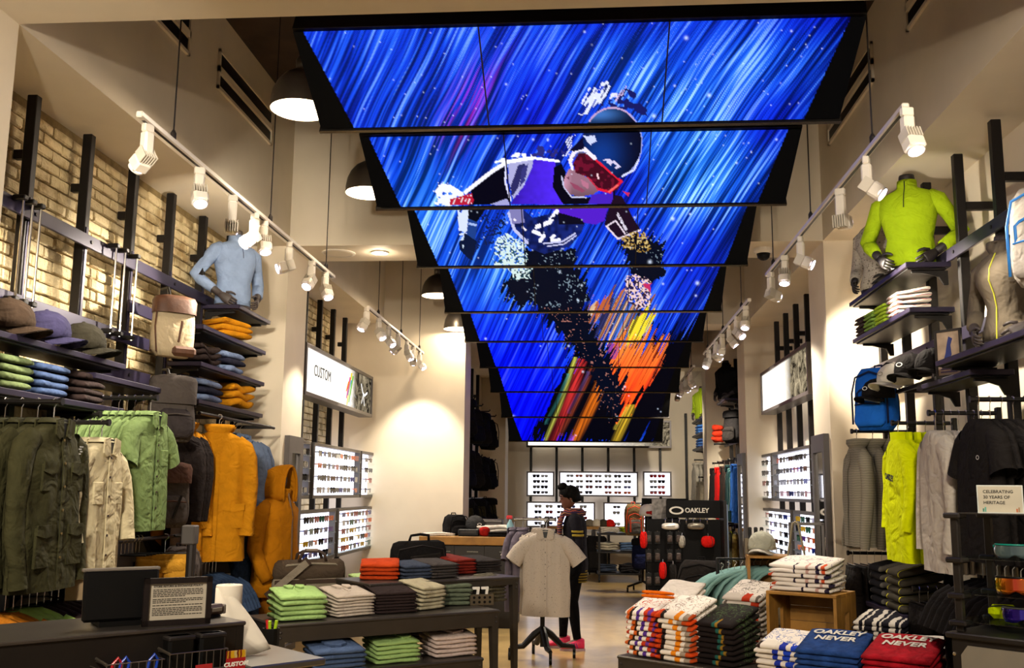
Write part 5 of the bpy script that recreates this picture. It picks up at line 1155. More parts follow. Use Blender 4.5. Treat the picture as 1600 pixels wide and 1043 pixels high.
for i, (c, x) in enumerate((('e8d22a', .35), ('7ac043', .42), ('e0458a', .28), ('38a0d8', .33), ('f08a24', .22))):
    MB().prism([(x-.12+.02*i, .05+.04*i), (x-.09+.02*i, .05+.04*i), (x+.12, .46-.03*i), (x+.06, .46-.03*i)], -.003, 'XZ', -.121).build('colour_ray', glow('ray'+c, c, 1.1), p)
MB().tube([(.95, -.125, .38), (1.05, -.125, .28), (1.15, -.125, .25), (1.3, -.125, .30)], .016, 6, .2).build('white_mark', glow('mark_white', 'f4f0ea', 1.4), p)
MB().tube([(1.0, -.125, .14), (1.08, -.125, .26), (1.16, -.125, .12)], .012, 6, .2).build('white_mark', glow('mark_white', 'f4f0ea', 1.4), p)
t, p = lightbox('back-lit picture sign with dark trees above the right eyewear', (2.42, 11.86, 2.68), -PI/2, 2.85, .55, art_mat('art_right', .30, 9.3, 1.9, .5))
lightbox('wide back-lit picture sign on the rear wall, mostly behind the lowest screen', (.21, 22.1, 2.62), 0, 3.2, .6, art_mat('art_rear', -.4, 5.5, 1.6, 2.0), .2)
# ---- mirrors on the pillars
MIRR = mat('mirror_glass', 'd8d8d8', .03, 1, 0)
def mirror(label, x, y, z0, z1, w, s, wide=.09):
    t = thing('wall_mirror', label, 'mirror', (x, y, z0), 0, 'mirrors on the pillars'); h = z1-z0; d = .05*s
    for a in (((0, -w/2, 0), (d, w/2, .06)), ((0, -w/2, h-.16), (d, w/2, h)), ((0, -w/2, .06), (d, -w/2+wide, h-.16)), ((0, w/2-wide, .06), (d, w/2, h-.16))): MB().bb(*a).build('frame_bar', GREYF, t)
    MB().bb((0, -w/2+wide, .06), (d*.6, w/2-wide, h-.16)).build('glass', MIRR, t)
mirror('grey framed mirror on the left pillar behind the mustard parka', XL, 9.36, .15, 2.15, .46, 1, .1)
mirror('tall grey framed mirror on the right pillar beside the eyewear', XR, 9.33, .15, 2.19, .5, -1, .07)
mirror('narrow grey framed mirror on the farther right pillar', XR, 14.1, .15, 2.2, .5, -1, .06)
# ================================================================== rear of the shop
# desk in front of the partition
DX0, DX1, DY, DZ = at(655, 845, Y=12.3).x, at(812, 845, Y=12.3).x, 12.3, at(740, 838, Y=12.3).z
t = thing('service_desk', 'service desk with pine top and dark cabinet doors in front of the white wall', 'desk', ((DX0+DX1)/2, DY, 0)); w = DX1-DX0
MB().cbox((0, .42, DZ-.05), (w, .9, .10), .006).build('top', WOOD, t); MB().bb((-w/2+.05, .05, 0), (w/2-.05, .8, DZ-.1)).build('carcass', DARKM, t)
n = 3; dw = (w-.12)/n
for i in range(n):
    x = -w/2+.06+dw*i; dr = MB().bb((x+.006, .03, .12), (x+dw-.006, .05, DZ-.115)).build('door', mat('desk_door', '2b2724', .4, .3, .1), t)
    MB().bb((x+dw*.42 if i % 2 else x+dw*.5, .02, DZ-.19), (x+dw*.42+.14 if i % 2 else x+dw*.5+.14, .03, DZ-.175)).build('handle', CHROME, dr)
def dk(px, py, dy=.1, dz=0): p = at(px, py, Y=DY+dy); return (p.x, DY+dy, DZ+dz)
cap('dark grey cap with a pale oval emblem on the service desk', dk(742, 830, .3, .085), .5, fabric('cap_dark', '2b2a2a'), s=1.35, logo=mat('emblem_white', 'd8d4cc', .5, 0, 0), group=None, tilt=.1)
t = thing('display_block', 'small black box under the cap on the service desk', 'box', dk(733, 838, .15)); MB().cbox((0, 0, .045), (.26, .2, .085), .01).build('box', BLACKP, t); MB().cbox((0, -.101, .05), (.2, .003, .03), .001).build('label', DARKM, t)
BLK = fabric('black_cloth', '151313'); WHT = fabric('white_cloth', 'c9c0b4', .06, 10); RED = fabric('red_cloth', '8c1712')
t = backpack('black drawstring bag slumped on the left of service desk', dk(712, 838, .3), .6, BLK, BLK, .3, .26, .22, None, None, lid=False, straps=True, pocket=True)
heap('white tee crumpled on the service desk', dk(770, 838, .3), .2, WHT, .42, .3, .12, 4, 'crumpled_tee', 'tee'); heap('white paper-thin tee at the left edge of service desk', dk(685, 842, .2), .3, WHT, .38, .26, .035, 6, 'crumpled_tee', 'tee', 2)
heap('white cloth beneath the cap on the service desk', dk(728, 840, .45), -.2, WHT, .3, .2, .16, 9, 'crumpled_tee', 'tee')
t = thing('red_pouch', 'small red rounded pouch on the service desk', 'pouch', dk(757, 838, .1)); MB().ell((0, 0, .06), (.07, .05, .06), 14, 9, 0, .8).build('pouch', RED, t, True); MB().tube([(-.06, -.01, .07), (0, -.05, .085), (.06, -.01, .07)], .004, 6).build('zipper', DARKM, t)
heap('black folded trousers at the front right of service desk', dk(785, 840, .1), .1, BLK, .34, .2, .06, 7, 'folded_trousers', 'trousers', 2)
t = thing('hat_box', 'grey slatted box at the back of service desk', 'box', dk(768, 825, .6)); MB().cbox((0, 0, .1), (.3, .2, .2), .01).build('box', DARKM, t)
for i in range(4): MB().cbox((0, -.102, .04+.045*i), (.28, .006, .018), .002).build('slat', GREYF, t)
t = thing('spray_bottle', 'clear cleaner bottle with a red spray head on the service desk', 'bottle', dk(797, 838, .2)); MB().lathe([(.045, 0), (.045, .14), (.02, .19), (.016, .21)], 14).build('bottle', mat('pale_blue_plastic', '7fa6ae', .2, 0, 0), t, True); MB().cbox((-.01, 0, .235), (.075, .028, .045), .008).build('spray_head', mat('red_plastic', 'c0161a', .35, 0, 0), t)
# black wall of packs behind the partition
for i in range(5): 
    tt = thing('fixture_upright', 'black upright in the rear left pack bay, %s from the entrance' % ORD[i], 'upright', (-2.08, 14.5+.95*i, 0), 0, 'uprights in the rear left pack bay'); MB().cbox((0, 0, 1.9), (.06, .055, 3.8), .004).build('post', BLACKM, tt); MB().cbox((-.06, 0, 3.4), (.1, .045, .05), .003).build('wall_bracket', BLACKM, tt)
for z, nm in ((3.02, 'upper'), (2.2, 'middle')):
    tt = thing('fixture_bar', '%s steel bar carrying packs in the rear left bay' % nm, 'bar', (-2.02, 16.6, z)); MB().cbox((0, 0, 0), (.03, 4.6, .06), .004).build('bar', SHELFM, tt)
    for i in range(4): MB().tube([(0, -1.8+1.15*i, 0), (.28, -1.8+1.15*i, 0), (.3, -1.8+1.15*i, .03)], .012, 6).build('peg', BLACKM, tt)
PKB = [fabric('pack_black', '121111'), fabric('pack_navy', '14151f'), fabric('pack_coal', '1c1917'), fabric('pack_camo', '2e2a18', .5, 30)]
PL = [(14.75, 2.45), (15.9, 2.4), (17.0, 2.42), (18.2, 2.4), (14.75, 1.68), (15.9, 1.7), (17.0, 1.65), (18.2, 1.68), (14.75, .95), (15.6, .9), (16.5, .95), (17.4, .92), (18.4, .95)]
for i, (y, z) in enumerate(PL):
    mm = PKB[(i*2+i//4) % 3] if z > 1.2 else PKB[3 if i % 2 == 0 else 0]
    backpack('%s pack %s from the entrance on the %s row of rear left bay' % (('black', 'navy black', 'charcoal', 'camouflage')[PKB.index(mm)], ORD[i % 4 if i < 8 else i-8], ('top', 'middle', 'bottom')[0 if i < 4 else 1 if i < 8 else 2]), (-1.86, y, z), .9, mm, PKB[i % 3], .36, .56, .26, PKB[0], 'packs in the rear left bay', lid=(i % 2 == 0))
tt = thing('fixture_bar', 'lowest steel bar carrying packs in the rear left bay', 'bar', (-2.02, 16.6, 1.5)); MB().cbox((0, 0, 0), (.03, 4.6, .06), .004).build('bar', SHELFM, tt)
# grey duffel-lined mirror edge and blue strip at the end of that bay
# rear counter with beanies
t = thing('rear_counter', 'narrow pine counter below the rear eyewear wall', 'counter', (.6, 21.35, 0)); cz = at(950, 822, Y=21.3).z
MB().cbox((0, 0, cz-.03), (3.2, .5, .06), .006).build('top', WOOD, t)
for x in (-1.5, -.5, .5, 1.5): MB().cbox((x, 0, (cz-.06)/2), (.07, .4, cz-.06), .004).build('leg', DARKM, t)
for i, (px, c, lab) in enumerate(((921, '6a5f50', 'taupe beanie on the rear counter, leftmost'), (932, 'b9ac98', 'cream beanie on the rear counter'), (943, '3a3327', 'dark striped beanie on the rear counter'), (953, 'b3160f', 'bright red beanie on the rear counter'))):
    p = at(px, 820, Y=21.25); tt = thing('beanie_hat', lab, 'hat', (p.x, 21.25, cz), 0, 'beanies on the rear counter'); MB().lathe([(.10, 0), (.105, .05), (.095, .1), (.06, .14), (0, .155)], 16).build('crown', fabric('beanie'+c, c), tt, True); MB().lathe([(.1, 0), (.115, .01), (.115, .05), (.1, .06)], 16).build('cuff', fabric('beanie'+c, c), tt, True)
# suitcases
for i, (px, lab, dy) in enumerate(((932, 'tall black suitcase with raised handle under the rear counter', 0), (921, 'smaller black suitcase left of the tall one', .25))):
    p = at(px, 890, Y=20.4+dy); t = thing('suitcase', lab, 'suitcase', (p.x, 20.4+dy, 0)); hh = .72 if i == 0 else .6
    MB().cbox((0, 0, hh/2+.05), (.42 if i == 0 else .34, .24, hh), .05).build('shell', BLK, t); MB().cbox((0, -.125, hh*.42), (.3, .03, hh*.45), .012).build('pocket', PKB[2], t)
    MB().tube([(-.09, .08, hh+.04), (-.09, .08, hh+.16), (.09, .08, hh+.16), (.09, .08, hh+.04)], .01, 6).build('handle', DARKM, t)
    for s in (-1, 1): MB().lathe([(.04, -.015), (.04, .015)], 12, (s*.14, .06, .04), 'X').build('wheel', BLACKP, t)
# rolling nesting cart with jeans
p = at(968, 885, Y=19.0); t = thing('rolling_cart', 'black two-tier rolling cart with folded jeans near the rear wall', 'cart', (p.x, 19.0, 0))
for x in (-.38, .38):
    for y in (-.25, .25):
        MB().cbox((x, y, .48), (.04, .04, .82), .003).build('post', BLACKM, t); MB().lathe([(.045, -.015), (.045, .015)], 12, (x, y, .045), 'X').build('caster', BLACKP, t)
for z in (.16, .55, .88): MB().cbox((0, 0, z), (.84, .58, .035), .004).build('tier', BLACKM, t)
for i, (x, z, c, lab) in enumerate(((-.22, .18, '2d3442', 'folded dark jeans on the lower tier of rolling cart, left'), (.18, .18, '222021', 'folded black jeans on the lower tier of rolling cart, right'), (-.22, .57, '8a8270', 'folded khaki trousers on the middle tier of rolling cart, left'), (.18, .57, '41546e', 'folded blue jeans on the middle tier of rolling cart, right'), (-.2, .9, 'a49c8e', 'pale folded tee on top of the rolling cart, left'), (.2, .9, 'a3b414', 'lime folded tee on top of the rolling cart, right'))):
    heap(lab, (p.x+x, 18.98, z), .1*(i % 3), fabric('cart'+c, c), .34, .4, .14 if i < 4 else .09, i+30, 'folded_jeans' if i < 4 else 'folded_tee', 'jeans' if i < 4 else 'tee')
# orange and grey pack on a wheeled stand
p = at(1078, 912, Y=17.2); SXp = at(990, 860, Y=17.2); t = thing('pack_stand', 'wheeled black stand holding packs near the branded display', 'stand', (SXp.x+.15, 17.2, 0))
MB().tube([(0, 0, .15), (0, 0, 1.45)], .02, 8).build('pole', BLACKM, t)
for a in range(4):
    x, y = .3*math.cos(a*PI/2+.5), .3*math.sin(a*PI/2+.5); MB().tube([(0, 0, .17), (x*.6, y*.6, .12), (x, y, .09)], .018, 6).build('foot', BLACKM, t); MB().lathe([(.04, -.015), (.04, .015)], 10, (x, y, .04), 'X').build('caster', BLACKP, t)
TAN = fabric('tan_pack', '7a6546'); ORF = mat('orange_trim', 'd8431a', .6, 0, .05)
b = backpack('tan and grey backpack with bright orange trim on the wheeled stand', (SXp.x, 16.95, at(985, 836, Y=16.95).z), .15, TAN, fabric('grey_pocket', '55504b'), .34, .52, .2, ORF, 'packs on the wheeled stand', lid=False)
MB().tube([(-.09, -.16, .06), (-.09, -.17, .28), (.09, -.17, .28), (.09, -.16, .06)], .012, 6).build('orange_piping', ORF, b)
backpack('navy backpack low on the wheeled stand', (SXp.x+.12, 16.98, .38), -.1, fabric('navy_pack', '1a1f3c'), fabric('navy_pack2', '20264a'), .34, .5, .2, BLK, 'packs on the wheeled stand')
# ---- branded accessory gondola
GY = 13.3; gx0, gx1 = at(1012, 880, Y=GY).x, at(1127, 880, Y=GY).x; gz = at(1085, 781, Y=GY).z; W_ = gx1-gx0
t = thing('accessory_gondola', 'tall black branded gondola hung with pouches and cases', 'display stand', ((gx0+gx1)/2, GY, 0))
PEG = mat('peg_panel', '0b0a0a', .6, 0, .1, spec=.1)
hx0 = at(1042, 800, Y=GY).x-(gx0+gx1)/2
MB().bb((-W_/2, .02, .1), (W_/2, .10, gz-.25)).build('back_panel', PEG, t); MB().bb((hx0, .0, gz-.23), (W_/2, .11, gz)).build('header_board', PEG, t); MB().bb((-W_/2, -.4, 0), (W_/2, .45, .1)).build('base', BLACKM, t)
MB().bb((W_/2, -.35, .1), (W_/2+.04, .12, gz)).build('side_panel', BLACKM, t); MB().bb((W_/2+.04, -.3, .1), (W_/2+.06, -.26, gz-.05)).build('edge_strip', mat('blue_grey_edge', '6f7d92', .3, .6, 0), t)
hd = [o for o in t.children if o.name.startswith('header')][0]; LOGO = mat('logo_silver', 'b9b2a6', .4, .2, 0)
text_mesh('OAKLEY', .085, LOGO, 'lettering', hd, .003, 'LEFT', (hx0+.235, -.004, gz-.16), sx=.98, bold=.002)
rg = MB(); rr = []
for f in (1, .62):
    rr.append([(.095*f**.7*math.cos(a)+hx0+.125, -.004, .052*f*math.sin(a)+gz-.135) for a in [2*PI*q/28 for q in range(28)]])
rr2 = [[(x, y-.004, z) for x, y, z in r0] for r0 in rr]; rg.loft([rr[0], rr2[0], rr2[1], rr[1]], False, False); rg.build('oval_emblem', LOGO, hd)
gc = (gx0+gx1)/2
def gp(px, py, dy=-.12): p = at(px, py, Y=GY+dy); return p
CASES = [(1048, 822, 'c9c2b8', 'silver hard glasses case at the top left of gondola', .2), (1088, 822, '6e6558', 'bronze hard glasses case at the top right of gondola', .2)]
for px, py, c, lab, w in CASES:
    p = gp(px, py); tt = thing('glasses_case', lab, 'case', (p.x, p.y+.06, p.z), 0, 'cases on the gondola'); MB().ell((0, 0, 0), (.115, .05, .045), 18, 9, 0, .65).build('shell', mat('case'+c, c, .25, .4, 0), tt, True); MB().tube([(-.112, -.005, 0), (-.05, -.05, 0), (.05, -.05, 0), (.112, -.005, 0)], .004, 6).build('seam', DARKM, tt); MB().tube([(0, .03, .02), (0, .1, .03)], .005, 6).build('peg', CHROME, tt)
PCH = [(1107, 846, 'b5140f', 'red ribbed pouch right of centre on the gondola', .09, .075), (1066, 846, '8d877c', 'pale grey pouch in the middle row of gondola', .045, .08), (1036, 891, 'b5140f', 'red oval pouch low on the left of gondola', .05, .11), (1070, 893, 'b5140f', 'second red oval pouch low on the gondola, right of the first', .05, .11), (1052, 895, '1a1817', 'black oval pouch between the two red ones on the gondola', .055, .12), (1088, 893, '161414', 'black pouch right of the red ones on the gondola', .055, .12), (1050, 925, '131212', 'black pouch in the lowest gondola row, left', .06, .1), (1068, 927, '131212', 'black pouch in the lowest gondola row, right', .06, .1), (1006, 843, 'b5140f', 'red pouch hanging on the left end of gondola', .05, .11)]
for px, py, c, lab, rx, rz_ in PCH:
    p = gp(px, py); tt = thing('glasses_pouch', lab, 'pouch', (p.x, p.y+.05, p.z), 0, 'pouches on the gondola'); MB().ell((0, 0, 0), (rx, .05, rz_), 16, 10, 0, .75).build('pouch', fabric('pouch'+c, c), tt, True); MB().tube([(0, .05, rz_+.03), (0, -.03, rz_+.03), (0, -.03, rz_-.01)], .005, 6).build('hook', CHROME, tt); MB().tube([(rx*.5, -.04, -rz_*.8), (rx*.6, -.048, 0), (rx*.4, -.04, rz_*.8)], .004, 6).build('zipper', DARKM, tt)
BLS = mat('blister_card', '4a403c', .15, .1, .5, 30)
for r_, (py, n) in enumerate(((840, 4), (868, 4), (905, 2), (932, 2))):
    for i in range(n):
        px = 1014+i*13.5+(0 if i < 2 else 6); p = gp(px, py); tt = thing('lens_pack', 'small shiny blister pack, %s from left in the %s gondola row' % (ORD[i], ORD[r_]), 'pack', (p.x, p.y+.03, p.z), 0, 'blister packs on the gondola')
        MB().cbox((0, .02, 0), (.075, .008, .16), .002).build('card', BLACKP, tt); MB().cbox((0, 0, -.01), (.06, .035, .09), .012).build('blister', BLS, tt); MB().tube([(0, .06, .085), (0, -.02, .085)], .004, 5).build('hook', CHROME, tt)
for i in range(7):
    px = 1040+i*11; p = gp(px, 813); tt = thing('key_clip', 'small silver clip hanging under the gondola header, %s from left' % ORD[i], 'clip', (p.x, p.y+.06, p.z), 0, 'clips under the gondola header'); MB().tube([(0, .05, .02), (0, 0, .02), (0, -.01, 0), (0, 0, -.02)], .007, 6).build('hook', CHROME, tt); MB().cbox((0, .0, -.035), (.02, .012, .03), .003).build('tab', DARKM, tt)
# grey poster and second header behind
p = gp(1028, 795, .5); tt = thing('small_poster', 'small grey photo poster left of the branded header', 'poster', (p.x, GY+.2, p.z-.14)); MB().bb((-.1, 0, 0), (.1, .01, .28)).build('print', mat('poster_grey', '6a6460', .5, 0, .6, 18), tt); MB().bb((-.1, .01, -.9), (.1, .02, 0)).build('backing', BLACKM, tt)
p0 = at(1003, 778, Y=15.2); p1 = at(1044, 805, Y=15.2); tt = thing('branded_header', 'second black branded header with an oval emblem behind the gondola', 'sign', ((p0.x+p1.x)/2, 15.2, 0)); MB().bb((p0.x-(p0.x+p1.x)/2, 0, p1.z), (-p0.x+(p0.x+p1.x)/2+.3, .1, p0.z)).build('board', PEG, tt); MB().bb((-.15, .02, 0), (.35, .08, p1.z)).build('post_panel', PEG, tt)
rr = [[(.1*f**.7*math.cos(a)-.05, -.004, .045*f*math.sin(a)+(p0.z+p1.z)/2) for a in [2*PI*q/24 for q in range(24)]] for f in (1, .62)]; rr2 = [[(x, y-.004, z) for x, y, z in r0] for r0 in rr]; MB().loft([rr[0], rr2[0], rr2[1], rr[1]], False, False).build('oval_emblem', LOGO, tt); text_mesh('OAKLEY', .1, LOGO, 'lettering', tt, .003, 'LEFT', (.09, -.004, (p0.z+p1.z)/2-.035), bold=.002)
p = at(1012, 795, Y=14.8); tt = thing('ski_helmet', 'white and red helmet beside the small poster', 'helmet', (p.x, 14.8, p.z-.1)); MB().lathe([(.12, 0), (.125, .05), (.11, .12), (.06, .165), (0, .175)], 18).build('shell', mat('helmet_white', 'cfc8c0', .3, 0, 0), tt, True); MB().cbox((.03, -.1, .05), (.14, .06, .06), .02).build('goggle', mat('goggle_red', 'a01c18', .2, 0, 0), tt); MB().tube([(0, 0, 0), (0, 0, -(p.z-.1))], .02, 8).build('stand', BLACKM, tt)
# ---- right rear bays: clothes and torsos
struct('trim_%d' % trimk, MB().bb((BR-.03, 14.41, 0), (BR, 18.34, ZS)), PAINT); trimk += 1
for i in range(5): upr('black upright in the third right bay, %s from the entrance' % ORD[i], 2.5, 14.7+.75*i, BR-.03, 'uprights in the third right bay')
p = at(1118, 630, X=2.25); shelf('shelf carrying the black torso in the third right bay', 2.2, 2.48, 16.2, 17.2, at(1112, 641, X=2.3).z, wall=1)
bust('black long-sleeved top on a headless torso, third right bay', (2.3, 16.7, at(1112, 641, X=2.3).z+.001), -1.0, fabric('black_top', '191817'), 1.0, zip_=None, group='torsos in the rear right bays')
bp_ = backpack('black daypack hung below the black torso', (2.25, 15.7, at(1132, 690, X=2.2).z-.05), -.9, BLK, PKB[2], .34, .5, .22, BLK, None); MB().tube([(0, .11, .5), (0, .2, .5), (0, .26, .12)], .008, 6).build('hook', BLACKM, bp_)
for z, nm in ((2.5, 'upper'), (2.16, 'middle'), (1.15, 'low')):
    tt = thing('fixture_bar', '%s steel bar behind the clothes in the third right bay' % nm, 'bar', (2.455, 16.3, z)); MB().cbox((0, 0, 0), (.03, 3.7, .06), .004).build('bar', SHELFM, tt); MB().lathe([(0, -.02), (.012, -.02), (.012, -.014)], 8, (0, 1.3, 0), 'X').build('bolt', BLACKM, tt)
RT = fabric('red_shirt', 'b3120f'); PLA = stripes('plaid_teal', [(0, '16393a'), (.3, '7a8a84'), (.36, '16393a'), (.7, '0d2326')], 'X', .09, .9); PLD = stripes('plaid_dark', [(0, '241d1b'), (.35, '6a5a4c'), (.4, '241d1b'), (.75, '3a2a22')], 'X', .08, .9); BLU = fabric('bright_blue', '2a5fb0')
for (y, m, nm, n, z) in ((17.4, fabric('coal_coat', '241f1e'), 'charcoal jacket', 2, 2.16), (16.75, RT, 'red shirt', 2, 2.16), (16.1, PLD, 'dark plaid shirt', 2, 2.16), (15.5, PLA, 'teal plaid shirt', 3, 2.16), (14.9, BLU, 'bright blue shirt', 2, 2.16)):
    g = garment('casual_shirt', 'x', 'shirt', m, .82, .2, .24, .24, .06, 'long', 'shirt', False, (), int(y*10), 'shirts in the third right bay')
    faceout('hang_rail', 'black rail arm for the %s in the third right bay' % nm, (2.47, y, z), (2.14, y, z)); row(g, n, (2.16, y, z-.008), (.08, 0, 0), -PI/2, lambda i, nm=nm: '%s hanging in the third right bay, %s from the aisle' % (nm, ORD[i]))
for (y, c, nm) in ((17.2, '2c2b26', 'black'), (16.4, 'a5b81a', 'lime'), (15.8, '4c4a3a', 'olive'), (15.1, '6a5a2a', 'khaki')):
    pr = trousers('x', (0, 0, 0), 0, fabric('tr'+c, c), .95, .17, 'trousers in the third right bay'); faceout('hang_rail', 'low black rail arm for the %s trousers in the third right bay' % nm, (2.47, y, 1.15), (2.14, y, 1.15)); row(pr, 2, (2.16, y, 1.142), (.1, 0, 0), -PI/2, lambda i, nm=nm: '%s trousers low in the third right bay, %s from the aisle' % (nm, ORD[i]))
heap('orange red jacket draped under the black torso', (2.25, 17.6, 2.52), 1.4, fabric('orange_red', 'b8321a'), .3, .2, .3, 12, 'draped_jacket', 'jacket'); faceout('hang_rail', 'peg under the orange red jacket', (2.47, 17.6, 2.5), (2.2, 17.6, 2.5))
# fourth bay (seen between the pillars)
upr('black upright in the rear right bay', 2.5, 19.6, BR, 'uprights in the rear right bay'); upr('second black upright in the rear right bay', 2.5, 20.6, BR, 'uprights in the rear right bay')
LIM = stripes('lime_check', [(0, '8fa51f'), (.5, '7c9417'), (.9, 'b2c23a')], 'X', .05, .9)
sh_z = [at(1080, 663, X=2.2).z, at(1080, 684, X=2.2).z, at(1080, 704, X=2.2).z]
for i, z in enumerate(sh_z): shelf('%s small shelf in the rear right bay' % ('top', 'middle', 'lowest')[i], 2.15, 2.48, 19.3, 20.9, z, wall=1)
bust('lime checked shirt on a headless torso, rear right bay', (2.28, 20.1, sh_z[0]+.001), -.9, LIM, 1.0, zip_=None, group='torsos in the rear right bays', arms=((1, 'hip'), (-1, 'hip')))
for i, (z, c, lab) in enumerate(((sh_z[1], '3f6fb4', 'blue folded shirts'), (sh_z[2], '3b5a92', 'blue grey folded shirts'))): pile('folded_shirt', 'shirt', lab, 'on the rear right shelves', loc=(2.3, 20.1, 0), Z=z+.001, rz=-PI/2, n=3, w=.5, d=.28, h=.055, m=fabric('rr'+c, c), front=False)
g = garment('hooded_sweater', 'x', 'sweater', fabric('grey_knit', '8a8478'), .7, .2, .24, .24, .07, 'long', 'hood', False, (), 77, 'grey sweaters in the rear right bay')
faceout('hang_rail', 'black rail arm for the grey sweaters, rear right bay', (2.47, 20.0, 2.3), (2.1, 20.0, 2.3)); row(g, 3, (2.12, 20.0, 2.292), (.09, 0, 0), -PI/2, lambda i: 'grey hooded sweater in the rear right bay, %s from the aisle' % ORD[i])
g = garment('casual_shirt', 'x', 'shirt', fabric('pale_khaki', '9a907c'), .8, .2, .24, .24, .06, 'long', 'shirt', False, (), 78, 'khaki shirts in the rear right bay')
faceout('hang_rail', 'black rail arm for the khaki shirts, rear right bay', (2.47, 19.3, 1.95), (2.1, 19.3, 1.95)); row(g, 3, (2.12, 19.3, 1.942), (.09, 0, 0), -PI/2, lambda i: 'pale khaki shirt in the rear right bay, %s from the aisle' % ORD[i])
# ================================================================== tables left of the aisle
def table(name, label, FL, ang, ln, dep, z, legs=None, apron=.12, lw=.06, stretch=True):
    t = thing(name, label, 'table', (FL[0], FL[1], 0), ang)
    MB().cbox((ln/2, dep/2, z-.012), (ln, dep, .024), .008).build('top', TABLEM, t)
    MB().bb((.01, .008, z-apron), (ln-.01, .022, z-.024)).build('apron', TABLEM, t); MB().bb((.01, dep-.022, z-apron), (ln-.01, dep-.008, z-.024)).build('apron', TABLEM, t)
    for x in (.008, ln-.022): MB().bb((x, .022, z-apron), (x+.014, dep-.022, z-.024)).build('apron', TABLEM, t)
    for (x, y) in legs or ((.0, 0), (ln, 0), (0, dep), (ln, dep)):
        sx = 1 if x < ln/2 else -1; sy = 1 if y < dep/2 else -1
        lg = MB().loft([[(x+sx*.012, y+sy*.01, z-.024), (x+sx*(.012+w), y+sy*.01, z-.024), (x+sx*(.012+w), y+sy*(.01+w), z-.024), (x+sx*.012, y+sy*(.01+w), z-.024)] if q else [(x+sx*.012, y+sy*.01, 0), (x+sx*(.012+w), y+sy*.01, 0), (x+sx*(.012+w), y+sy*(.01+w), 0), (x+sx*.012, y+sy*(.01+w), 0)] for q, w in ((0, lw*.6), (1, lw))])
        lo = lg.build('leg', TABLEM, t)
        for zz in (z-.055, z-.09): MB().lathe([(0, .012), (.009, .008), (.011, 0)], 8, (x+sx*.035, y+(.01 if sy > 0 else -.0), zz), 'Y').build('bolt', DARKM, lo)
    return t
def fr(px, py, Z): p = at(px, py, Z=Z); return p
A1 = math.radians(38.2); Z1 = .75; F1 = fr(432, 976, Z1); G1 = fr(783, 952, Z1); L1 = (G1-F1).length
table('display_table', 'low dark steel table with folded shirts, front left of the aisle', F1, A1, L1, .62, Z1)
A2 = math.radians(40); Z2 = .95; G2 = fr(813, 900, Z2); L2 = 1.4; F2 = G2-Vector((math.cos(A2), math.sin(A2), 0))*L2
table('display_table', 'taller dark steel table behind, carrying jeans and the black bag', F2, A2, L2, .6, Z2, legs=((L2, 0), (L2, .6), (0, .6), (0, .5)), apron=.065)
A3 = math.radians(37); Z3 = .42; G3 = fr(757, 1027, Z3); L3 = 1.35; F3 = G3-Vector((math.cos(A3), math.sin(A3), 0))*L3
table('display_bench', 'low pull-out bench with folded polos below the front table', F3, A3, L3, .5, Z3, apron=.08)
GRN = fabric('apple_green', '8ba866', .08, 10); BGE = fabric('oatmeal', 'b3a698', .07, 12); CHOC = fabric('cocoa', '2b2120', .1, 12); LMP = fabric('pale_lime', 'a6bf7c', .07, 10); SGN = fabric('grey_green', '5a6250', .12, 14); ECR = fabric('ecru', 'a39a80', .1, 14); NAVY = fabric('slate_navy', '333a4a', .2, 30); DGR = fabric('graphite', '3a3534', .14, 20); BRED = fabric('brick_red', '6e1f16', .14, 16); ORNG = fabric('burnt_orange', 'ab3a14', .1, 16); BLPO = fabric('steel_blue', '3b4a66', .1, 14); PNK = fabric('pale_rose', 'bda9a0', .07, 12); CAMO = fabric('camo_weave', '4a4436', .6, 45)
def tp(px, py, Z, rz, w, d, h, n, m, name, cat, what, where, **kw): return pile(name, cat, what, where, px, py, Z+.0005, rz, n, w, d, h, m, **kw)
s = tp(474, 970, Z1, A1, .33, .27, .033, 5, GRN, 'folded_polo', 'polo', 'apple green folded polo', 'at the near end of the front table', rot=.05); polo_front(s[-1], .33, .27, .033, GRN)
s = tp(556, 963, Z1, A1+.1, .31, .30, .021, 7, BGE, 'folded_polo', 'polo', 'oatmeal folded polo', 'on the front table', rot=.05); polo_front(s[-1], .31, .30, .022, BGE)
s = tp(620, 958, Z1, A1-.1, .32, .30, .021, 7, CHOC, 'folded_tee', 'tee', 'cocoa brown folded tee', 'on the front table', rot=.04)
on_top(MB().loft([sring(.075, .03, .022, 20, 1, cy=.1), sring(.062, .022, .028, 20, 1, cy=.1), sring(.05, .014, .021, 20, 1, cy=.1)], False, False), s[-1], .021).build('neckband', fabric('cocoa_rib', '6b5d50'), s[-1], True)
s = tp(679, 952, Z1, A1+.35, .27, .25, .028, 6, ECR, 'folded_trousers', 'trousers', 'ecru rolled-edge trousers', 'on the front table', rot=.09, tidy=.012)
s = tp(714, 946, Z1, A1-.15, .25, .32, .032, 5, SGN, 'folded_trousers', 'trousers', 'grey green folded trousers', 'beside the ecru ones', rot=.07, tidy=.012)
s = tp(585, 925, Z1, A1, .3, .24, .03, 4, LMP, 'folded_tee', 'tee', 'pale lime folded tee', 'at the back of the front table', rot=.06)
s = tp(781, 945, Z1, A1+.2, .22, .22, .03, 5, CAMO, 'folded_trousers', 'trousers', 'camouflage folded shorts', 'at the far end of the front table', rot=.12, tidy=.015) if False else tp(777, 940, Z1, A1+.2, .2, .2, .028, 6, CAMO, 'folded_shorts', 'shorts', 'camouflage folded shorts', 'at the far end of the front table', rot=.12, tidy=.012)
s = tp(668, 930, Z1, A1+.2, .3, .22, .03, 4, CHOC, 'folded_hoodie', 'hoodie', 'dark folded hoodie', 'behind the ecru trousers', rot=.1)
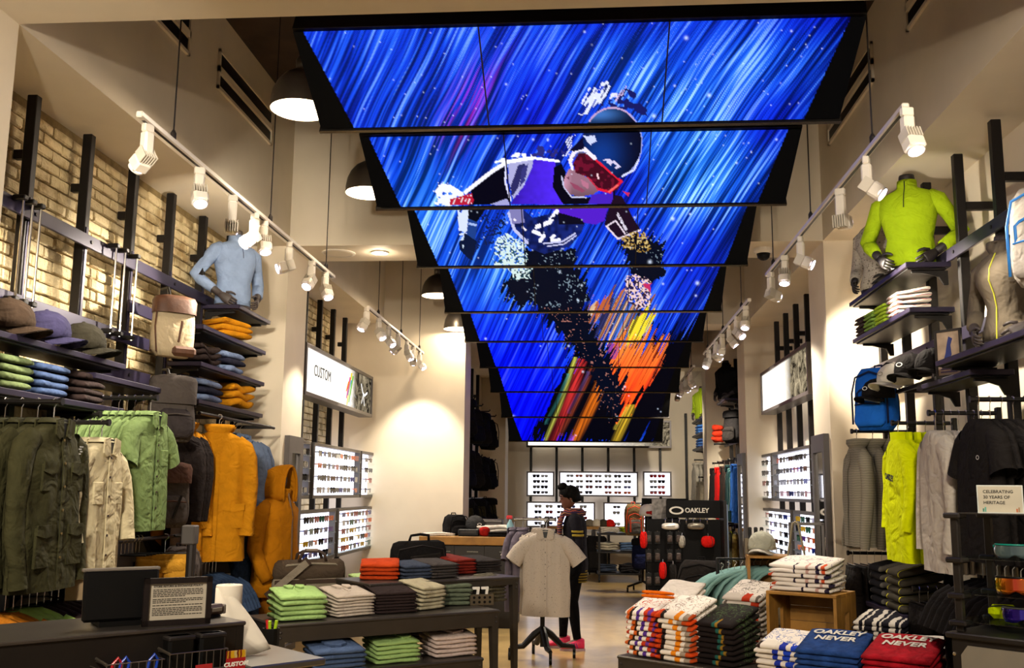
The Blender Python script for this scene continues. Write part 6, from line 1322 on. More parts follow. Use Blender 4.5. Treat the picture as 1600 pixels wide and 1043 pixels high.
heap('black tee tossed on the front table behind the trousers', (fr(703, 905, Z1+.1).x, fr(703, 905, Z1+.1).y, Z1+.001), A1+.3, CHOC, .34, .22, .16, 17, 'folded_tee', 'tee')
# perforated tray with white-framed glasses
p = fr(753, 945, Z1); t = thing('perforated_tray', 'small perforated metal tray on the front table', 'tray', (p.x, p.y, Z1), A1-.25); TRM = mat('tray_metal', '6b5f4e', .4, .7, .05)
w, d, h = .2, .1, .085
for nm, a, b in (('front', (-w/2, 0, 0), (w/2, .004, h)), ('back', (-w/2, d, 0), (w/2, d+.004, h)), ('side', (-w/2, 0, 0), (-w/2+.004, d, h)), ('side', (w/2-.004, 0, 0), (w/2, d, h)), ('floor', (-w/2, 0, 0), (w/2, d, .004))): MB().bb(a, b).build(nm, TRM, t)
for i in range(4):
    for j in range(2): MB().lathe([(0, .001), (.011, .001), (.011, -.003)], 10, (-.066+.044*i, -.0015, .025+.035*j), 'Y').build('hole', BLACKP, t)
for i in range(2):
    q = Vector(rotz((-.04+.075*i, .03, 0), A1-.25))+p; o = thing('display_numeral', 'white frame shaped like a folded temple in the perforated tray, %s one' % ('left', 'right')[i], 'numeral', (q.x, q.y, Z1+.005), A1-.25)
    MB().prism([(-.03, .135), (.03, .135), (.03, .125), (.012, .0), (-.006, .0), (.008, .115), (-.03, .115)], .014, 'XZ', 0).build('figure', mat('numeral_white', 'dcd6cc', .4, 0, 0), o); MB().cbox((.0, .02, .1), (.05, .012, .06), .004).build('dark_lens', BLACKP, o)
# lower bench
s = tp(533, 1052, Z3, A3, .36, .28, .03, 5, BLPO, 'folded_polo', 'polo', 'steel blue folded polo', 'on the low bench', rot=.05); _q = MB().prism([(-.08, .12), (.07, .12), (.08, -.04), (.03, -.07), (-.04, -.07), (-.07, 0)], .014, 'XY', .029); on_top(_q, s[-1], .03).build('folded_sleeve', BLPO, s[-1])
s = tp(623, 1036, Z3, A3, .34, .28, .03, 5, GRN, 'folded_polo', 'polo', 'apple green folded polo', 'on the low bench', rot=.05); _q = MB().prism([(-.02, .12), (.1, .12), (.13, -.08), (.05, -.12), (.03, 0)], .014, 'XY', .029); on_top(_q, s[-1], .03).build('folded_sleeve', GRN, s[-1])
s = tp(713, 1026, Z3, A3, .35, .28, .03, 5, PNK, 'folded_polo', 'polo', 'pale rose folded polo', 'on the low bench', rot=.05); _q = MB().prism([(-.03, .13), (.08, .13), (.1, -.06), (.0, -.09), (-.06, 0)], .014, 'XY', .029); on_top(_q, s[-1], .03).build('folded_sleeve', PNK, s[-1])
heap('black polo crumpled at the back of the low bench', (fr(655, 1000, Z3).x, fr(655, 1000, Z3).y, Z3+.001), A3, CHOC, .3, .2, .12, 19, 'folded_polo', 'polo')
# tall table goods
tp(592, 906, Z2, A2-.5, .30, .26, .03, 4, ORNG, 'folded_trousers', 'trousers', 'burnt orange folded trousers', 'on the taller table', rot=.08)
tp(628, 903, Z2, A2-.4, .26, .24, .03, 3, NAVY, 'folded_jeans', 'jeans', 'slate folded jeans', 'behind the orange trousers', rot=.1)
tp(655, 905, Z2, A2, .26, .26, .026, 4, NAVY, 'folded_jeans', 'jeans', 'slate folded jeans', 'in the middle of the taller table', rot=.1)
tp(697, 903, Z2, A2+.1, .27, .3, .022, 5, DGR, 'folded_jeans', 'jeans', 'taupe grey folded jeans', 'on the taller table', rot=.08)
tp(728, 897, Z2, A2+.2, .25, .32, .024, 5, BRED, 'folded_jeans', 'jeans', 'brick red folded jeans', 'on the taller table', rot=.08)
tp(765, 894, Z2, A2+.1, .27, .3, .02, 5, fabric('coal_jean', '292423', .2, 26), 'folded_jeans', 'jeans', 'charcoal folded jeans', 'at the far end of the taller table', rot=.07)
# black soft case
p = at(655, 888, Y=8.55); t = thing('laptop_bag', 'soft black carry bag standing on the taller table', 'bag', (p.x, 8.5, Z2+.004), .55)
rr = [sring(.25*k1, .075*k2, z, 30, .6) for z, k1, k2 in ((0, .97, .8), (.02, 1, 1), (.12, 1, 1.05), (.2, .97, .95), (.255, .9, .7), (.275, .7, .4))]
jit(MB().loft(rr), .004, 3, 20).build('main_body', BLK, t, True); MB().tube([(-.09, 0, .26), (-.08, -.02, .315), (.0, -.03, .325), (.08, -.02, .315), (.09, 0, .26)], .013, 8, .6).build('handle', BLK, t, True)
MB().tube([(-.23, -.05, .05), (-.2, -.07, .2), (0, -.078, .235), (.2, -.07, .2), (.23, -.05, .05)], .006, 6).build('zipper', DARKM, t); MB().cbox((.04, -.08, .1), (.28, .02, .12), .008, 0, -.1).build('front_pocket', PKB[2], t)
# weekender
WK = fabric('khaki_canvas', '857c6b', .1, 10, .25, 60); BRN = mat('strap_leather', '3a2a20', .6, 0, .15, 14)
p = at(487, 944, Z=Z1); t = thing('weekend_bag', 'khaki canvas weekender with brown bands and a loose shoulder strap', 'bag', (at(478, 940, Z=Z1).x-.02, at(478, 940, Z=Z1).y+.12, Z1), A1-.1)
rr = [sring(.31*k1, .11*k2, z, 34, .55) for z, k1, k2 in ((0, .97, .9), (.03, 1, 1), (.14, 1, 1.02), (.18, .995, 1.0))]
jit(MB().loft(rr), .003, 5, 16).build('lower_body', WK, t, True)
rr = [sring(.31*k1, .11*k2, z, 34, .55) for z, k1, k2 in ((.175, .995, 1.0), (.25, .99, .9), (.30, .95, .68), (.325, .85, .4), (.33, .6, .2))]
jit(MB().loft(rr), .003, 6, 16).build('upper_body', fabric('brown_canvas', '4b3f33', .1, 10), t, True)
MB().tube([(-.29, -.03, .24), (-.2, -.075, .29), (.0, -.08, .30), (.2, -.075, .29), (.29, -.03, .24)], .009, 6).build('piping', WK, t, True); MB().tube([(.296, -.07, .02), (.3, -.06, .15), (.29, -.04, .27)], .009, 6).build('piping', WK, t, True)
MB().cbox((.0, -.116, .16), (.62, .006, .035), .002).build('zip_band', BRN, t); MB().cbox((-.06, -.118, .115), (.015, .006, .1), .002).build('zip_pull', BRN, t)
for yy in (-.05, .05): MB().tube([(-.1, yy, .31), (-.085, yy*1.2, .37), (-.05, yy*.4, .395), (.08, yy*.4, .395), (.11, yy*1.2, .37), (.13, yy, .31)], .013, 8, .5).build('carry_handle', BRN, t, True)
MB().cbox((.015, 0, .40), (.12, .05, .03), .012).build('handle_wrap', mat('handle_metal', '8a7f70', .35, .6, .05), t)
MB().box((-.2, -.14, .20), (.36, .014, .055), 0, -.68).build('shoulder_strap', fabric('strap_webbing', '8a8070', .08, 12), t); MB().box((-.355, -.141, .075), (.06, .016, .058), 0, -.68).build('strap_tip', BRN, t); MB().box((-.06, -.12, .315), (.05, .02, .07), 0, -.68).build('strap_tip', BRN, t)
heap('black tee lying in front of the weekend bag', (at(455, 945, Z=Z1).x, at(455, 945, Z=Z1).y+.01, Z1+.001), A1, CHOC, .3, .1, .06, 22, 'folded_tee', 'tee', 2) if False else None
# ---- mannequin in the mustard parka
p = at(436, 728, Y=8.2); t = thing('parka_mannequin', 'headless mannequin in a mustard hooded parka behind the weekend bag', 'mannequin', (p.x, 8.2, 0), 1.35); PK = fabric('parka_mustard', 'a8690c', .1, 8, .3, 20)
hz = p.z
body = [(hz-1.05, .26, .155), (hz-.88, .25, .15), (hz-.75, .25, .15), (hz-.55, .225, .14), (hz-.42, .225, .145), (hz-.36, .22, .135), (hz-.31, .19, .12), (hz-.275, .12, .10), (hz-.25, .09, .09)]
MB().loft([sring(w, d, z, 32, .85, wr=.007 if z < hz-.35 else .002, ph=2) for z, w, d in body], True, True).build('parka_body', PK, t, True)
for s in (-1, 1):
    sl = MB().tube([(s*.16, 0, hz-.345), (s*.225, 0, hz-.38), (s*.27, .02, hz-.52), (s*.29, .02, hz-.68), (s*.27, -.05, hz-.84), (s*.25, -.09, hz-.92)], [.07, .078, .072, .066, .06, .055], 16, .85); jit(sl, .005, 8+s, 28).build('sleeve', PK, t, True)
MB().loft([sring(.095, .095, hz-.27, 22, 1), sring(.105, .105, hz-.2, 22, 1, cy=-.01), sring(.10, .10, hz-.185, 22, 1, cy=-.01), sring(.085, .085, hz-.2, 22, 1)], False, False).build('collar', PK, t, True)
hd = MB(); N_ = 18; rings = []
for i in range(8):      # hood: arches from the brow back to the nape, open to the front
    u = i/7; y = -.11+.26*u; rx = .105*(1-.25*u**3); hz_ = (.20*math.sqrt(max(0, 1-(max(0, u-.35)/.68)**2))) if u > .35 else .20
    rings.append([(rx*math.cos(PI*(k/(N_-1))*1.3-.15*PI), y, hz-.2+max(.02, hz_)*math.sin(PI*(k/(N_-1))*1.3-.15*PI)) for k in range(N_)])
jit(hd.loft(rings, closed=False), .006, 2, 22); ho = hd.build('hood', PK, t, True)
md = ho.modifiers.new('thick', 'SOLIDIFY'); md.thickness = .012
MB().tube([(x*1.03, y-.005, z) for x, y, z in rings[0]], .012, 8).build('hood_brim', PK, ho, True)
MB().tube([(0, -.10, hz-.22), (0, -.145, hz-.4), (0, -.15, hz-.6), (0, -.155, hz-.87)], .01, 6).build('front_zip', mat('parka_zip', '5a3a0a', .5), t)
MB().ell((0, .01, hz-.12), (.075, .09, .1), 14, 9).build('head_form', MANN, t, True)
lg = MB()
for s in (-1, 1): lg.tube([(s*.09, 0, hz-.86), (s*.095, 0, .5), (s*.095, .02, .09), (s*.095, -.06, .035)], [.085, .06, .04, .04], 12)
lg.build('legs', fabric('parka_trousers', '7a4a0e'), t, True); MB().lathe([(.2, 0), (.2, .012)], 24).build('base_plate', CHROME, t)
# ================================================================== rolling shirt rack
RX, RY = -.47, 10.1; t = thing('shirt_rack', 'wheeled black four-arm rack carrying short-sleeved shirts in the aisle', 'rack', (RX, RY+.1, 0), 0)
MB().cbox((0, 0, .72), (.045, .045, 1.2), .004).build('pole', BLACKM, t)
for a in (.3, 1.9, 3.4, 5.0):
    x, y = .33*math.cos(a), .33*math.sin(a); MB().tube([(0, 0, .30), (x*.25, y*.25, .24), (x*.6, y*.6, .13), (x, y, .115)], [.03, .035, .03, .02], 8).build('foot', BLACKM, t)
    c = MB().lathe([(.042, -.014), (.042, .014)], 14, (x, y, .042), 'X').build('caster', BLACKP, t); MB().cbox((x, y, .09), (.03, .03, .05), .004).build('caster_fork', BLACKM, t)
bz = at(830, 811, Y=RY).z; MB().tube([(-.3, 0, bz), (.12, 0, bz)], .016, 10).build('cross_arm', CHROME, t); MB().tube([(.04, 0, bz), (.04, -.42, bz)], .014, 10).build('front_arm', CHROME, t); MB().cbox((.04, 0, bz-.02), (.05, .05, .1), .006).build('arm_socket', BLACKM, t); MB().tube([(.12, 0, bz), (.135, 0, bz)], .022, 10).build('end_stop', BLACKM, t)
SHT = stripes('speckled_shirt', [(0, 'a89c90'), (.5, 'a59a8e')], 'X', .1, .9, 0, ('453f44', 120, .68)); SHG = fabric('grey_shirt', '5d5560', .1, 14)
g = garment('short_sleeved_shirt', 'x', 'shirt', SHT, .80, .185, .235, .235, .055, 'short', 'shirt', True, ((.1, -.2, .095, .11, False),), 41, 'shirts on the wheeled rack', mbut=mat('button_pale', '6e655c', .4, 0, 0), spread=.06, wr=.010)
row(g, 3, (RX+.05, RY-.27, bz-.006), (-.035, .1, 0), -.08, lambda i: ['front grey speckled short-sleeved shirt on the wheeled rack, facing the camera', 'grey speckled shirt just behind the front one on wheeled rack', 'third grey speckled shirt on the wheeled rack'][i], .06)
g = garment('short_sleeved_shirt', 'x', 'shirt', SHG, .78, .185, .235, .235, .055, 'short', 'shirt', False, (), 42, 'shirts on the wheeled rack'); row(g, 2, (RX-.2, RY+.06, bz-.006), (-.09, .01, 0), -PI/2-.3, lambda i: ['dark grey shirt on the left arm of the wheeled rack', 'outermost dark grey shirt on the wheeled rack'][i], .06)
# ================================================================== the woman
WX, WY = -.17, 10.86
P = thing('person', 'woman in a dark striped-sleeve cardigan, scarf, black leggings and pink trainers', 'person', (WX, WY, 0), -PI/2+.12)
SK = mat('skin_brown', '5a3423', .5, 0, .08, 14); HAIR = mat('hair_black', '080605', .6, 0, .2, 30, .5, 80, spec=.05)
J = {'pel': (0, .02, .93), 'sp': (0, .015, 1.1), 'ch': (0, .0, 1.28), 'nk': (0, .0, 1.42), 'hb': (0, -.02, 1.475), 'hip+': (.085, .01, .88), 'kn+': (.085, -.02, .50), 'an+': (.09, .03, .10), 'to+': (.09, -.10, .045), 'hip-': (-.085, .03, .88), 'kn-': (-.10, -.09, .50), 'an-': (-.11, -.10, .10), 'to-': (-.11, -.23, .045),
     'sh+': (.165, .0, 1.365), 'el+': (.205, .045, 1.09), 'wr+': (.13, -.19, 1.15), 'sh-': (-.165, .0, 1.365), 'el-': (-.2, -.01, 1.09), 'wr-': (-.12, -.23, 1.2)}
ED = [('pel', 'sp'), ('sp', 'ch'), ('ch', 'nk'), ('nk', 'hb'), ('pel', 'hip+'), ('hip+', 'kn+'), ('kn+', 'an+'), ('an+', 'to+'), ('pel', 'hip-'), ('hip-', 'kn-'), ('kn-', 'an-'), ('an-', 'to-'), ('ch', 'sh+'), ('sh+', 'el+'), ('el+', 'wr+'), ('ch', 'sh-'), ('sh-', 'el-'), ('el-', 'wr-')]
RAD = {'pel': .12, 'sp': .095, 'ch': .11, 'nk': .045, 'hb': .045, 'hip': .085, 'kn': .052, 'an': .035, 'to': .032, 'sh': .05, 'el': .038, 'wr': .024}
ks = list(J); me = bpy.data.meshes.new('sk'); me.from_pydata([J[q] for q in ks], [(ks.index(a), ks.index(b)) for a, b in ED], []); so = bpy.data.objects.new('sk', me); C.objects.link(so)
md = so.modifiers.new('s', 'SKIN'); md.use_smooth_shade = True
sv = me.skin_vertices[0].data
for i, q in enumerate(ks): r_ = RAD[q.rstrip('+-')]; sv[i].radius = (r_, r_)
sv[0].use_root = True; sb = so.modifiers.new('d', 'SUBSURF'); sb.levels = 2; sb.render_levels = 2
dg = bpy.context.evaluated_depsgraph_get(); ev = bpy.data.meshes.new_from_object(so.evaluated_get(dg))
bm_ = MB(); bm_.add([v.co[:] for v in ev.vertices], [tuple(p.vertices) for p in ev.polygons]); bpy.data.objects.remove(so)
# head, tilted down: rings from chin to crown with brow, nose, lips
hb = MB(); hr = []
for z, hw, hd_, cy in ((-.115, .022, .03, -.055), (-.10, .042, .05, -.04), (-.075, .056, .07, -.025), (-.04, .066, .085, -.012), (0, .072, .096, 0), (.04, .074, .102, .006), (.08, .066, .092, .012), (.105, .045, .065, .016), (.118, .018, .03, .018)): hr.append(sring(hw, hd_, z, 20, 1, cy=cy))
hb.loft(hr); hb.loft([[(x, -.094, .022), (x*.6, -.104, .015), (x, -.094, .006)] for x in (-.006, .006)]); 
hb.loft([[( -.006, -.088, .03), (.006, -.088, .03), (.004, -.09, .02)], [(-.011, -.09, -.012), (.011, -.09, -.012), (0, -.124, -.016)], [(-.009, -.085, -.022), (.009, -.085, -.022), (0, -.10, -.024)]])
for zz, r_ in ((-.048, .009), (-.06, .009)): hb.tube([(-.022, -.078, zz), (-.01, -.092, zz+.002), (0, -.096, zz), (.01, -.092, zz+.002), (.022, -.078, zz)], [.003, r_*.8, r_*.8, r_*.8, .003], 8)
for s in (-1, 1): hb.ell((s*.074, .012, -.005), (.01, .02, .032), 10, 7); hb.ell((s*.03, -.082, .012), (.014, .01, .008), 8, 6)
Mh = Matrix.Translation((0, -.045, 1.585)) @ Matrix.Rotation(math.radians(14), 4, 'X'); hb.xf(Mh); bm_.add(hb.v, hb.f)
hand(bm_, J['wr+'], (-.15, -.95, .25), (-1, 0, 0), .95, .7, 1); hand(bm_, J['wr-'], (.15, -.95, .25), (1, 0, 0), .95, .7, -1)
bo = bm_.build('body', SK, P, True); rm = bo.modifiers.new('one_skin', 'REMESH'); rm.mode = 'VOXEL'; rm.voxel_size = .006; rm.use_smooth_shade = True
ey = MB()
for s in (-1, 1): ey.tube([(s*.018, -.091, .012), (s*.03, -.094, .008), (s*.044, -.083, .012)], .003, 5); ey.tube([(s*.015, -.095, .034), (s*.032, -.095, .04), (s*.05, -.082, .032)], .0035, 5)
for i, xx in enumerate((0,)): pass
e1 = ey.xf(Mh); tag(e1.build('lashes_and_brows', HAIR, P), kind='stuff')
hm = MB(); rr = []
for z, hw, hd_, cy in ((-.06, .06, .055, .065), (-.02, .083, .088, .036), (.03, .088, .105, .022), (.075, .082, .108, .018), (.108, .06, .085, .01), (.128, .03, .045, .005)): rr.append(sring(hw, hd_, z, 22, 1, cy=cy))
hm.loft(rr).xf(Mh); ho = jit(hm, .003, 3, 60).build('hair', HAIR, P, True)
bn = MB().ell((0, -.045, .135), (.05, .055, .042), 16, 10); bn.xf(Mh); jit(bn, .004, 5, 70).build('hair_bun', HAIR, ho, True)
MB().tube([Mh @ Vector((.076, .01, -.03)), Mh @ Vector((.08, .008, -.05))], .006, 6).build('earring', CHROME, P)
CARD = fabric('cardigan_charcoal', '17151a', .1, 12); GOLD = fabric('gold_stripe', '8f7a2c')
cr_ = [(.80, .165, .135), (.90, .172, .14), (1.0, .158, .13), (1.12, .15, .125), (1.25, .165, .13), (1.33, .175, .12), (1.38, .16, .10), (1.415, .10, .075), (1.43, .07, .065)]
MB().loft([sring(w, d, z, 30, .95, wr=.005 if z < 1.2 else .001, ph=1, cy=.015) for z, w, d in cr_], False, False).build('cardigan_body', CARD, P, True)
for s, q in ((1, '+'), (-1, '-')):
    a, b, c = Vector(J['sh'+q]), Vector(J['el'+q]), Vector(J['wr'+q])
    sl = MB().tube([a+Vector((-s*.04, 0, .0)), a+Vector((s*.012, 0, -.02)), a.lerp(b, .5), b, b.lerp(c, .5), b.lerp(c, .93)], [.066, .07, .06, .055, .047, .04], 14); so_ = jit(sl, .003, 4+s, 40).build('cardigan_sleeve', CARD, P, True)
    for f in (.48, .62): MB().tube([a.lerp(b, f)+Vector((0, 0, .011)), a.lerp(b, f)-Vector((0, 0, .011))], .064, 14).build('gold_band', GOLD, so_, True)
MB().loft([sring(.158, .128, .70, 28, .95, cy=.015), sring(.166, .136, .74, 28, .95, cy=.015), sring(.164, .134, .83, 28, .95, cy=.015)], False, False).build('striped_hem', stripes('hem_stripes', [(0, '6e5c20'), (.5, '1c1710')], 'Z', .028), P, True)
LEG = fabric('leggings_black', '0b0a0c', .05)
for s, q in ((1, '+'), (-1, '-')):
    a, b, c = Vector(J['hip'+q]), Vector(J['kn'+q]), Vector(J['an'+q]); MB().tube([a+Vector((-s*.02, 0, .06)), a, a.lerp(b, .5), b, b.lerp(c, .3), b.lerp(c, .75), c+Vector((0, 0, .02))], [.105, .10, .082, .062, .06, .046, .042], 16).build('legging', LEG, P, True)
SHO = mat('pink_trainer', 'd0224e', .5, 0, .15, 30); SOLE = mat('trainer_sole', 'a88a8e', .5)
for s, q in ((1, '+'), (-1, '-')):
    c = Vector(J['an'+q]); rr = []
    for y, hw, ht in ((.075, .03, .10), (.05, .042, .115), (.0, .045, .11), (-.05, .047, .085), (-.10, .05, .065), (-.15, .045, .05), (-.175, .025, .035)): rr.append([(c.x+hw*math.cos(2*PI*k/14), c.y+y, .018+max(0, ht*(.5+.5*math.sin(2*PI*k/14)))) for k in range(14)])
    sh_ = MB().loft(rr).build('trainer', SHO, P, True)
    MB().prism([(c.x+.048*math.cos(a)*(1 if abs(math.sin(a)) < .9 else .9), c.y-.05+.135*math.sin(a)) for a in [2*PI*k/16 for k in range(16)]], .024, 'XY', 0).build('sole', SOLE, sh_)
    for i in range(3): MB().tube([(c.x-.025, c.y-.05-.025*i, .098-.013*i), (c.x+.025, c.y-.05-.025*i, .098-.013*i)], .005, 5).build('lace', mat('lace_purple', '5c2a6e', .7, 0, 0), sh_)
    for i in range(3): MB().box((c.x+s*.047, c.y-.01-.022*i, .06), (.004, .008, .05), 0, 0, .35).build('side_stripe', mat('lace_purple', '5c2a6e', .7, 0, 0), sh_)
SCF = stripes('scarf_print', [(0, '2a1f3a'), (.3, '7a3a2c'), (.5, '1d1a2e'), (.75, '8a5a3a')], 'Z', .05, .9, .05)
sc = MB().loft([sring(.085, .085, 1.385, 22, 1, wr=.006), sring(.13, .125, 1.40, 22, 1, wr=.011), sring(.13, .12, 1.44, 22, 1, wr=.011), sring(.09, .09, 1.475, 22, 1), sring(.07, .07, 1.45, 22, 1)], False, False).build('scarf_loop', SCF, P, True)
for s in (-1, 1): MB().tube([(s*.05, -.11, 1.42), (s*.055, -.15, 1.32), (s*.05, -.15, 1.2), (s*.055, -.145, 1.06)], [.045, .05, .048, .045], 12, .5).build('scarf_tail', SCF, sc, True)
# ================================================================== right wall, first bay
XV = 2.48
for i in range(7):
    y = 4.72+.622*i
    t = thing('fixture_upright', 'black steel upright on the right wall, %s from the entrance' % ORD[i], 'upright', (XV, y, 0), 0, 'black uprights on the right wall')
    MB().cbox((0, 0, 1.96), (.062, .055, 3.92), .004).build('post', BLACKM, t)
    for z in (3.56, 1.9): MB().cbox((.125, 0, z), (.19, .045, .055), .004).build('wall_bracket', BLACKM, t)
def rbar(label, y0, y1, z): 
    t = thing('fixture_bar', label, 'bar', (2.43, (y0+y1)/2, z)); MB().cbox((0, 0, 0), (.02, y1-y0, .085), .003).build('bar', SHELFM, t)
    for i in range(7):
        yy = 4.72+.622*i
        if y0 < yy < y1: MB().lathe([(0, -.017), (.012, -.017), (.012, -.008)], 8, (0, yy-(y0+y1)/2, 0), 'X').build('bolt', BLACKM, t)
rbar('upper steel bar across the right wall behind the grey fleece', 4.5, 7.1, 3.25); rbar('middle steel bar across the right wall above the caps', 5.6, 8.75, 2.69)
shelf('top right shelf carrying the neon torso', 2.15, 2.45, 6.72, 8.2, 3.215, wall=1)
shelf('second right shelf with small folded stacks', 2.15, 2.45, 6.7, 8.15, 2.90, wall=1)
shelf('right shelf carrying the grey fleece torso', 2.12, 2.45, 4.9, 6.18, 2.46, wall=1)
shelf('small right shelf with the framed picture', 2.2, 2.45, 5.85, 6.8, 2.375, wall=1)
NEON = fabric('neon_pullover', '88a012', .08, 10); WTOP = stripes('marled_white', [(0, 'a79f94'), (.5, 'aca49a')], 'Z', .02, .9, .02, ('6d655e', 60, .62))
p = at(1440, 408, Z=3.216); bust('neon green half-zip pullover on a black headless torso, top right shelf', (2.27, 6.98, 3.216), -.55, NEON, 1.02, zip_='half', mz=mat('zip_dark', '26300a', .5), skin=mat('mannequin_black', '1b1615', .5, 0, .1))
lt = bpy.data.objects['mannequin_torso.003'] if 'mannequin_torso.003' in bpy.data.objects else None
bust('pale marled long-sleeved top on a torso, left of the neon one', (2.27, 7.75, 3.216), -1.0, WTOP, .95, female=True, collar='none', zip_=None, skin=mat('mannequin_black', '1b1615', .5, 0, .1))
FLE = fabric('taupe_fleece', '665c4e', .08, 8, .3, 30)
p = at(1545, 545, Z=2.46); bust('taupe zip fleece with lime zipper on a grey torso, far right shelf', (2.27, 5.45, 2.461), -1.05, FLE, .88, female=True, collar='hood', zip_='full', mz=mat('zip_lime', 'b9b83a', .5, 0, 0), skin=MANN)
# small stacks on the second shelf
for y, m, n, nm, h in ((7.1, stripes('floral_print', [(0, 'b0a79c'), (.45, 'b5aca0'), (.8, 'a64a3c'), (.9, '5b6a7a')], 'Z', .03, .9, .03), 5, 'printed white folded tops', .032), (7.42, fabric('lime_tee', '93ad2c'), 5, 'lime folded tops', .028), (7.72, fabric('green_tee', '6c8a3a'), 5, 'moss green folded tops', .028), (7.98, fabric('dark_plaid', '3a2f2c', .5, 60), 5, 'dark plaid folded shorts', .03)):
    pile('folded_shirt', 'shirt', nm, 'on the second right shelf', loc=(2.28, y, 0), Z=2.901, rz=-PI/2, n=n, w=.24, d=.24, h=h, m=m, front=False)
# framed picture, caps
t = thing('picture_stand', 'small framed running picture on the right shelf', 'sign', (2.24, 6.28, 2.376), -.9)
for a in (((-.09, -.008, 0), (.09, .01, .014)), ((-.09, -.008, .286), (.09, .01, .30)), ((-.09, -.008, 0), (-.076, .01, .30)), ((.076, -.008, 0), (.09, .01, .30))): MB().bb(*a).build('frame_bar', FR, t)
pp = MB().bb((-.076, 0, .014), (.076, .006, .286)).build('print', mat('print_peach', 'b09a84', .6, 0, .25, 14), t); MB().prism([(-.005, .1), (.02, .14), (.015, .2), (.03, .24), (.005, .255), (-.01, .2), (-.02, .15), (-.035, .11)], -.002, 'XZ', -.001).build('runner_figure', mat('print_blue', '2f3a7a', .6), pp)
for i in range(3): MB().bb((-.06, -.002, .03+.018*i), (.05-.02*i, 0, .04+.018*i)).build('caption_bar', mat('print_cap', '5a4a6a', .6, 0, 0), pp)
t = thing('cap_rail', 'black rail holding caps in front of the right wall', 'rail', (2.3, 7.05, 2.41)); MB().cbox((0, 0, 0), (.03, 1.0, .03), .004).build('bar', BLACKM, t)
for yy in (-.45, .4): MB().cbox((.1, yy, 0), (.2, .03, .03), .004).build('arm', BLACKM, t)
EMB = mat('emblem_white', 'd8d4cc', .5, 0, 0)
cap('black cap at the lower left of the cap row, nearest the blue pack', (2.15, 7.5, 2.36), -1.1, fabric('capb', '171413'), s=1.2, logo=EMB, group='caps on the right rail'); cap('white cap in the middle of the cap row on the right wall', (2.16, 7.12, 2.42), -1.1, fabric('capw', 'b9b2a6', .05), s=1.25, logo=mat('emblem_grey', '7a7468', .5, 0, 0), group='caps on the right rail'); cap('black cap right of the white cap on the right wall', (2.2, 6.85, 2.45), -1.0, fabric('capb', '171413'), s=1.25, logo=EMB, group='caps on the right rail'); cap('black cap behind the framed picture', (2.24, 6.56, 2.45), -1.0, fabric('capb', '171413'), s=1.2, group='caps on the right rail')
for y, zz in ((7.5, 2.34), (7.12, 2.42), (6.85, 2.45), (6.56, 2.45)): pass
# blue pack and white pack
p = at(1386, 668, X=2.05); BLUEK = fabric('blue_pack', '1450a8', .1, 10)
b = backpack('bright blue backpack with grey chevrons hung on the right wall', (2.16, 7.62, p.z+.02), -.75, BLUEK, fabric('blue_pocket', '1a5cbc', .1, 10), .33, .47, .2, fabric('navy_trim', '141c38'), 'packs on the right wall', lid=False, nband=4, mband=mat('reflective', '7f8ea0', .35, .4, 0))
MB().tube([(0, .12, .49), (0, .2, .53), (0, .42, .53)], .008, 6).build('hook', BLACKM, b)
p = at(1585, 452, X=2.1); b = backpack('pale grey pack with blue lining at the right picture edge', (2.22, 4.86, 2.66), -.8, fabric('pale_pack', 'a29a90', .06), fabric('pale_pack2', '968e86', .06), .32, .5, .2, mat('sky_trim', '2a74c0', .5, 0, 0), 'packs on the right wall', lid=False)
MB().tube([(0, .12, .5), (0, .2, .54), (0, .3, .54)], .008, 6).build('hook', BLACKM, b)
# ---- hung rows facing the aisle
def rarm(proto, n, y, z, xtip, gap, what, armlab):
    faceout('hang_rail', armlab, (XV-.03, y, z), (xtip-.03, y, z)); return row(proto, n, (xtip, y, z-.008), (gap, 0, 0), -PI/2, lambda i: 'front %s on the right wall' % what if i == 0 else '%s on the right wall, %s behind the front one' % (what, ORD[i-1]))
KNT = stripes('grey_knit_marl', [(0, '6b6456'), (.5, '777063'), (.75, '60594d')], 'Z', .018, .92, .02)
g = garment('hooded_sweater', 'x', 'sweater', KNT, .75, .21, .26, .25, .085, 'long', 'hood', True, (), 51, 'grey marl hoodies on the right wall', slen=.66, wr=.011); rarm(g, 3, 7.78, 2.13, 2.05, .12, 'grey marl hooded sweater', 'black rail arm carrying the grey hoodies')
YN = fabric('neon_yellow', 'c9d400', .05, 10)
g = garment('running_shirt', 'x', 'shirt', YN, .80, .2, .245, .25, .06, 'long', 'zip', False, (), 52, 'neon yellow tops on the right wall', slen=.5, wr=.011)
r_ = rarm(g, 6, 6.85, 2.13, 2.08, .06, 'neon yellow running top', 'black rail arm carrying the neon tops')
WT = fabric('white_jersey', 'b5aca0', .05, 10)
g = garment('running_shirt', 'x', 'shirt', WT, .82, .2, .245, .25, .06, 'long', 'crew', False, (), 53, 'white tops on the right wall', slen=.6, wr=.011); rarm(g, 8, 6.12, 2.14, 2.08, .045, 'white long-sleeved top', 'black rail arm carrying the white tops')
BT = fabric('black_jersey', '191615', .08, 10)
g = garment('running_shirt', 'x', 'shirt', BT, .74, .2, .245, .25, .06, 'short', 'crew', False, (), 54, 'black tops on the right wall', wr=.011)
rr = [[(.02*f*math.cos(a)+.1, -.062, -.105-.2+.012*f*math.sin(a)) for a in [2*PI*q/16 for q in range(16)]] for f in (1, .7)]; MB().loft(rr, False, False).build('emblem', EMB, g)
rarm(g, 6, 5.45, 2.16, 2.08, .06, 'black short-sleeved top', 'black rail arm carrying the black tops')
# emblem text across the neon tops
tx = text_mesh('OAKLEY', .055, BLACKP, 'chest_lettering', r_[0], .001, 'CENTER', (.05, -.086, -.105-.27), rot=(PI/2, .12, 0), bold=.002)
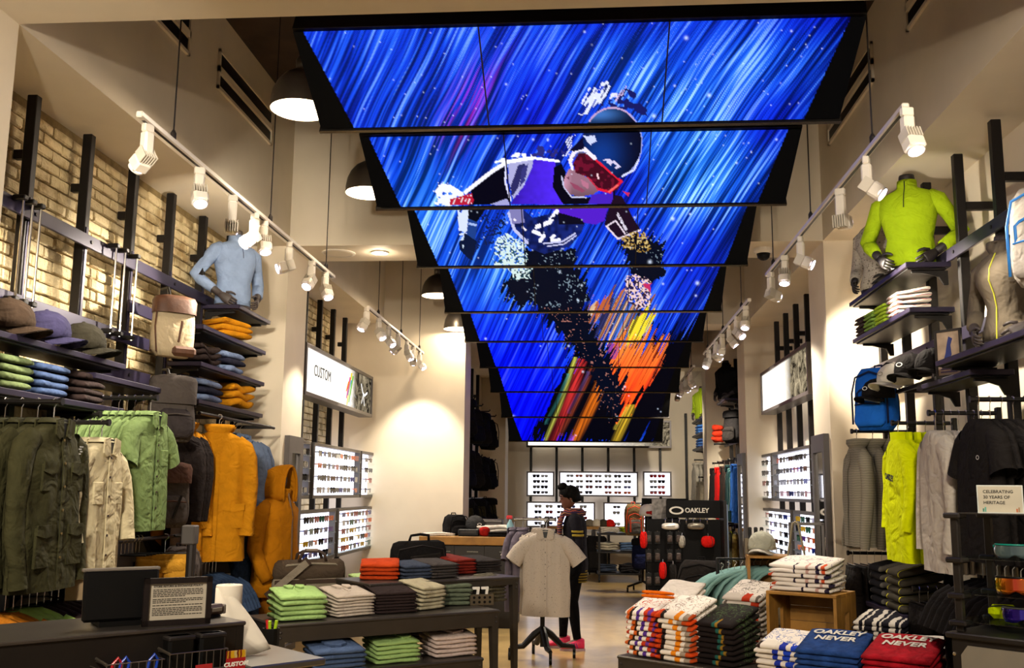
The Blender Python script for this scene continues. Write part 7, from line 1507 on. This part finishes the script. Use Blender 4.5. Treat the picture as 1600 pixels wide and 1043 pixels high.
# ---- lower right wall
TRK = fabric('black_trouser', '15110f', .1); 
for (y, z, xt, n, lab) in ((8.05, 1.2, 2.05, 7, 'nearest the pillar'), (6.75, 1.05, 2.13, 6, 'left of the glass case')):
    faceout('hang_rail', 'low black rail arm with trousers %s' % lab, (XV-.03, y, z), (xt-.03, y, z)); pr = trousers('x', (0, 0, 0), 0, TRK, .95, .19, 'black trousers low on the right wall'); row(pr, n, (xt, y, z-.008), (.055, 0, 0), -PI/2, lambda i, lab=lab: 'black trousers on the low rail %s, %s from the aisle' % (lab, ORD[i]), .04)
shelf('low right shelf with olive folded trousers', 2.08, 2.45, 6.95, 7.85, .86, wall=1); shelf('lowest right shelf with grey folded trousers', 2.08, 2.45, 6.95, 7.85, .45, wall=1)
OLV = stripes('olive_yellow', [(0, '3a352c'), (.44, 'b5b020'), (.50, '3a352c')], 'X', .28, .9); NVS = stripes('navy_grey', [(0, '1a191c'), (.5, '5a5650'), (.55, '1a191c')], 'X', .28, .9)
pile('folded_trousers', 'trousers', 'olive folded trousers with yellow stripe', 'on low right shelf', loc=(2.24, 7.18, 0), Z=.861, rz=-PI/2, n=5, w=.36, d=.3, h=.055, m=OLV, front=False); pile('folded_trousers', 'trousers', 'navy folded trousers', 'on low right shelf', loc=(2.24, 7.62, 0), Z=.861, rz=-PI/2, n=5, w=.3, d=.3, h=.055, m=NVS, front=False)
pile('folded_trousers', 'trousers', 'taupe folded trousers', 'on lowest right shelf', loc=(2.24, 7.18, 0), Z=.451, rz=-PI/2, n=6, w=.34, d=.3, h=.05, m=fabric('taupe_tr', '5c5348'), front=False); pile('folded_trousers', 'trousers', 'charcoal folded trousers', 'on lowest right shelf', loc=(2.24, 7.62, 0), Z=.451, rz=-PI/2, n=6, w=.3, d=.3, h=.05, m=fabric('coal_tr', '2a2725'), front=False)
t = thing('wall_control', 'small dark wall controller with round buttons on the right pillar', 'controller', (2.35, 8.99, 1.62)); MB().bb((-.05, -.03, 0), (.05, 0, .17)).build('plate', DARKM, t)
for i in range(4): MB().lathe([(0, .033), (.012, .033), (.012, .03)], 10, (0, 0, .03+.037*i), 'Y').build('button', GREYF, t)
t = thing('bracelet_holder', 'small rack of dark balls on the pillar beside the hoodie', 'rack', (2.3, 8.95, 1.2)); MB().bb((-.05, -.03, 0), (.05, .05, .02)).build('base', DARKM, t); MB().bb((-.06, .02, 0), (.06, .05, .34)).build('back', DARKM, t)
for i in range(5): MB().ell((0, -.02, .05+.062*i), (.035, .035, .03), 12, 8).build('ball', BLACKP, t, True)
# ================================================================== platform tables right of the aisle
B1 = math.radians(-37.7); ZP = .5; q0 = at(963, 1023, Z=ZP)
PLT = table('display_platform', 'low dark platform stacked with printed tees, right of the aisle', (q0.x, q0.y), B1, 1.75, .85, ZP, apron=.3)
def rp(px, py, n, w, d, h, m, name, cat, what, where, rz=B1, Z=ZP, **kw): kw.setdefault('k', .38); return pile(name, cat, what, where, px, py, Z+.0005, rz, n, w, d, h, m, **kw)
P1 = [(0, 'cfc5ba'), (.12, '4a2a78'), (.22, 'cfc5ba'), (.34, 'a33018'), (.45, '59307a'), (.55, 'a33018'), (.72, 'cfc5ba'), (.84, 'b0501c'), (.93, '2a1c16')]
CT_ = [(0, 'cbc0b4'), (.15, 'c87414'), (.27, 'cbc0b4'), (.36, '8a7a6a'), (.48, 'a5401a'), (.58, 'b8390f'), (.76, 'a0340f'), (.82, '1e1512'), (.9, 'cbc0b4')]
MC = stripes('tee_purple_orange', P1, 'X', .30, .9, .03, plain=('d2c8be', 'a33018', -.10)); MO = stripes('tee_orange', CT_, 'X', .36, .9, .03, plain=('d2c8be', '7a6a60', -.10)); MK = stripes('tee_black_teal', [(0, '1a1413'), (.22, '1d4a42'), (.3, '7a5a1c'), (.36, '1a1413'), (.7, '1c1615')], 'X', .34, .9, .03, plain=('1b1614', '3a4a2c', -.11))
MBL = stripes('tee_blue_white', [(0, 'c2b8ac'), (.1, '1b2a86'), (.24, 'c9bfb3'), (.34, '1d38a0'), (.5, 'c9bfb3'), (.62, '2a1d18'), (.7, 'c9bfb3')], 'X', .33, .9, .05, plain=('d2c8be', '5a6a9a', -.09)); MCH = stripes('tee_check', [(0, 'b5aca0'), (.3, '15131a'), (.5, 'b5aca0'), (.62, '15131a')], 'X', .12, .9, .06)
WSH = fabric('soft_white', 'd0c6bc', .05, 10)
s = rp(1000, 1026, 9, .24, .32, .034, MC, 'folded_tee', 'tee', 'purple and orange patterned tee', 'at the platform corner', rot=.05)
s = rp(1052, 1034, 9, .3, .34, .034, MO, 'folded_tee', 'tee', 'white tee with orange print', 'on the platform', rot=.05)
s = rp(1117, 1040, 8, .3, .36, .034, MK, 'folded_tee', 'tee', 'black tee with teal print', 'on the platform', rot=.04)
s = rp(1215, 1058, 6, .32, .3, .032, MBL, 'folded_tee', 'tee', 'white tee with blue print', 'on the platform', rot=.06, tidy=.012)
s = rp(1050, 1000, 9, .34, .24, .036, WSH, 'folded_tee', 'tee', 'plain white folded tee', 'behind the patterned stack', rot=.05)
s = rp(1160, 1000, 9, .34, .3, .036, stripes('tee_grey_red', [(0, 'b5aba0'), (.3, 'a23018'), (.5, 'b5aba0'), (.62, '5a5048'), (.7, 'b5aba0')], 'X', .36, .9, .05, plain=('d0c6bc', '4a4440', -.09)), 'folded_tee', 'tee', 'grey tee with red print', 'left of the crate', rot=.05)
heap('bright orange scrap of cloth on the white tees', (at(1040, 968, Z=ZP+.33).x-.02, at(1040, 968, Z=ZP+.33).y+.42, ZP+.42), B1, fabric('hi_orange', 'd0600c'), .2, .1, .05, 24, 'orange_cloth', 'cloth', 2)
# ---- crates
def crate(label, loc, rz, w, d, h, open_front=True, slots=True):
    t = thing('wooden_crate', label, 'crate', loc, rz, 'pine crates'); th_ = .022
    n = 4
    for i in range(n):   # top and bottom planks
        y0 = -d/2+d*i/n; MB().cbox((0, y0+d/n/2, h-th_/2), (w, d/n-.004, th_), .003).build('plank', WOOD, t); MB().cbox((0, y0+d/n/2, th_/2), (w-2*th_, d/n-.004, th_), .003).build('plank', WOOD, t)
    for s in (-1, 1):
        for i in range(n):
            y0 = -d/2+d*i/n
            if slots and i in (1, 2):
                MB().bb((s*(w/2-th_), y0+.002, th_), (s*w/2, y0+d/n-.002, h*.35)).build('plank', WOOD, t); MB().bb((s*(w/2-th_), y0+.002, h*.72), (s*w/2, y0+d/n-.002, h-th_)).build('plank', WOOD, t)
                a, b = (y0+.002, y0+d/n*.55) if i == 1 else (y0+d/n*.45, y0+d/n-.002)
                MB().bb((s*(w/2-th_), a, h*.35), (s*w/2, b, h*.72)).build('plank', WOOD, t)
            else: MB().bb((s*(w/2-th_), y0+.002, th_), (s*w/2, y0+d/n-.002, h-th_)).build('plank', WOOD, t)
    for i in range(4): MB().bb((-w/2+th_, d/2-th_, th_+(h-2*th_)*i/4+.002), (w/2-th_, d/2, th_+(h-2*th_)*(i+1)/4-.002)).build('plank', WOOD, t)
    return t
c0 = at(1195, 918, Z=.98); c1 = at(1309, 930, Z=.98); RC = math.radians(-32); cw_ = .50; cd_ = .42
cc = (Vector(c0)+Vector(c1))/2+Vector((-math.sin(RC), math.cos(RC), 0))*cd_/2
crate('open pine crate with handle slots holding white printed tees on top', (cc.x, cc.y, ZP+.001), RC, cw_, cd_, .47)
WPR = stripes('tee_white_sketch', [(0, 'd2c7bd'), (.14, '2a2030'), (.17, 'd2c7bd'), (.35, 'b08a80'), (.4, 'd2c7bd'), (.5, '2a2236'), (.56, 'd2c7bd'), (.6, 'b84a2a'), (.66, 'd0c6bc')], 'X', .46, .9, .05, plain=('d4cac0', '8a7a8a', -.08))
s = pile('folded_tee', 'tee', 'white sketch-printed tee', 'on top of the crate', loc=(cc.x-.02, cc.y, 0), Z=ZP+.472, rz=RC-.05, n=6, w=.43, d=.32, h=.03, m=WPR, front=False, rot=.05, tidy=.012)
heap('black cap-like bundle inside the crate', (cc.x+.05, cc.y, ZP+.024), RC, BLK, .3, .22, .15, 28, 'folded_tee', 'tee')
t = thing('price_tag', 'white swing tag lying inside the crate', 'tag', (cc.x+.05, cc.y-.1, ZP+.19), RC+.3); MB().cbox((0, 0, .003), (.12, .05, .002), .0008, 0, .1).build('card', PAP, t); MB().tube([(-.06, 0, .004), (-.09, .02, .01), (-.11, .01, -.002)], .0015, 5).build('string', WHITEM, t)
# printed tees at the lower edge
def printed(label, px, py, Z, m, ink, lines, rz, w=.36, d=.34, h=.03, sz=.078, n=4):
    s = pile('printed_tee', 'tee', label, '', px, py, Z+.0005, rz, n, w, d, h, m, rot=.03, k=.75)
    for i, o in enumerate(s): o['label'] = label+', '+stackpos(i, n); o['group'] = label
    for i, tx in enumerate(lines): text_mesh(tx, sz, ink, 'lettering', s[-1], .0012, 'CENTER', (0, d*.2-i*sz*.98, h+.004+s[-1]['rise']*(.7-i*.26)), rot=(s[-1]['rise']/d, 0, .08), sx=1.0, shear=.2, bold=.002)
INKW = mat('print_white', 'c9c2b6', .7, 0, 0)
printed('blue brush-lettered tee in front of the crate', 1292, 1052, .64, fabric('royal_tee', '1f3a6e', .3, 20), INKW, ['OAKLEY', 'NEVER', 'STOPS'][:2], B1+.15)
printed('red brush-lettered tee at the right front', 1402, 1064, .66, fabric('red_tee', '9c1420', .3, 20), INKW, ['OAKLEY', 'NEVER'], B1+.1)
q1 = at(1340, 1085, Z=.6); table('display_platform', 'second low platform under the lettered tees at lower right', (at(1235, 1075, Z=.63).x, at(1235, 1075, Z=.63).y), B1, 1.0, .45, .635, apron=.2)
s = rp(1372, 1010, 5, .34, .3, .03, MCH, 'folded_tee', 'tee', 'black and white checked tee', 'right of the crate', Z=.66, rz=B1, rot=.06, tidy=.012)
p = at(1380, 1000, Z=.66); t = thing('stack_riser', 'black riser box under the checked tees', 'box', (p.x+.05, p.y+.12, ZP+.001), B1); MB().cbox((0, 0, .08), (.38, .3, .156), .006).build('box', BLACKM, t); MB().cbox((0, 0, .012), (.39, .31, .02), .004).build('plinth', DARKM, t)
s = rp(1440, 1034, 3, .3, .26, .03, WSH, 'folded_tee', 'tee', 'soft white folded tee', 'behind the red lettered tee', Z=.68, rz=B1, rot=.08)
p = at(1440, 1034, Z=.68); t = thing('stack_riser', 'black riser box under the soft white tees', 'box', (p.x+.05, p.y+.13, 0), B1); MB().cbox((0, 0, .34), (.36, .32, .679), .006).build('box', BLACKM, t); MB().cbox((0, 0, .02), (.37, .33, .03), .004).build('plinth', DARKM, t)
# ---- back table behind the crate: teal shirts, black bag, second crate with cap
BX, BY = .95, 9.0; ZB = .62; table('display_platform', 'dark table carrying the teal shirts behind the tee stacks', (at(1085, 935, Z=ZB).x-.05, at(1085, 935, Z=ZB).y), B1*.6, 1.25, .6, ZB, apron=.12)
TEAL = fabric('teal_tee', '7a9f9a', .1, 10)
def drape(label, loc, rz, m, seed, k=1.0):
    """a tee slipped over a hanger: one soft sheet arching down to the left"""
    pr_ = [(.05, -.035), (.0, .0), (-.07, -.012), (-.16, -.05), (-.25, -.12), (-.32, -.22), (-.35, -.34)]; rr = []
    for x, z in pr_:
        rr.append([(x*k, -.15+.3*j/8, z*k+.008*math.sin(j*1.4+seed)) for j in range(9)]+[(x*k+.012, .15-.3*j/8, z*k-.022+.008*math.sin((8-j)*1.4+seed)) for j in range(9)])
    t = thing('teal_tee', label, 'tee', loc, rz, 'teal tees fanned over their hangers'); jit(MB().loft(rr), .004, seed, 20).build('body', m, t, True)
    MB().tube([(0, 0, -.01), (.0, 0, .035), (.012, 0, .05), (.022, 0, .062), (.012, 0, .078), (-.006, 0, .078)], .003, 6).build('hanger_hook', CHROME, t); MB().tube([(0, -.14, -.02), (0, 0, .004), (0, .14, -.02)], .006, 6).build('hanger_bar', HANGM, t)
p = at(1200, 884, Y=8.9)
tr = thing('hang_rail', 'short black floor rail with teal tees', 'rail', (p.x, 8.9, 0), .1); MB().tube([(-.45, 0, p.z+.06), (.12, 0, p.z+.06)], .01, 8).build('bar', BLACKM, tr); MB().tube([(-.44, 0, 0), (-.44, 0, p.z+.06)], .016, 8).build('post', BLACKM, tr); MB().cbox((-.44, 0, .01), (.3, .3, .02), .004).build('foot', BLACKM, tr)
for i in range(9):
    drape('teal tee fanned beside the crates, %s from the left' % ORD[i], (p.x-.4+.055*i, 8.9-.006*i, p.z+(-.06+.012*i if i < 5 else 0)), .1+random.uniform(-.18, .18), TEAL, i, random.uniform(.85, 1.08))
p = at(1110, 912, Y=9.3); ZBB = ZB; t = backpack('large black tote slumped behind the teal tees', (at(1095, 925, Y=9.35).x, 9.3, ZB+.001), -.2, fabric('tote_black', '24201e'), BLK, .46, .42, .26, BLK, None, lid=False, name='tote_bag', cat='bag')
p = at(1138, 905, Y=9.1); t = backpack('small black pack with a white tag on the right of black tote', (p.x, 9.05, ZB+.001), -.3, BLK, PKB[2], .3, .3, .2, BLK, None, lid=True)
MB().cbox((0, -.15, .25), (.1, .003, .05), .001, 0, -.5).build('paper_tag', PAP, t)
p = at(1205, 876, Y=8.6); c2 = Vector((p.x, 8.75, 0)); cz_ = at(1205, 868, Y=8.6).z
crate('narrow pine crate standing beyond the teal tees with a white cap on it', (c2.x, c2.y, 0), -.1, .36, .34, cz_, slots=False)
cap('white trucker cap with mint mesh on the narrow crate', (c2.x-.05, c2.y-.02, cz_+.045), -.4, fabric('mint_cap', 'a9a898', .08), fabric('white_brim', 'bfb8ac', .05), s=1.25)
p = at(1192, 840, Y=8.8); t = thing('metal_bin', 'small perforated metal bin with dark sleeves on the narrow crate', 'bin', (c2.x-.08, c2.y+.1, cz_+.001), -.1)
for nm, a, b in (('front', (-.1, -.05, 0), (.1, -.046, .13)), ('back', (-.1, .046, 0), (.1, .05, .13)), ('side', (-.1, -.05, 0), (-.096, .05, .13)), ('side', (.096, -.05, 0), (.1, .05, .13)), ('floor', (-.1, -.05, 0), (.1, .05, .004))): MB().bb(a, b).build(nm, TRM, t)
for i in range(4): MB().lathe([(0, .052), (.013, .052), (.013, .05)], 10, (-.06+.04*i, 0, .09), 'Y').build('hole', BLACKP, t)
for i in range(3): o = thing('sunglass_sleeve', 'dark sleeve standing in the metal bin, %s from left' % ORD[i], 'sleeve', (c2.x-.13+.05*i, c2.y+.1, cz_+.008), -.1); MB().cbox((0, 0, .11), (.03, .05, .22), .006).build('sleeve', BLACKP, o); MB().cbox((0, 0, .205), (.031, .051, .01), .002).build('trim', DARKM, o)
p = at(1240, 880, Y=8.3); t = thing('canvas_pack', 'tan canvas bag with long webbing straps behind the white tees', 'bag', (at(1245, 880, Y=8.2).x, 8.2, 0), -.3); zc = at(1245, 905, Y=8.2).z; zt = at(1245, 817, Y=8.2).z
jit(MB().loft([sring(.17, .1, zc-.35, 24, .7), sring(.18, .11, zc-.2, 24, .7), sring(.16, .09, zc, 24, .7)]), .006, 3, 14).build('main_body', fabric('tan_canvas', '8c7f68'), t, True)
for s in (-1, 1): MB().tube([(s*.09, 0, zc-.01), (s*.06, -.01, (zc+zt)/2), (s*.02, -.01, zt), (s*.0, .0, zt+.01)], [.028, .028, .026, .024], 8, .3, up=(0, 1, 0)).build('webbing_strap', fabric('strap_cream', '9c9076'), t, True)
MB().cbox((0, 0, (zc-.35)/2), (.3, .2, zc-.36), .01).build('stand', BLACKM, t)
t = thing('frame_stand', 'grey metal upright frame behind the canvas bag', 'frame', (at(1262, 880, Y=8.45).x, 8.45, 0), -.3)
for x in (-.13, .13): MB().cbox((x, 0, zt/2), (.025, .025, zt), .003).build('post', GREYF, t)
MB().cbox((0, 0, zt-.012), (.28, .025, .025), .003).build('top_rail', GREYF, t)
# ================================================================== glass case at the right corner
K0 = at(1476, 986, Z=1.07); KA = math.radians(-45); KT = thing('display_case', 'dark framed glass display tower at the lower right corner', 'display case', (K0.x, K0.y, 0), KA)
kw, kd, kz = .55, .42, 1.07; KM = mat('case_steel', '2b2623', .4, .4, .1)
MB().bb((.02, .02, 0), (kw-.02, kd-.02, kz-.02)).build('base_box', KM, KT); MB().cbox((kw/2, kd/2, kz-.012), (kw, kd, .024), .005).build('base_top', KM, KT)
fp = MB().prism([(.06, .62), (.06, .98), (.09, 1.02), (kw-.09, 1.02), (kw-.06, .98), (kw-.06, .62)], -.006, 'XZ', .018).build('front_plate', mat('case_panel', '7d7568', .6, 0, .05), KT)
for x in (.03, kw-.03):
    for z in (.98, .66): MB().lathe([(0, .008), (.008, .006), (.01, 0)], 8, (x, .02, z), 'Y').build('rivet', CHROME, KT)
for x in (.15, kw-.15): MB().ell((x, .01, .9), (.02, .006, .02), 10, 7).build('knob', WHITEM, KT)
zs = [kz+.02, at(1480, 945, Y=4.4).z, at(1480, 885, Y=4.4).z, at(1480, 803, Y=4.4).z]
zs = [1.12, 1.235, 1.385, 1.575]
GL = glass('case_glass', (.86, .94, .92), .12)
for x, y in ((.05, .05), (kw-.05, .05), (.05, kd-.05), (kw-.05, kd-.05)): MB().cbox((x, y, (kz+zs[-1])/2), (.032, .032, zs[-1]-kz), .004).build('post', KM, KT)
for i, z in enumerate(zs):
    MB().bb((.02, .02, z-.004), (kw-.02, kd-.02, z)).build('glass_shelf', GL if i < 3 else KM, KT)
    for x, y in ((.05, .05), (kw-.05, .05), (.05, kd-.05), (kw-.05, kd-.05)): MB().cbox((x, y, z-.012), (.075, .075, .024), .006).build('shelf_clamp', KM, KT)
def kc(x, y, z): q = rotz((x, y, 0), KA); return (K0.x+q[0], K0.y+q[1], z)
def shield(label, loc, rz, lensm, framem, w=.085, h=.036, arms=True, strap=None):
    t = thing('sport_goggle', label, 'sunglasses', loc, rz, 'sport shields in the glass case'); rr = []
    for z in (.0, h*.5, h, h*1.6, h*1.75):
        k = 1-.12*abs(z/h-1)**2; rr.append([(w*k*math.sin(a), -.05*math.cos(a)*1.1+.02, z+(.014*math.exp(-(a/.22)**2) if z < .001 else 0)) for a in [(-1+2*j/18)*1.25 for j in range(19)]])
    lo = MB().loft(rr, closed=False).build('lens', lensm, t, True); md = lo.modifiers.new('t', 'SOLIDIFY'); md.thickness = .003
    MB().tube([(x, y-.002, z+.001) for x, y, z in rr[-1]], .004, 6).build('frame', framem, t, True)
    if arms:
        for s in (-1, 1): MB().tube([(s*w*.95, .02, h*1.4), (s*w*1.0, .07, h*1.5), (s*w*.9, .13, h*1.2), (s*w*.85, .15, h*.6)], [.005, .0045, .004, .003], 6).build('temple', framem, t, True)
    if strap: 
        pts = [(w*1.05*math.cos(a), .07+.07*math.sin(a), h) for a in [PI*j/14 for j in range(15)]]; MB().tube([(w, .0, h)]+pts+[(-w, .0, h)], .016, 8, .25).build('strap', strap, t, True)
    return t
def lens_mat(name, stops, metal=.9):
    if name in MATS: return MATS[name]
    m, nt, N, L, b = _new(name); tc = N.new('ShaderNodeTexCoord'); sx = N.new('ShaderNodeSeparateXYZ'); L.new(tc.outputs['Object'], sx.inputs[0]); mr = N.new('ShaderNodeMapRange'); mr.inputs[1].default_value = -.085; mr.inputs[2].default_value = .085; L.new(sx.outputs[0], mr.inputs[0]); cr = N.new('ShaderNodeValToRGB'); els = cr.color_ramp.elements
    while len(els) < len(stops): els.new(.5)
    for e, (p_, c) in zip(els, stops): e.position = p_; e.color = (*srgb(c), 1)
    L.new(mr.outputs[0], cr.inputs[0]); L.new(cr.outputs[0], b.inputs['Base Color']); b.inputs['Metallic'].default_value = metal; b.inputs['Roughness'].default_value = .12; b.inputs['Coat Weight'].default_value = 1; MATS[name] = m; return m
FIRE = lens_mat('fire_lens', [(0, 'e8e020'), (.2, 'f08a10'), (.5, 'd83a10'), (.8, 'e07a18'), (1, '8a1a0c')]); VIO = lens_mat('violet_lens', [(0, '2a1a6a'), (.3, '4a28d8'), (.6, '2a18a0'), (1, '3a1c7a')]); CLR = lens_mat('clear_lens', [(0, '5a6a6a'), (.5, '3a4a50'), (1, '6a7a78')], .3)
shield('teal-framed sport glasses on the upper glass shelf', kc(.25, .16, zs[2]+.002), KA+.35, CLR, mat('teal_frame', '0f7a6c', .4, 0, 0), .085, .032); shield('fire-orange mirrored goggle on the middle glass shelf', kc(.25, .15, zs[1]+.002), KA+.3, FIRE, BLACKP, .088, .04, False, BLK); shield('violet mirrored sport glasses on the lowest glass shelf', kc(.27, .15, zs[0]+.002), KA+.3, VIO, mat('grey_frame_sport', '4a4644', .4, 0, 0), .085, .034)
t = thing('yellow_pouch', 'small neon yellow pouch beside the violet glasses', 'pouch', kc(.15, .24, zs[0]+.001), KA+.5); MB().cbox((0, 0, .03), (.12, .05, .06), .02).build('pouch', YN, t); MB().tube([(-.06, -.01, .05), (0, -.026, .058), (.06, -.01, .05)], .003, 5).build('zipper', DARKM, t)
t = thing('anniversary_sign', 'clear-framed pale sign lettered about heritage on the glass tower', 'sign', kc(.22, .12, zs[3]+.001), KA+.42)
pl = MB().bb((-.085, 0, 0), (.085, .004, .115)).build('plate', mat('sign_cream', 'a89f8c', .5, 0, .04), t); MB().bb((-.09, .004, 0), (.09, .008, .12)).build('acrylic_back', mat('acrylic', 'b9bcb6', .1, 0, 0), t); MB().bb((-.09, -.02, 0), (.09, .03, .004)).build('foot', mat('acrylic', 'b9bcb6', .1, 0, 0), t)
for i, tx in enumerate(('CELEBRATING', '30 YEARS OF', 'HERITAGE')): text_mesh(tx, .0185, INK, 'lettering', pl, .0004, 'LEFT', (-.066, -.001, .086-.0235*i), sx=1.0, bold=.0003)
for i, (x, c) in enumerate(((-.07, '2a6a5a'), (-.062, '4a8a7a'), (.06, 'a0522a'), (.068, '8a6a4a'))): MB().bb((x, -.0015, .006), (x+.006, 0, .02+.006*(i % 2))).build('picture_mark', mat('mark'+c, c, .6, 0, 0), pl)
# hangers with black garments behind the glass case
t = thing('hang_rail', 'low black rail behind the glass case', 'rail', (2.2, 5.6, 1.3)); MB().tube([(0, -.7, 0), (0, .5, 0)], .013, 8).build('bar', BLACKM, t)
for yy in (-.55, .4): MB().cbox((.125, yy, 0), (.25, .025, .03), .003).build('arm', BLACKM, t)
g = garment('hanging_tee', 'x', 'tee', BT, .66, .19, .22, .22, .045, 'short', 'crew', False, (), 70, 'black tees behind the glass case'); row(g, 9, (2.2, 5.05, 1.292), (0, .1, 0), -.3, lambda i: 'black tee on the low rail behind the glass case, %s from the entrance' % ORD[i], .06)
